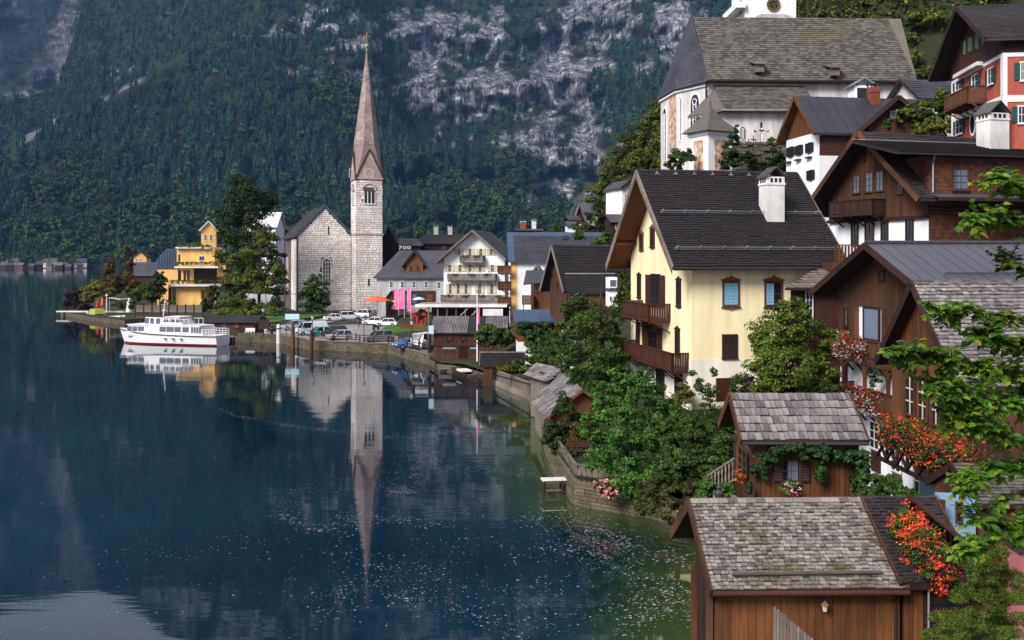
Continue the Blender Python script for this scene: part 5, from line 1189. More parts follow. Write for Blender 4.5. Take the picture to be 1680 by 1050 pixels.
# tower behind the ridge
tw = Thing('church_tower', 'white clock tower with grey painted panels rising behind the mossy church roof', 'tower', Hc.w((Hc.along(0,11,1,0,1222),11,0)), R(2))
Lt = tw.along(0,0,1,0,1306); zt_ = tw.z(0,0,-12); MB().box(0,Lt,0,Lt,10,zt_+4).build('wall', W_['plaster_white'], tw); tf = Face(tw,(0,0,0),(1,0,0),(0,-1,0))
u0,_ = tf.at(1240,10); u1,_ = tf.at(1298,10); MB().prism([tf.pt(a,z,.002) for a,z in ((u0,tf.at(0,30)[1]),(u1,tf.at(0,30)[1]),(u1,tf.at(0,16)[1]),(u1-.8,tf.at(0,12)[1]),(u0+.8,tf.at(0,12)[1]),(u0,tf.at(0,16)[1]))], tf.n*.05).build('painted_panel', W_['plaster_grey'], tw)
def clock(T, face, px, py, r, dark='black', ringm='gold', ratio=1.0):
    u, z = face.at(px, py); n=24; disc=[(u+r*math.cos(i*2*math.pi/n), z+r*math.sin(i*2*math.pi/n)) for i in range(n)]
    c = MB().prism([face.pt(a,b,.06) for a,b in disc], face.n*.06).build('clock', MAT[dark], T)
    rg = MB(); hd = MB()
    for i in range(n): a=i*2*math.pi/n; b=(i+1)*2*math.pi/n; rg.bar(face.pt(u+r*1.02*math.cos(a),z+r*1.02*math.sin(a),.13), face.pt(u+r*1.02*math.cos(b),z+r*1.02*math.sin(b),.13), r*.09)
    rg.build('clock_ring', MAT[ringm], c)
    for i in range(12): a=i*math.pi/6; hd.bar(face.pt(u+r*.66*math.cos(a),z+r*.66*math.sin(a),.14), face.pt(u+r*.90*math.cos(a),z+r*.90*math.sin(a),.14), r*.10)
    hd.build('clock_numeral', MAT[ringm], c)['kind']='stuff'
    h2=MB(); h2.bar(face.pt(u,z,.16), face.pt(u+r*.7,z+r*.2,.16), r*.10,.04); h2.bar(face.pt(u,z,.17), face.pt(u+r*.3,z-r*.45,.17), r*.12,.04); h2.bar(face.pt(u,z,.16), face.pt(u-r*.2,z-r*.1,.16), r*.10,.04); h2.build('clock_hand', MAT[ringm], c); return c
clock(tw, tf, 1268.5, 8, .9)
tl = Face(tw,(0,0,0),(0,1,0),(-1,0,0)); clock(tw, tl, 1216, 12, .9); MB().box(-1.3,0,-.6,Lt,tw.z(-1,0,14),tw.z(-1,0,4)).build('eave_canopy', W_['plaster_white'], tw)
mb = MB().lathe([(Lt*.78,zt_+4),(Lt*.9,zt_+4.2),(Lt*.5,zt_+9),(.3,zt_+16)], (Lt/2,Lt/2,0), 8, math.pi/8).build('tower_roof', W_['tile_mid'], tw)
# small chapel and crucifix on the terrace
cp = Thing('chapel', 'small white chapel with a pointed mossy roof beside the choir of the hillside church', 'chapel', at_px(1162, 112, 21.5), R(28))
sz = 3.4; zc_ = cp.z(0,0,213); MB().box(0,sz,0,sz,-2,zc_).build('wall', W_['plaster_white'], cp); cpr = MB().lathe([(sz*.98,zc_-.1),(sz*.92,zc_+.1),(sz*.45,zc_+1.3),(.12,zc_+2.9)], (sz/2,sz/2,0), 4, math.pi/4).build('roof', W_['shingle_old'], cp); MB().tube((sz/2,sz/2,zc_+2.8),(sz/2,sz/2,zc_+3.6),.05).build('finial', W_['iron'], cpr)
cf = Face(cp,(0,0,0),(1,0,0),(0,-1,0)); cl2 = Face(cp,(0,0,0),(0,1,0),(-1,0,0))
for q_, n_ in ((cf,'a'),(cl2,'b')): q_.b(MB(), sz*.25, sz*.75, -.5, zc_-1.0, 0, .04).build('fresco', fres, cp)
MB().box(-.15,sz+.15,-.15,sz+.15,zc_-.5,zc_-.15).build('cornice', W_['plaster_white'], cp)
cx = Thing('crucifix', 'tall dark cross with a pale carved figure in front of the church aisle wall', 'crucifix', P(1249, 247, 117), 0); hC = 47*117/F
MB().bar((0,0,-1),(0,0,hC*.98),.22,.22,(0,1,0)).bar((-.85,0,hC*.68),(.85,0,hC*.68),.2,.2).build('cross', W_['wood_dark'], cx)
MB().bar((0,-.14,hC*.3),(0,-.14,hC*.62),.2,.12).bar((-.7,-.14,hC*.70),(0,-.14,hC*.62),.12).bar((.7,-.14,hC*.70),(0,-.14,hC*.62),.12).lathe([(.05,-.15),(.13,0),(.05,.15)],(0,-.16,hC*.74),8).build('carved_figure', W_['off_white'], cx)
for k_,(px_,py_,hh) in enumerate(((1228,240,1.3),(1236,238,1.5),(1240,240,1.1))):
    hx = Thing('grave_cross', ['leftmost of the three small iron grave crosses before the aisle','middle and tallest small iron grave cross before the aisle','right small iron grave cross before the aisle'][k_], 'grave cross', P(px_,py_+6,116), 0, 'grave crosses'); MB().bar((0,0,-.5),(0,0,hh),.09,.09,(0,1,0)).bar((-.35,0,hh*.7),(.35,0,hh*.7),.08).lathe([(.3,-.04),(.3,.04)],(0,0,hh*.7),10).build('cross', W_['iron'], hx)
# terrace walls below
tr = Thing('terrace_wall', 'rough stone terrace wall under the crucifix', 'retaining wall', at_px(1205, 112, 15), R(-4)); Lr = tr.along(0,0,1,0,1290); zt1 = tr.z(0,0,236)
MB().box(0,Lr,0,3,-4,zt1).build('core', W_['rock'], tr); rfce = Face(tr,(0,0,0),(1,0,0),(0,-1,0)); its=[]
z=.2
while z < zt1+.1:
    u=0; hh=random.uniform(.25,.45)
    while u < Lr: ww=random.uniform(.25,.8); its.append((fr(rfce.pt(u+ww/2,z+hh/2,random.uniform(-.1,.25)),rfce.u,rfce.n,Vector((0,0,1)))@Matrix.Rotation(random.uniform(-.1,.1),4,'Y'),ww-.06,.4,hh-.05)); u+=ww
    z+=hh
pieces(tr, tr, 'stone', its, W_['rock'], 'stonework', 9.5)

# ================================================================ RED HOUSE TOP RIGHT
Rh = Thing('red_house', 'red house with white corner bands and a big brown wooden gable at the top right', 'house', at_px(1645, 76, 19.0), R(-7))
Wr = Rh.along(0,0,0,1,1562); zR = Rh.z(-1.4, Wr/2, 10); zE = Rh.z(-1.2,-.8,62)
hr = House(Rh, 14, Wr, zE, zR, ovl=1.5, ovf=.8, ovb=1.6, th=.22); hr.body(W_['plaster_red'], z0=-4); rf = hr.roof(W_['tile_mid'], W_['wood_dark'], .35); cover(Rh, rf, hr.slope('front'), .3, .5, W_['tile_mid'], minpx=12); hr.soffit(W_['wood_dark'])
rl = Face(Rh,(0,0,0),(0,1,0),(-1,0,0)); rfr = Face(Rh,(0,0,0),(1,0,0),(0,-1,0)); zc = rl.at(1643,88)[1]; rl.off = .06
hr.gable_top(W_['wood_red'], zc, proud=.06); boards(Rh, Rh, rl, -.05, Wr+.05, zc, gable_top_fn(hr), .25, W_['wood_red'], d0=.07, minpx=8)
rfr.b(MB(), 0, 14, zc+.1, zE, .0, .09).build('upper_cladding', W_['wood_dark'], Rh)
m = MB(); zt_ = zc; zm = rl.at(1645,162)[1]
for fce, uu0, uu1 in ((rl, -.06, .28), (rfr, -.06, .32), (rl, Wr-.4, Wr+.03)): fce.b(m, uu0, uu1, -4, zt_, .0, .06)
for fce, Lx in ((rl, Wr), (rfr, 14)): fce.b(m, .3, Lx-.3, zm-.25, zm+.25, .003, .055); fce.b(m, .3, Lx-.3, zt_-.3, zt_, .003, .055)
m.build('white_band', W_['plaster_white'], Rh)
for px_,py_,wp_,hp_,fm,sh,fc_ in ((1589,76,4,22,'wood_brown','shutter_green',rl),(1600,70,5,22,'wood_brown','shutter_green',rl),(1611,66,5,22,'wood_brown','shutter_green',rl),(1627,125,8,24,'white','shutter_teal',rl),(1601,134,9,20,'white','shutter_teal',rl),(1574,140,9,14,'white','shutter_teal',rl),(1622,184,8,22,'white','shutter_teal',rl),(1575,208,10,22,'white','shutter_teal',rl),(1678,117,6,28,'white','shutter_teal',rfr),(1676,188,10,26,'white','shutter_teal',rfr)):
    window(Rh, fc_, px_, py_, wp_, hp_, fm, 'glass', 2, 2, .10, shut=sh, shw=.42, sill=fm=='white')
u_,z_ = rl.at(1597,204); MB().prism([rl.pt(u_+.75*math.cos(t),z_+1.0*math.sin(t),0) for t in [i*math.pi/8 for i in range(16)]], rl.n*.08).build('oval_frame', W_['plaster_white'], Rh); MB().prism([rl.pt(u_+.5*math.cos(t),z_+.75*math.sin(t),.08) for t in [i*math.pi/8 for i in range(16)]], rl.n*.03).build('oval_window', W_['glass'], Rh)
n0 = rl.at(1619,160)[0]; n1 = Rh.along(-1.5,0,0,1,1549); zf = Rh.z(-1.5,n0,164); balcony(Rh, rl, n0, n1, zf, 1.5, 1.1, 'wood_brown', bw=.2)
u0 = rl.at(1615,96)[0]; u1 = rl.at(1575,120)[0]; rl.b(MB(), min(u0,u1), max(u0,u1), zc-.15, zc+.15, .05,.6).build('awning', W_['off_white'], Rh)
# small house between church and red house
Sm = Thing('hill_cottage', 'little grey roofed cottage half hidden by creeper between church and red house', 'house', at_px(1512, 105, 27), R(12)); zE=Sm.z(0,-.5,158)-.2; hm_=House(Sm, 8, 6, zE, zE+2.6, ovl=.6, th=.16); hm_.body(W_['plaster_old'], z0=-6); r_=hm_.roof(W_['tile_slate'], W_['wood_dark']); cover(Sm, r_, hm_.slope('front'), .5,.6,W_['tile_slate'],minpx=12); window(Sm, Face(Sm,(0,0,0),(1,0,0),(0,-1,0)),1527,180,6,9,'white','glass_sky',2,2,.08)
hatp = Hc.Mi @ P(1412,150,120)
ct = Thing('belfry_hatch', 'little white roofed box with dark openings on the lower church roof', 'roof hatch', P(1412,158,115), R(2)); MB().box(-1.1,1.1,-1,1,-2,1.1).build('wall', W_['plaster_white'], ct); MB().prism([(-1.5,-1.3,1.1),(0,-1.3,1.1+.9),(1.5,-1.3,1.1),(1.5,-1.3,.98),(0,-1.3,1.1+.75),(-1.5,-1.3,.98)],(0,2.6,0)).build('roof', W_['galv'], ct); MB().box(-.8,.8,-1.04,-1,-.4,.8).build('opening', W_['black'], ct)
# ================================================================ STONE CHURCH BY THE LAKE
def masonry(T, face, u0, u1, z0, z1, mat, ch=(.42,.66), cw=(.55,1.15), top=None, skip=None, name='stone', minpx=9.5, proud=.06, gap=.075):
    its = []; z = z0
    while z < z1 - .1:
        h = min(random.uniform(*ch), z1 - z); u = u0 - random.random()*.5
        while u < u1 - .05:
            w = random.uniform(*cw); a = max(u, u0+.01); b = min(u+w, u1-.01); c = (a+b)/2
            if b-a > .12 and not (top and z+h*.7 > top(c)) and not (skip and any(s[0] < c < s[1] and s[2] < z+h/2 < s[3] for s in skip)):
                its.append((fr(face.pt(c, z+h/2, proud*random.uniform(-.1,.5)), face.u, face.n, Vector((0,0,1))) @ Matrix.Rotation(random.uniform(-.03,.03),4,'Y'), b-a-gap, proud*2, h-gap))
            u += w
        z += h
    pieces(T, T, name, its, mat, 'stonework', minpx)
ZG = 1.2
Tw = Thing('stone_church_tower', 'slender stone bell tower with a tall needle spire, clocks and a golden cross', 'church tower', at_px(584.5, 225, ZG), R(20))
sT = Tw.along(0,0,1,0,627.5); zt = Tw.z(0,0,294)
MB().box(0,sT,0,sT,-2,zt).build('core', W_['mortar'], Tw); t1 = Face(Tw,(0,0,0),(1,0,0),(0,-1,0)); t2 = Face(Tw,(0,0,0),(0,1,0),(-1,0,0)); t3 = Face(Tw,(sT,0,0),(0,1,0),(1,0,0))
ub, zb = t1.at(605,322); zwt, zwb = t1.at(605,313)[1], t1.at(605,333)[1]
for fc in (t1, t2):
    masonry(Tw, fc, 0, sT, -1.5, zt-.2, W_['stone_white'], skip=[(sT/2-1.35, sT/2+1.35, zwb-.2, zwt+.6)])
    # triple round-arched bell opening
    wo = MB(); fc.b(wo, sT/2-1.35, sT/2+1.35, zwb-.35, zwb-.1, .0, .25); wb = wo.build('bell_opening', W_['off_white'], Tw)
    for k in (-1,0,1):
        c = sT/2 + k*.85; hw = .28
        MB().prism([fc.pt(c-hw,zwb-.1,.03),fc.pt(c+hw,zwb-.1,.03)]+[fc.pt(c+hw*math.cos(t),zwt-.25+hw*math.sin(t),.03) for t in [i*math.pi/6 for i in range(7)]], fc.n*.04).build('louvre', W_['black'], wb)
    for k in (-1.5,-.5,.5,1.5): MB().bar(fc.pt(sT/2+k*.85,zwb-.1,.12), fc.pt(sT/2+k*.85,zwt-.2,.12), .18).build('column', W_['off_white'], wb)
    a = MB()
    for k in range(10): t0=k*math.pi/10; t_1=(k+1)*math.pi/10; a.bar(fc.pt(sT/2+1.6*math.cos(t0),zwt+.1+1.5*math.sin(t0),.1), fc.pt(sT/2+1.6*math.cos(t_1),zwt+.1+1.5*math.sin(t_1),.1), .28,.2)
    a.build('arch', W_['stone_pink'], wb)
for pyc in (384.5, 293): zz = t1.at(605,pyc)[1]; MB().box(-.2,sT+.2,-.2,sT+.2,zz-.12,zz+.16).build('string_course', W_['stone_pink'], Tw)
u_,z_ = t1.at(605,463); t1.b(MB(), u_-.2,u_+.2,z_-.8,z_+.8,.05,.1).build('slit_window', W_['black'], Tw)
# broach gables
gz = Tw.z(sT/2,0,246); c_ = sT/2
for fc in (t1, t2, t3, Face(Tw,(0,sT,0),(1,0,0),(0,1,0))):
    MB().prism([fc.pt(-.25,zt,-.05),fc.pt(sT+.25,zt,-.05),fc.pt(c_,gz,-.05)], fc.n*.22).build('clock_gable', W_['stone_pink'], Tw)
    g = MB(); g.bar(fc.pt(-.3,zt,.2), fc.pt(c_,gz+.2,.2), .3,.25).bar(fc.pt(sT+.3,zt,.2), fc.pt(c_,gz+.2,.2), .3,.25); g.build('gable_coping', W_['tile_mid'], Tw)
clk = Tw.z(0,0,284)
for fc,pxc in ((t1,605),(t2,575)): clock(Tw, fc, pxc, 284.5, 1.05, 'black', 'off_white')
# octagonal spire growing out of a square base
rs = MB(); zs0 = zt; ztip = Tw.z(c_,c_,84)
def ring(r, z, sq):
    out = []
    for i in range(8):
        t = math.pi/8 + i*math.pi/4; x = math.cos(t); y = math.sin(t)
        if sq: m_ = max(abs(x),abs(y)); k = 1/m_ ; x, y = x*k, y*k; r2 = c_+.12; out.append((c_+x*r2 if abs(x)>abs(y) else c_+math.copysign(r2,x)*.98, c_+y*r2 if abs(y)>abs(x) else c_+math.copysign(r2,y)*.98, z))
        else: out.append((c_+x*r, c_+y*r, z))
    return out
z45 = Tw.z(c_,c_,238); r45 = 21.5*225/F; prof = [ring(0,zt+.1,True), ring(r45, z45, False), ring(r45*.66, z45+(ztip-z45)*.33, False), ring(r45*.33, z45+(ztip-z45)*.67, False), ring(.12, ztip, False)]
vs = [p for r_ in prof for p in r_]; fs = [(j*8+i, j*8+(i+1)%8, (j+1)*8+(i+1)%8, (j+1)*8+i) for j in range(4) for i in range(8)]
sp = MB().add(vs, fs).build('spire', W_['spire'], Tw)
# spire shingle courses
its = []
for i in range(8):
    a0, a1 = Vector(prof[1][i]), Vector(prof[1][(i+1)%8]); ap = Vector((c_,c_,ztip)); n_ = 44
    for r_ in range(n_):
        t = (r_+.4)/n_; a = a0.lerp(ap,t); b = a1.lerp(ap,t); u = b-a; L_ = u.length
        if L_ < .1: continue
        u.normalize(); v = (ap-(a0+a1)/2).normalized(); nn = u.cross(v); mid=(a0+a1)/2-Vector((c_,c_,0)); mid.z=0; nn = nn if nn.dot(mid)>0 else -nn; k = max(1, round(L_/.5))
        for j in range(k): its.append((fr(a+u*(L_*(j+.5)/k)+nn*.03,u,v,nn)@Matrix.Rotation(.04,4,'X'), L_/k-.03, .62, .05))
pieces(Tw, sp, 'spire_shingle', its, W_['spire'], 'spire_shingles', 20)
k_ = MB().lathe([(.05,0),(.3,.15),(.12,.4),(.10,.8),(.36,1.05),(.42,1.3),(.36,1.6),(.08,1.8),(.07,2.2)],(c_,c_,ztip-.1),12).build('finial', M('verdigris',(.25,.42,.34),(.15,.28,.22),.6), Tw)
zx = ztip+1.8; MB().bar((c_,c_,zx),(c_,c_,zx+2.5),.14,.14,(0,1,0)).bar((c_-.75,c_,zx+1.6),(c_+.75,c_,zx+1.6),.13).lathe([(.02,0),(.26,.2),(.02,.45)],(c_,c_,zx-.1),10).build('cross', W_['gold'], Tw)
# nave
Nv = Thing('stone_church', 'pale rubble stone church nave with a dark steep roof beside the needle spire', 'church', at_px(488, 226, ZG), R(20))
Ln = Nv.along(0,0,1,0,577); zw = Nv.z(0,0,384); zr = Nv.z(Ln/2,-.1,338)
hn = House(Nv, 22, Ln, zw-.6, zr, ovl=.2, ovf=.5, ovb=.5, ax='y', th=.25); hn.body(W_['mortar'], z0=-2)
rf = hn.roof(W_['tile_mid'], W_['tile_dark']); cover(Nv, rf, hn.slope('front'), .5,.7, W_['tile_mid'], minpx=20)
nf = Face(Nv,(0,0,0),(1,0,0),(0,-1,0)); nl = Face(Nv,(0,0,0),(0,1,0),(-1,0,0))
gw_u = nf.at(536,445)[0]; gz0, gz1 = nf.at(536,469)[1], nf.at(536,424)[1]
masonry(Nv, nf, 0, Ln, -1.5, zr-.3, W_['stone_white'], ch=(.35,.55), cw=(.45,.95), top=lambda u: zr-.35-abs(u-Ln/2)*(zr-zw)/(Ln/2), skip=[(gw_u-1.1,gw_u+1.1,gz0-.2,gz1+.3)])
masonry(Nv, nl, 0, 10, -1.5, zw-.9, W_['stone_white'], ch=(.35,.55), cw=(.45,.95)); masonry(Nv, Face(Nv,(Ln,0,0),(0,1,0),(1,0,0)), 0, 3, -1.5, zw-1, W_['stone_white'])
def round_window(T, face, u, z0, z1, hw, frame, nx=2, nz=6):
    def arch(k): return [face.pt(u-hw*k,z0-(k-1)*hw,.02),face.pt(u+hw*k,z0-(k-1)*hw,.02)]+[face.pt(u+hw*k*math.cos(t),z1-hw+hw*k*math.sin(t),.02) for t in [i*math.pi/10 for i in range(11)]]
    w0 = MB().prism(arch(1.3), face.n*.12).build('window', MAT[frame], T); MB().prism([p+face.n*.125 for p in arch(1.0)], face.n*.02).build('pane', W_['glass'], w0)
    m = MB()
    for i in range(1,nx): q=u-hw+2*hw*i/nx; face.b(m,q-.05,q+.05,z0,z1-.1,.166,.2)
    for i in range(1,nz): q=z0+(z1-z0)*i/nz; face.b(m,u-hw,u+hw,q-.035,q+.035,.166,.19)
    m.build('glazing_bar', MAT['off_white'], w0)['kind']='stuff'; return w0
round_window(Nv, nf, gw_u, gz0, gz1, .82, 'off_white', 3, 7); zl0 = nl.at(472,476)[1]; zl1 = nl.at(472,421)[1]; round_window(Nv, nl, nl.at(472,450)[0], zl0, zl1, 1.0, 'off_white', 3, 7)
u_,z_=nf.at(539,378); nf.b(MB(),u_-.15,u_+.15,z_-1,z_+1,.05,.1).build('slit_window', W_['black'], Nv)
g = MB(); g.bar((-.3,-.12,zw-.35),(Ln/2,-.12,zr+.15),.3,.45).bar((Ln+.3,-.12,zw-.35),(Ln/2,-.12,zr+.15),.3,.45); g.build('gable_coping', W_['metal_blue'], Nv)
MB().bar((Ln/2,0,zr),(Ln/2,0,zr+2),.12,.12,(0,1,0)).bar((Ln/2-.5,0,zr+1.4),(Ln/2+.5,0,zr+1.4),.1).build('cross', W_['iron'], Nv)
zz = nf.at(520,483)[1]; MB().box(-.12,Ln+.1,-.14,.3,zz-.1,zz+.12).box(-.14,.3,.3,10,zz-.1,zz+.12).build('string_course', W_['stone_pink'], Nv)
MB().tube((-.12,-.12,zw),(-.12,-.12,0),.14).build('downpipe', W_['wood_dark'], Nv); MB().tube((Ln-.1,-.2,zw),(Ln-.1,-.2,0),.12).build('downpipe', W_['wood_dark'], Nv)

# ================================================================ PARKING, QUAY
def sheet(name, pts, z, mat, th=.25, kind='structure', label=None):
    o = MB().prism([(p.x,p.y,z-th) for p in pts], (0,0,th)).build(name, mat); o['kind'] = kind; return o
ZP = 1.24
sheet('parking_lot', [PZ(x,y,ZP) for x,y in ((430,548),(440,543),(520,524),(560,516),(640,508),(700,512),(715,520))] + [PZ(x,y,0)+Vector((.1,.3,0)) for x,y in ((704,598),(672,590),(637,580),(547,575),(513,574),(459,563))], ZP, MAT['asphalt'], .5)
sheet('lawn', [PZ(x,y,ZP+.08) for x,y in ((621,543),(640,532),(700,530),(700,544),(660,547))], ZP+.1, MAT['lawn'], .12)
sheet('lawn', [PZ(x,y,1.6) for x,y in ((946,753),(1010,750),(1010,776),(958,776),(946,768))], 1.62, MAT['lawn'], .3)
sheet('lawn', [PZ(x,y,1.55) for x,y in ((345,528),(400,520),(480,517),(545,512),(548,516),(440,530),(400,536),(300,545),(290,538))], 1.6, MAT['lawn'], .5)
def wall_along(name, label, cat, pts, z0, z1, th, mat, stones=None, cap=None):
    T = Thing(name, label, cat, (pts[0].x, pts[0].y, 0), 0)
    loc = [Vector((p.x-pts[0].x, p.y-pts[0].y, 0)) for p in pts]
    for a, b in zip(loc[:-1], loc[1:]):
        u = (b-a).normalized(); n = Vector((u.y, -u.x, 0)); 
        if n.dot(Vector((-.3,-1,0))) < 0: n = -n
        q = n*th; MB().prism([(a.x,a.y,z0),(b.x,b.y,z0),(b.x-q.x,b.y-q.y,z0),(a.x-q.x,a.y-q.y,z0)], (0,0,z1-z0)).build('wall', mat, T)
        if stones: masonry(T, Face(T, a, u, n), 0, (b-a).length, z0+.2, z1-.02, stones, ch=(.16,.3), cw=(.3,.8), proud=.05, gap=.03)
        if cap: 
            L_ = (b-a).length; k = max(1, round(L_/2.2)); its = [(fr(a + u*(L_*(i+.5)/k) - n*(th*.4) + Vector((0,0,z1+.05)), u, n, Vector((0,0,1))), L_/k-.03, th*1.2, .12) for i in range(k)]; pieces(T, T, 'coping_stone', its, cap, 'coping', 9)
    return T
PS = lambda *l: [PZ(x,y,0) for x,y in l]
wall_along('quay_wall', 'mossy timber and stone quay edge round the car park', 'quay wall', PS((390,561),(459,563),(513,574),(547,575),(637,580),(672,590),(704,598)), -1, 1.25, .6, MAT['stone_wall'], MAT['stone_wall'], MAT['wood_grey'])
wall_along('shore_wall', 'low stone shore wall below the lakeside garden on the left', 'wall', PS((95,516),(150,527),(205,533),(240,531),(330,548),(390,561)), -1, .9, .5, MAT['stone_wall'], MAT['stone_wall'])
wall_along('shore_wall', 'stone shore wall under the brown boathouse deck', 'wall', PS((704,598),(723,609),(760,613),(790,622),(807,630)), -1, .6, .5, MAT['stone_wall'], MAT['stone_wall'])
wall_along('garden_wall', 'mossy low stone wall in the water below the garden fence', 'wall', PS((885,700),(903,769),(942,828),(1130,862))+[Vector((9.6,44,0))], -1, .95, .6, MAT['stone_wall'], MAT['stone_wall'], MAT['stone_wall'])
wall_along('plank_parapet', 'grey weathered plank parapet curving between the posts and the roofed boat gangway', 'parapet', PS((807,630),(868,656),(885,700)), -1, .5, .4, MAT['wood_grey'])
def board_fence(name, label, pts, z0, h, mat, bw=.16, postm=None):
    T = Thing(name, label, 'fence', (pts[0].x, pts[0].y, z0), 0); loc = [Vector((p.x-pts[0].x, p.y-pts[0].y, 0)) for p in pts]
    for a, b in zip(loc[:-1], loc[1:]):
        u = (b-a).normalized(); n = Vector((u.y,-u.x,0)); n = n if n.dot(Vector((-.3,-1,0))) > 0 else -n; L_ = (b-a).length; fc = Face(T, a, u, n)
        boards(T, T, fc, 0, L_, 0, h, bw, mat, name='board', th=.03, minpx=8, gap=.02)
        MB().bar(a+Vector((0,0,h+.02)), b+Vector((0,0,h+.02)), .14, .05).build('top_rail', mat, T)
        k = max(1, int(L_/2)); 
        for i in range(k+1): q = a+u*(L_*i/k) - n*.06; MB().bar(q-Vector((0,0,.3)), q+Vector((0,0,h+.05)), .10).build('post', postm or mat, T)
    return T
up = lambda v, dx=0, dy=0: Vector((v.x+dx, v.y+dy, 0))
board_fence('board_fence', 'grey board fence curving along the water in front of the garden lawn', [up(PZ(888,703,0),.2), up(PZ(903,769,0),.25,.2), up(PZ(942,828,0),.1,.4), up(PZ(1050,846,0),.0,.5)], 1.0, 1.05, MAT['wood_grey'])
board_fence('board_fence', 'grey plank parapet from the pier post to the roofed gangway', [up(PZ(807,630,0),.2), up(PZ(868,656,0),.2)], .3, 1.25, MAT['wood_grey'], .3)
# post and rail fence on the quay
qf = Thing('rail_fence', 'dark post and rail fence along the car park quay', 'fence', PZ(515,574,0)+Vector((0,.2,ZP)), 0); ql = [PZ(x,y,0)+Vector((0,.2,ZP))-qf.loc for x,y in ((515,574),(547,575),(590,577.5),(637,580),(672,590),(702,597.5))]
for a, b in zip(ql[:-1], ql[1:]):
    L_ = (b-a).length; k = max(1, round(L_/2.6))
    for i in range(k+1): q=a.lerp(b,i/k); MB().bar(q,q+Vector((0,0,1.15)),.13).build('post', MAT['wood_dark'], qf)
    for hh in (.45,.78,1.1): MB().bar(a+Vector((0,0,hh)), b+Vector((0,0,hh)), .06,.09).build('rail', MAT['wood_dark'], qf)
# mooring posts
for px_,py_,hp_,r_,m_,lb in ((457,563,29,.35,'off_white','white mooring post at the left end of the quay'),(480.5,570,34,.32,'wood_orange','thick brown timber mooring post standing in the water'),(511,576,33,.28,'wood_brown','tall dark timber mooring post beside the quay fence'),(436.5,556,16,.3,'off_white','short pale mooring post by the ferry stern')):
    D=DZ(py_,0); T=Thing('mooring_post', lb, 'mooring post', at_px(px_,D,0),0,'mooring posts'); h_=hp_*D/F; MB().lathe([(r_,-1.5),(r_*.95,h_*.5),(r_*.9,h_),(r_*.6,h_+.15)],(0,0,0),10).build('pile', MAT[m_], T); MB().lathe([(r_*1.08,h_*.8),(r_*1.08,h_*.86)],(0,0,0),10).build('band', MAT['iron'], T)
# lamps
def street_lamp(px, py, hp, label, head='globe'):
    D = DZ(py, ZP); T = Thing('street_lamp', label, 'street lamp', at_px(px, D, ZP), 0, 'lamps on the quay'); h = hp*D/F
    MB().lathe([(.14,0),(.14,.3),(.07,.45),(.05,h-.6)],(0,0,0),8).build('pole', MAT['iron'], T)
    MB().lathe([(.12,h-.62),(.28,h-.15),(.26,h-.1)],(0,0,0),8).build('lantern', MAT['off_white'] if head=='globe' else MAT['glass_sky'], T); MB().lathe([(.34,h-.1),(.08,h+.1)],(0,0,0),8).build('cap', MAT['iron'], T)
street_lamp(432,551,46,'pale headed street lamp in front of the big lakeside tree'); street_lamp(513,559,42,'pale headed street lamp beside the white van'); street_lamp(597,561,41,'dark street lamp in the middle of the quay fence'); street_lamp(676,574,49,'dark street lamp at the right end of the quay fence')

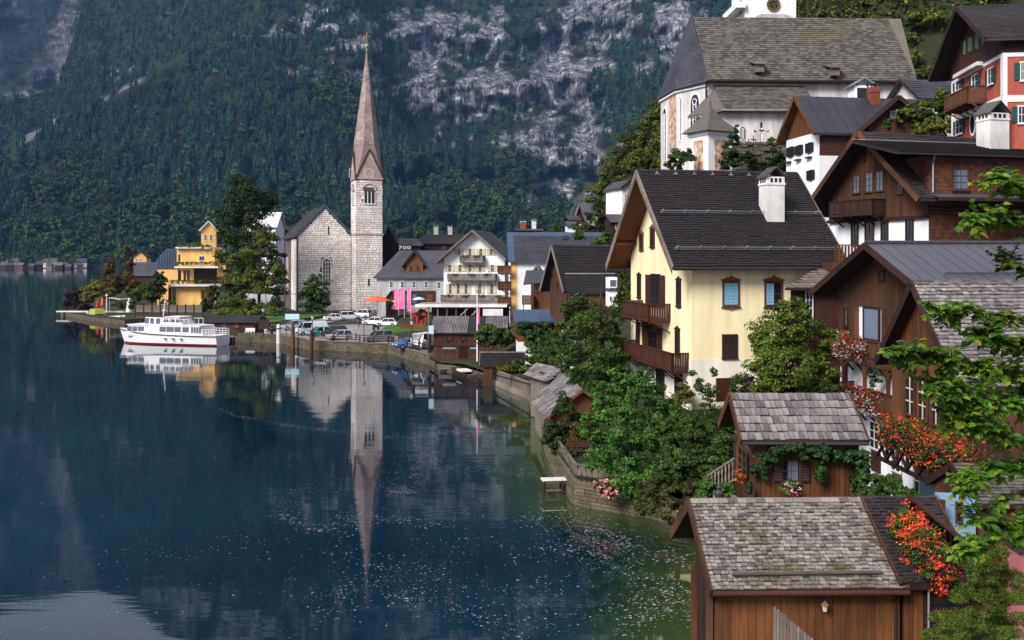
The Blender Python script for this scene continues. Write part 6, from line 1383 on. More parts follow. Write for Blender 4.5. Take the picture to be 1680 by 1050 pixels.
# ================================================================ CARS
def car(px, py, hdg, colour, label, kind='hatch', sc=.95, z=ZP+.03):
    D = DZ(py, z); T = Thing('parked_car', label, 'van' if kind == 'van' else 'car', at_px(px, D, z), R(hdg), 'cars parked on the lakeside car park')
    mt = colour; L_, Wd, hb, ht = {'hatch':(4.0,1.75,.85,1.48),'sedan':(4.5,1.8,.85,1.42),'suv':(4.5,1.85,.98,1.68),'van':(5.0,1.95,1.15,2.1)}[kind]; L_*=sc; Wd*=sc; hb*=sc; ht*=sc; h=L_/2; w_=Wd/2
    nose = {'hatch':.9,'sedan':1.05,'suv':1.0,'van':.55}[kind]; tail={'hatch':.15,'sedan':.85,'suv':.12,'van':.05}[kind]
    low=.22; b=MB()
    prof=[(-h,low+.12),(-h+.12,low),(h-.15,low),(h,low+.15),(h,hb*.78),(h-.1,hb*.86),(h-nose,hb),(-h+.05,hb*1.02),(-h,hb*.8)]
    b.add([(x,-w_*.94,z_) if z_<low+.01 or z_>hb*.9 else (x,-w_,z_) for x,z_ in prof]+[(x,w_*.94,z_) if z_<low+.01 or z_>hb*.9 else (x,w_,z_) for x,z_ in prof],[tuple(range(9)),tuple(range(17,8,-1))]+[((i+1)%9,i,9+i,9+(i+1)%9) for i in range(9)]); b.build('body', mt, T)
    x0,x1 = -h+tail+.02, h-nose+.05; rx0,rx1 = x0+(.12 if kind=='van' else .42), x1-(.45 if kind=='van' else .72); wt=w_*.78
    g=MB(); lo=[(x0,-w_*.92,hb-.02),(x1,-w_*.92,hb-.02),(x1,w_*.92,hb-.02),(x0,w_*.92,hb-.02)]; hi=[(rx0,-wt,ht-.05),(rx1,-wt,ht-.05),(rx1,wt,ht-.05),(rx0,wt,ht-.05)]; g.add(lo+hi,[(0,1,5,4),(1,2,6,5),(2,3,7,6),(3,0,4,7)]); g.build('window', MAT['glass'], T)
    r=MB(); r.add(hi+[(x*.96 if True else x,y*.92,ht) for x,y,_ in hi],[(0,1,5,4),(1,2,6,5),(2,3,7,6),(3,0,4,7),(4,5,6,7)])
    for sx,(a,c) in enumerate(((0,4),(1,5),(2,6),(3,7))): A_=Vector(lo[a]);B_=Vector(hi[sx]); r.bar(A_,B_,.08,.08)
    for sgn in (-1,1):
        k=.5 if kind!='van' else .62; xa=x0+(x1-x0)*k; r.bar((xa,sgn*w_*.93,hb),(rx0+(rx1-rx0)*k,sgn*wt*1.01,ht-.05),.09,.05)
        if kind=='van': r.prism([(x0,sgn*w_*.93,hb),(xa,sgn*w_*.93,hb),(rx0+(rx1-rx0)*k,sgn*wt*1.02,ht-.05),(rx0,sgn*wt*1.02,ht-.05)],(0,sgn*.01,0))
    r.build('roof', mt, T)
    for sx in (-1,1):
        for sy in (-1,1):
            c=(sx*(h-.78*sc), sy*(w_-.08), .33*sc); t_=MB().tube((c[0],c[1]-.1*1,c[2]),(c[0],c[1]+.1,c[2]),.33*sc,n=14).build('wheel', MAT['tyre'], T); MB().tube((c[0],c[1]+sy*.1,c[2]),(c[0],c[1]+sy*.115,c[2]),.2*sc,n=10).build('rim', MAT['galv'], t_)
    for sy in (-1,1): MB().box(h-.1,h+.01,sy*w_*.62-.17,sy*w_*.62+.17,hb*.62,hb*.76).build('headlight', MAT['white'], T); MB().box(-h-.01,-h+.08,sy*w_*.78-.12,sy*w_*.78+.12,hb*.66,hb*.92).build('tail_light', MAT['red'], T); MB().bar((x1-.35,sy*w_*.9,hb+.08),(x1-.35,sy*(w_+.16),hb+.1),.14,.12).build('mirror', mt, T)
    MB().box(h-.02,h+.012,-.5,.5,low+.12,hb*.5).build('grille', MAT['black'], T); MB().box(-h-.012,-h+.01,-.26,.26,hb*.5,hb*.62).build('number_plate', MAT['white'], T)
    return T
paint = lambda n,c: plain('car_paint_'+n, c, .25, .6)
PW, PS_, PB, PT, PD, PK_ = paint('white',(.75,.76,.78)), paint('silver',(.42,.44,.47)), paint('blue',(.06,.16,.42)), paint('teal',(.05,.30,.34)), paint('dark',(.05,.055,.06)), paint('grey',(.16,.17,.18))
for a in ((550,526,28,PW,'white saloon at the left end of the back row of parked cars','sedan'),(573,524,26,PW,'white estate second from the left in the back row','suv'),(595,520.5,152,PW,'white people carrier at the back behind the cyclist','suv'),
  (613,533,168,PW,'white hatchback nosing in left of the white saloon on the grass edge','hatch'),(635,535,172,PW,'white hatchback parked at the edge of the small lawn','hatch'),(484,541,205,PS_,'silver people carrier under the pale blue sign board','suv'),
  (511,549,210,PW,'white van parked beside the quay railing','van'),(524,551,215,PT,'teal hatchback tucked between the white van and the dark estate','hatch'),(548,551,200,PD,'dark estate car behind the silver hatchback','suv'),
  (558,557,205,PS_,'silver hatchback close to the quay fence','hatch'),(622,560,203,PK_,'dark grey car alone in the middle of the car park','suv'),(672,571,210,PB,'blue car parked beside the brown boathouse','sedan'),(694,571,250,PW,'white camper van against the brown boathouse','van'),
  (468,538,200,PD,'dark hatchback at the left end of the car park','hatch'),(627,516,175,PD,'dark car parked beside the orange parasol','sedan')): car(*a)

# ================================================================ PEOPLE
SKIN = plain('skin',(.48,.28,.20),.6,.3)
def cloth(c): return plain('cloth', c, .85, .1)
def person(px, py, hp, label, top, legs, pose='walk', z=ZP+.01, turn=0, hair=(.05,.03,.02)):
    D = DZ(py, z); T = Thing('person', label, 'person', at_px(px, D, z), R(turn), None); s = hp*D/F/1.75
    st = .22 if pose == 'walk' else .08
    J = [(0,0,.95,.15,.11),(0,0,1.15,.15,.11),(0,0,1.40,.18,.11),(0,0,1.52,.055,.055),(0,.0,1.60,.075,.085),(0,0,1.70,.08,.09),   # 0-5 trunk, neck, head
         (.10,st*.4,.90,.09,.09),(.11,st,.50,.065,.065),(.11,st*1.1-.04,.08,.045,.045),(.11,st*1.1-.18,.03,.045,.03),              # 6-9 leg
         (-.10,-st*.4,.90,.09,.09),(-.11,-st*.6,.50,.065,.065),(-.11,-st+.1,.08,.045,.045),(-.11,-st-.04,.03,.045,.03),            # 10-13
         (.20,0,1.42,.055,.055),(.27,-st*.5,1.15,.045,.045),(.26,-st-.12,.93,.035,.035),(-.20,0,1.42,.055,.055),(-.27,st*.5,1.15,.045,.045),(-.26,st*.2-.1,.93,.035,.035)]
    E_ = [(0,1),(1,2),(2,3),(3,4),(4,5),(0,6),(6,7),(7,8),(8,9),(0,10),(10,11),(11,12),(12,13),(2,14),(14,15),(15,16),(2,17),(17,18),(18,19)]
    me = bpy.data.meshes.new('body'); me.from_pydata([(j[0]*s,j[1]*s,j[2]*s) for j in J], E_, []); o = obj('body', me, T)
    sk = o.modifiers.new('skin','SKIN'); 
    for v, j in zip(me.skin_vertices[0].data, J): v.radius = (j[3]*s, j[4]*s)
    me.skin_vertices[0].data[0].use_root = True
    o.modifiers.new('sub','SUBSURF').levels = 1; dg = bpy.context.evaluated_depsgraph_get(); m2 = bpy.data.meshes.new_from_object(o.evaluated_get(dg)); o.modifiers.clear(); o.data = m2
    m2.materials.clear()
    for m in (SKIN, cloth(top), cloth(legs), MAT['black']): m2.materials.append(m)
    for p in m2.polygons:
        c = p.center/s; p.use_smooth = True
        p.material_index = 3 if c.z < .10 else 2 if c.z < .96 and abs(c.x) < .21 else 1 if c.z < 1.50 and not (c.z < 1.0) else 0
    MB().lathe([(.03,-.10),(.095,-.05),(.10,.03),(.06,.10)],(0,.012*s,1.70*s),10).build('hair', plain('hair',hair,.7,.2), T) if s > .01 else None
    return T
for a in ((589,537,21,'person in a dark jacket walking across the car park','.'),):
    person(589,537,20,a[3],(.03,.03,.04),(.06,.07,.12),'walk',turn=10)
person(584,560,13,'person in dark clothes crouching low near the quay fence',(.03,.03,.035),(.04,.04,.05),'stand',turn=80)
person(481,545,17,'person in dark clothes beside the silver people carrier',(.04,.04,.05),(.03,.03,.03),'stand',turn=30)
person(446,549,18,'person in a dark coat at the left end of the quay',(.05,.03,.04),(.03,.03,.04),'stand',turn=-20)
person(606,517,13,'person standing under the left side of the orange parasol',(.05,.05,.06),(.03,.03,.03),'stand')
person(632,518,13,'person in a light blue shirt right of the orange parasol',(.2,.35,.55),(.05,.06,.12),'walk')
person(688,575,18,'person in dark clothes by the white camper van',(.03,.03,.04),(.04,.05,.08),'stand',turn=60)
person(699,568,14,'person in a red top at the edge of the brown boathouse',(.4,.05,.04),(.04,.04,.05),'walk',turn=40)
def scooter(px, py, hdg, label):
    D=DZ(py,ZP); T=Thing('motor_scooter', label, 'scooter', at_px(px,D,ZP), R(hdg), 'scooters'); 
    for x in (-.6,.6): t=MB().tube((x,-.06,.28),(x,.06,.28),.28,n=14).build('wheel', MAT['tyre'], T); MB().tube((x,-.07,.28),(x,.07,.28),.14,n=8).build('rim', MAT['galv'], t)
    MB().prism([(-.8,-.16,.45),(-.2,-.16,.4),(.25,-.16,.35),(.35,-.16,.45),(-.05,-.16,.75),(-.75,-.16,.82)],(0,.32,0)).build('body', MAT['black'], T); MB().bar((.62,0,.3),(.42,0,1.05),.09).bar((.42,-.3,1.08),(.42,.3,1.08),.05).build('handlebar', MAT['iron'], T); MB().bar((-.75,0,.86),(-.1,0,.82),.28,.1).build('seat', MAT['tyre'], T)
scooter(617,541,60,'black motor scooter parked by the small lawn'); scooter(452,548,30,'black motor scooter at the left end of the quay')
# sign boards, parasols, flags, kiosks
def board_sign(px,py,wp,hp,hgt,label,mat,legs=2):
    D=DZ(py,ZP); T=Thing('sign_board', label, 'sign', at_px(px,D,ZP),0); w_=wp*D/F; h_=hp*D/F; z0=hgt*D/F
    MB().box(-w_/2,w_/2,-.06,.0,z0-h_,z0).build('panel', MAT[mat], T)
    for sx in (-1,1): MB().bar((sx*w_*.42,.06,0),(sx*w_*.42,.06,z0),.1,.1,(0,1,0)).build('leg', MAT['iron'], T)
board_sign(479.5,552,23,9,37,'pale blue sign board above the silver people carrier','awning_blue'); board_sign(433,549,18,16,25,'dark notice board at the left end of the quay','wood_dark')
def parasol(px,py,wp,label,mat,hp,valance=None):
    D=DZ(py,ZP); T=Thing('parasol', label, 'parasol', at_px(px,D,ZP),0); r=wp/2*D/F; h=hp*D/F; MB().tube((0,0,0),(0,0,h),.05).build('pole', MAT['wood_brown'], T)
    MB().lathe([(r,h-r*.42),(r*1.0,h-r*.36),(r*.5,h-r*.12),(.05,h)],(0,0,0),8).build('canopy', MAT[mat], T); MB().lathe([(.5,0),(.45,.12)],(0,0,0),10).build('base', MAT['concrete'], T)
    for i in range(8): t=i*math.pi/4; MB().bar((0,0,h-r*.5),(r*.6*math.cos(t),r*.6*math.sin(t),h-r*.2),.03).build('rib', MAT['wood_brown'], T)
parasol(619,522,44,'large orange red parasol at the foot of the bell tower','orange',37); parasol(687,521,22,'pale blue parasol behind the pink banners','awning_blue',34)
def banner(px,py,top,wp,hp,label,lean=0):
    D=DZ(py,ZP); T=Thing('banner_flag', label, 'flag', at_px(px,D,ZP),0,'pink banners'); h=(py-top)*D/F; w_=wp*D/F; k=hp*D/F; MB().tube((0,0,0),(0,0,h),.05,.04).build('pole', MAT['off_white'], T)
    m=MB(); n=6
    m.add([(-.04-w_*((i%2)),(.12*math.sin(j*1.1)) if i%2 else 0,h-.1-k*j/n) for j in range(n+1) for i in (0,1)],[(2*j,2*j+1,2*j+3,2*j+2) for j in range(n)]); m.build('cloth', MAT['pink'], T)
banner(654,522,474,7,33,'leftmost of the three pink banners'); banner(663.5,522,473,9,33,'widest pink banner in the middle of the three'); banner(674,524,472,6,38,'pink banner nearest the red shelter')
Tr = Thing('red_shelter','small bright red shelter with a sloping red roof beside the pink banners','shelter',at_px(675,178,ZP),0); MB().box(0,2.6,0,2.2,0,2.2).build('wall', MAT['red'], Tr); MB().prism([(-.1,-.2,1.9),(4.6,-.2,3.5),(4.6,-.2,3.65),(-.1,-.2,2.05)],(0,2.6,0)).build('roof', MAT['red'], Tr)
for i in range(3): MB().box(.3+i*.8,.75+i*.8,-.03,.0,.4,1.6).build('panel', MAT['wood_red'], Tr)
Rk = Thing('red_kiosk','little dark red gabled kiosk between the bell tower and the pink banners','kiosk',at_px(633,200,ZP),0); hk=House(Rk,3,2.2,Rk.z(0,0,492),Rk.z(0,0,477),ovl=.3,ovf=.3,ovb=.3,ax='y',th=.1); hk.body(MAT['wood_red'],z0=-.3); hk.roof(MAT['tile_slate'],MAT['tile_dark']); door(Rk,Face(Rk,(0,0,0),(1,0,0),(0,-1,0)),646,500,7,14,'white')
lf = Thing('low_board_fence','low brown board fence behind the small lawn','fence',at_px(658,168,ZP),R(-4)); boards(lf,lf,Face(lf,(0,0,0),(1,0,0),(0,-1,0)),0,4.2,0,1.0,.14,MAT['wood_orange'],minpx=9); MB().bar((0,0,1.0),(4.2,0,1.0),.1).build('rail',MAT['wood_brown'],lf)

# ================================================================ VILLAGE BEHIND THE CAR PARK
def simple_windows(T, face, pts, wp, hp, frame='white', shut=None, **k):
    for x,y in pts: window(T, face, x, y, wp, hp, frame, 'glass', 2, 2, .07, shut=shut, **k)
# white building with slate roof and brown dormer
Tb = Thing('white_inn','long white building with a black hipped roof and a brown wooden dormer','house',at_px(618,205,ZP),R(-2)); Lb=Tb.along(0,0,1,0,740); zE=Tb.z(0,-.6,455); zR=Tb.z(0,5,411)
MB().box(0,Lb,0,10,-.3,zE-.1).build('wall',MAT['plaster_grey'],Tb); xr=Tb.along(0,5,1,0,655)
V0=[(-.6,-.6,zE),(Lb+.6,-.6,zE),(Lb+.6,10.6,zE),(-.6,10.6,zE),(xr,5,zR),(Lb,5,zR)]; m=MB().add(V0+[(x,y,z-.25) for x,y,z in V0[:4]],[(0,1,5,4),(1,2,5),(2,3,4,5),(3,0,4),(0,6,7,1),(1,7,8,2),(2,8,9,3),(3,9,6,0),(6,9,8,7)]); rf=m.build('roof',MAT['tile_slate'],Tb)
tb=Face(Tb,(0,0,0),(1,0,0),(0,-1,0)); simple_windows(Tb,tb,((642,467),(660,467),(679,467),(699,467),(720,468)),4.5,10,'white')
tb.b(MB(),tb.at(661,490)[0],tb.at(715,490)[0],tb.at(661,500)[1],tb.at(661,477)[1],.0,.05).build('shop_front',MAT['wood_dark'],Tb)
for i,(x_,w_) in enumerate(((668,7),(680,7),(705,10))): u_=tb.at(x_,490)[0]; tb.b(MB(),u_-w_*.06,u_+w_*.06,tb.at(x_,498)[1],tb.at(x_,483)[1],.05,.08).build('shop_window',MAT['glass_sky'] if i<2 else MAT['wood_orange'],Tb)
xd=Tb.along(0,-.2,1,0,665); dm=Thing('dormer','brown wooden gabled dormer with two windows on the black hipped roof','dormer',Tb.w((xd,.6,0)),R(-2)); dm.o['category']='dormer'
wd_=dm.along(0,0,1,0,694); hdm=House(dm,6,wd_,dm.z(0,-.4,437),dm.z(wd_/2,-.4,411),ovl=.6,ovf=.8,ovb=.8,ax='y',th=.15); hdm.body(MAT['wood_orange'],z0=dm.z(0,0,449)-.5); hdm.roof(MAT['tile_slate'],MAT['tile_dark']); df_=Face(dm,(0,0,0),(1,0,0),(0,-1,0)); simple_windows(dm,df_,((674,441),(686,441)),3.5,9,'wood_brown')
# dark hipped roof behind, with chimneys
def hip_house(name,label,px0,px1,D,py_b,py_e,py_r,pxr0,pxr1,depth,wall,roof,rz=0,z0=ZG):
    T=Thing(name,label,'house',at_px(px0,D,z0),R(rz)); L_=T.along(0,0,1,0,px1); zE=T.z(0,-.5,py_e); zR=T.z(0,depth/2,py_r); a=T.along(0,depth/2,1,0,pxr0); b=T.along(0,depth/2,1,0,pxr1)
    MB().box(0,L_,0,depth,T.z(0,0,py_b),zE-.1).build('wall',MAT[wall],T)
    V0=[(-.6,-.6,zE),(L_+.6,-.6,zE),(L_+.6,depth+.6,zE),(-.6,depth+.6,zE),(a,depth/2,zR),(b,depth/2,zR)]
    rf=MB().add(V0+[(x,y,z-.25) for x,y,z in V0[:4]],[(0,1,5,4),(1,2,5),(2,3,4,5),(3,0,4),(0,6,7,1),(1,7,8,2),(2,8,9,3),(3,9,6,0),(6,9,8,7)]).build('roof',MAT[roof],T); return T,L_,zE,zR,rf
hU,LU,zE,zR,_=hip_house('dark_roof_house','house with a broad black hipped roof and two pale chimneys behind the inn',676,800,240,430,399,384,700,772,14,'wood_dark','tile_dark')
for px_ in (715.5,738.5): chimney(hU,(hU.along(0,7,1,0,px_),7,zR-.3),1.1,1.1,2.0,'off_white','slab','off_white',1)
for k_ in range(3): hU_w=Face(hU,(0,0,0),(1,0,0),(0,-1,0)); window(hU,hU_w,700+k_*28,408,5,8,'wood_brown','glass',2,2,.08)
hV,_,_,_,_=hip_house('dark_roof_house','low black roofed house just right of the bell tower',628,690,236,440,402,391,640,684,10,'wood_dark','tile_slate')
hV2=Thing('dark_roof_house','steep black gable roof leaning against the right side of the bell tower','house',at_px(624,233,ZG),R(0)); a_=House(hV2,8,hV2.along(0,0,1,0,650),hV2.z(0,0,398),hV2.z(0,0,372),ovl=.2,ovf=.1,ovb=.3,ax='y',th=.2); a_.body(MAT['wood_dark'],z0=0); a_.roof(MAT['tile_dark'])
chimney(hV,(hV.along(0,3,1,0,636),1,hV.z(0,0,409)),1.1,1.1,2.4,'plaster_cream','gable','off_white')
an=Thing('tv_antenna','thin television antenna above the black roofs right of the bell tower','antenna',P(665,397,236),0); MB().bar((0,0,0),(0,0,4),.06,.06,(0,1,0)).bar((-1.1,0,3.6),(1.1,0,3.6),.05).bar((-.8,0,2.9),(.8,0,2.9),.05).bar((-.5,0,2.3),(.5,0,2.3),.04).build('mast',MAT['iron'],an)
# big white hotel
Hm=Thing('lakeside_hotel','large white gabled hotel with three rows of wooden flower balconies and open shutters','hotel',at_px(728,172,ZG),R(-10)); Wh=Hm.along(0,0,1,0,828); zR=Hm.z(Wh/2,-1.2,377); zE=Hm.z(-1.2,-1.2,430)
hm=House(Hm,14,Wh,zE,zR,ovl=1.6,ovr=0,ovf=1.1,ovb=.9,ax='y',th=.25); hm.body(MAT['plaster_white'],z0=-.5); rf=hm.roof(MAT['tile_slate'],MAT['wood_grey'],.2); cover(Hm,rf,hm.slope('back'),.55,.8,MAT['tile_slate'],minpx=20); hm.soffit(MAT['wood_orange'])
hf=Face(Hm,(0,0,0),(1,0,0),(0,-1,0))
for row,(ys,xs_) in enumerate(((413.5,(753,771,789,806)),(440,(738,755,771,788,808)),(474,(739,752,765,787,807)))):
    for i,x in enumerate(xs_):
        edge=row==0 and i in (0,3); tall=row==2; window(Hm,hf,x,ys,4.2 if not edge else 3.5,(11 if row<2 else 16) if not edge else 10,'cream','glass',2,2,.06,shut='cream',shw=.55,sill=False)
for pyf,xa,xb in ((429,757,795),(459,737,815),(494,726,834)):
    a=hf.at(xa,pyf)[0]; b=hf.at(xb,pyf)[0]; z=Hm.z((a+b)/2,-1.2,pyf); balcony(Hm,hf,a,b,z,1.25,1.0,'wood_grey',bw=.22,step_posts=3)
    n=max(2,int((b-a)/2.6))
    for i in range(n):
        q=Hm.w(hf.pt(a+(b-a)*(i+.5)/n,z+.85,1.35)); row={429:'top',459:'middle',494:'lowest'}[pyf]
        flowers('flower_box','%s dark leafy flower box from the left on the %s balcony of the white hotel'%(['first','second','third','fourth'][min(i,3)],row),[q-Vector((.6,0,0)),q+Vector((.6,0,0))],.3,160,30,BLOOM_RED,.16,.1,'flower boxes on the hotel balconies',leafm=GREEN_DARK)
# blue edged long roof and white yellow wall
Rb=Thing('long_roof_house','white walled house with a yellow edge under a long slate roof framed in blue metal','house',at_px(838,150,ZG),R(2)); Lr_=Rb.along(0,0,1,0,990); zE=Rb.z(0,-.5,428); zR=Rb.z(0,5.5,381)
hb_=House(Rb,Lr_,11,zE,zR,ovl=.4,ovr=.5,ovf=.6,ovb=.6,th=.25); hb_.body(MAT['plaster_white'],z0=-.5); rf=hb_.roof(MAT['metal_blue'],MAT['metal_blue']); s=hb_.slope('front'); cover(Rb,rf,s,.42,.6,MAT['tile_slate'],minpx=9.5,u0=.9,v0=.9)
rbf=Face(Rb,(0,0,0),(1,0,0),(0,-1,0)); u1=rbf.at(848,460)[0]; rbf.b(MB(),0,u1,0,zE-.3,0,.06).build('yellow_band',MAT['plaster_gold'],Rb)
rbl=Face(Rb,(0,0,0),(0,1,0),(-1,0,0))
for pyf in (447,473,499): z=Rb.z(-.6,1,pyf); balcony(Rb,rbl,-1.0,2.5,z,1.9,1.0,'wood_brown',bw=.25)
skl=MB().bar(s['O']+s['U']*9+s['V']*1.2+s['N']*.1,s['O']+s['U']*9+s['V']*2.2+s['N']*.1,1.0,.15,up=s['N']).build('skylight',MAT['black'],rf)
MB().tube(s['O']+s['U']*9,s['O']+s['U']*9+Vector((0,0,1.8)),.08).build('vent_pipe',MAT['iron'],rf)
# restaurant pergola in front of the hotel
Pg=Thing('terrace_cafe','flat roofed open timber cafe terrace below the white hotel','pavilion',at_px(700,146,ZG),R(-3)); Lp=Pg.along(0,0,1,0,832); zf=Pg.z(0,0,499)
MB().box(-1.5,Lp,-.5,6,zf-.25,zf).build('roof',MAT['concrete'],Pg); MB().box(-1.6,Lp,-.62,-.5,zf-.4,zf+.02).build('fascia',MAT['off_white'],Pg); MB().box(0,Lp,5.5,5.8,0,zf-.25).build('wall',MAT['wood_dark'],Pg)
for i in range(9): x=.3+i*(Lp-1)/8; MB().bar((x,-.2,0),(x,-.2,zf-.25),.16,.16,(0,1,0)).build('post',MAT['wood_grey'],Pg)
for i in range(7): x=1+i*1.5; MB().box(x,x+.9,2,2.7,1.7,1.8).box(x+.4,x+.5,2.3,2.4,0,1.7).build('table',MAT['off_white'],Pg)
for i in range(2): MB().bar((5+i*1.6,-.3,zf-1.6),(6.4+i*1.6,-.3,zf-.3),.07).build('brace',MAT['off_white'],Pg)
wc=Thing('white_awning','plain white box awning on the cafe terrace edge behind the corrugated roof','awning',at_px(792,140,2.5),0); k=wc.along(0,0,1,0,825); MB().box(0,k,0,2,wc.z(0,0,518),wc.z(0,0,508)).build('canopy',MAT['off_white'],wc); 
for x in (.1,k-.1): MB().bar((x,.1,-1),(x,.1,wc.z(0,0,516)),.08,.08,(0,1,0)).build('leg',MAT['iron'],wc)

# ================================================================ BROWN BOATHOUSE WITH CORRUGATED ROOF
Nb=Thing('boathouse','dark red board boathouse with a striped corrugated roof beside the car park','boathouse',at_px(712,121,.4),R(-2)); Lnb=Nb.along(0,0,1,0,829); zE=Nb.z(0,-.4,546); zR=Nb.z(0,3.2,519)
hnb=House(Nb,Lnb,6.4,zE,zR,ovl=.35,ovr=.2,ovf=.4,ovb=.4,th=.14); hnb.body(MAT['wood_dark'],z0=-1.4); rf=hnb.roof(MAT['tile_dark'],MAT['wood_grey']); s=hnb.slope('front')
corr=M('corrugated',(.30,.28,.28),(.16,.14,.14),.6,6,(1,1,1),.2,.5,wear=.4); m=MB(); n=int(s['L']/.19)
for i in range(n):
    if 22<i<34: continue
    a=s['O']+s['U']*(s['L']*(i+.5)/n)+s['N']*.03
    for k0,k1 in ((0,.5),(.51,1)): m.bar(a+s['V']*(s['S']*k0),a+s['V']*(s['S']*k1),.095,.06,up=s['N'])
m.build('corrugation',corr,rf)['kind']='stuff'
nbf=Face(Nb,(0,0,0),(1,0,0),(0,-1,0)); nbf.off=.035; zm=nbf.at(750,567)[1]; boards(Nb,Nb,nbf,0,Lnb,zm,zE,.3,MAT['wood_red'],minpx=8,d0=.03); boards(Nb,Nb,nbf,0,Lnb,-.6,zm,.3,MAT['wood_brown'],minpx=9)
MB().bar(nbf.pt(-.1,zm,.07),nbf.pt(Lnb,zm,.07),.1,.12).build('beam',MAT['wood_dark'],Nb); boards(Nb,Nb,Face(Nb,(0,0,0),(0,1,0),(-1,0,0)),0,6.4,-.6,gable_top_fn(hnb),.3,MAT['wood_red'],minpx=9)
for px_,wp_ in ((737,21),(777,12)):
    wo_=window(Nb,nbf,px_,574,wp_,9,'wood_brown','glass',1,1,.06,sill=False); a=nbf.at(px_-wp_/2,570)[0]; b=nbf.at(px_+wp_/2,570)[0]; nbf.b(MB(),a,b,nbf.at(px_,572.5)[1],nbf.at(px_,569.5)[1],.02,.06).build('blind',MAT['galv'],wo_); door(Nb,nbf,760,581,14,24,'wood_red')
for px_ in (735,758): ah=Thing('antler_ornament',['left','right'][px_>740]+' carved antler on the brown boathouse wall above the '+['low window','door'][px_>740],'ornament',Nb.w(nbf.pt(nbf.at(px_,558)[0],nbf.at(px_,558)[1],.1)),0,'carved antlers'); MB().path([Vector((0,0,-.3)),Vector((.1,-.1,0)),Vector((.4,-.15,.3)),Vector((.5,-.1,.6))],.05,.02).path([Vector((0,0,-.3)),Vector((-.1,-.1,0)),Vector((-.35,-.15,.35)),Vector((-.3,-.1,.6))],.05,.02).build('antler',MAT['black'],ah)
sg_=Thing('wall_sign','small pale blue sign on the left end of the brown boathouse','sign',P(707.5,541,120.5),0); MB().box(-.3,.3,-.03,.03,-.5,.5).box(-.02,.02,-.03,.4,.45,.5).build('panel',MAT['awning_blue'],sg_)
for x_,y_ in ((705,597),(716,605)): pp_=Thing('corner_pile',['dark timber pile at the left corner of the brown boathouse','short timber pile in front of the brown boathouse'][x_>710],'pile',PZ(x_,y_,0),0); MB().tube((0,0,-1),(0,0,3.9 if x_<710 else .9),.22,.2).build('pile',MAT['wood_dark'],pp_)
dk=Thing('deck','pale plank landing deck in front of the brown boathouse','deck',PZ(720,610,0),R(-5)); its=[(Matrix.Translation((.2+i*.32,1.0,.75)),.3,2.6,.06) for i in range(12)]; pieces(dk,dk,'plank',its,MAT['wood_grey'],'planking',8); MB().box(0,4,-.3,-.2,.3,.75).build('beam',MAT['wood_grey'],dk)
for i in range(3): MB().tube((.3+i*1.6,-.1,-1),(.3+i*1.6,-.1,.75),.12).build('pile',MAT['wood_dark'],dk)
# flag pole
fp=Thing('flag_pole','tall white flag pole with a limp red and white banner by the brown boathouse','flag pole',PZ(783,602,.6),0); D_fp=fp.loc.y; hp_=(602-480)*D_fp/F; MB().tube((0,0,-.5),(0,0,hp_),.10,.06,10).build('pole',MAT['white'],fp); m=MB(); m.prism([(.08,0,hp_-1.7),(.30,.1,hp_-1.9),(.32,.1,hp_-3.3),(.22,-.05,hp_-3.7),(.08,0,hp_-3.5)],(0,.05,0)); m.build('banner',MAT['pink'],fp); MB().lathe([(.02,0),(.14,.12),(.02,.26)],(0,0,hp_),8).build('finial',MAT['gold'],fp)
# rowing boat moored at the deck
def punt(name,label,a,b,w_,mat,inner,seat=True,h=.5):
    a=Vector(a); b=Vector(b); d=b-a; L_=d.length; T=Thing(name,label,'boat',a,math.atan2(d.y,d.x)); n=10; V=[];Fc=[]
    for i in range(n+1):
        t=i/n; k=math.sin(math.pi*min(1,max(.0,(t*.86+.07))))**.55; hw=w_/2*k; zz=h*(1+.5*(2*t-1)**2)
        V+=[(t*L_,-hw,zz),(t*L_,-hw*.7,-.1),(t*L_,hw*.7,-.1),(t*L_,hw,zz),(t*L_,hw*.86,zz),(t*L_,hw*.6,.1),(t*L_,-hw*.6,.1),(t*L_,-hw*.86,zz)]
    for i in range(n):
        for j in range(8): Fc.append((i*8+j,i*8+(j+1)%8,(i+1)*8+(j+1)%8,(i+1)*8+j))
    Fc+=[tuple(range(8)),tuple(n*8+j for j in range(7,-1,-1))]; MB().add(V,Fc).build('hull',MAT[mat],T)
    for t in (.3,.55,.78): MB().box(L_*t-.14,L_*t+.14,-w_*.42,w_*.42,h*.62,h*.72).build('thwart',MAT[inner],T)
    return T
pb=punt('wooden_boat','dark flat wooden boat moored beside the pier hut',PZ(747,611,0),PZ(790,628,0),1.9,'wood_dark','wood_grey'); MB().box(2.6,4.6,-.6,.6,.55,.72).build('cover',MAT['off_white'],pb)
# pier hut
Oh=Thing('pier_hut','small dark shingled roof on timber piles over the water','boat shelter',at_px(792,102.5,0),R(0)); Lo=Oh.along(0,0,1,0,858); zE=Oh.z(0,-.2,601); zR=Oh.z(0,1.8,578)
ho=House(Oh,Lo,3.6,zE,zR,ovl=.3,ovr=.2,ovf=.25,ovb=.25,th=.1); rf=ho.roof(MAT['wood_dark'],MAT['wood_grey']); cover(Oh,rf,ho.slope('front'),.24,.3,MAT['tile_dark'],minpx=10); ridge_caps(Oh,rf,ho,MAT['wood_grey'],.4,.1)
MB().prism([(0,0,zE),(0,3.6,zE),(0,1.8,zR-.1)],(Lo,0,0)).build('gable',MAT['wood_dark'],Oh)
for i in range(6): MB().tube((.15+.16*i,0,-1.2),(.15+.16*i,0,zE),.09,n=7).build('pile',MAT['wood_brown'],Oh)
for x in (Lo-.3,): MB().tube((x,.1,-1),(x,.1,zE),.12).build('pile',MAT['wood_dark'],Oh)
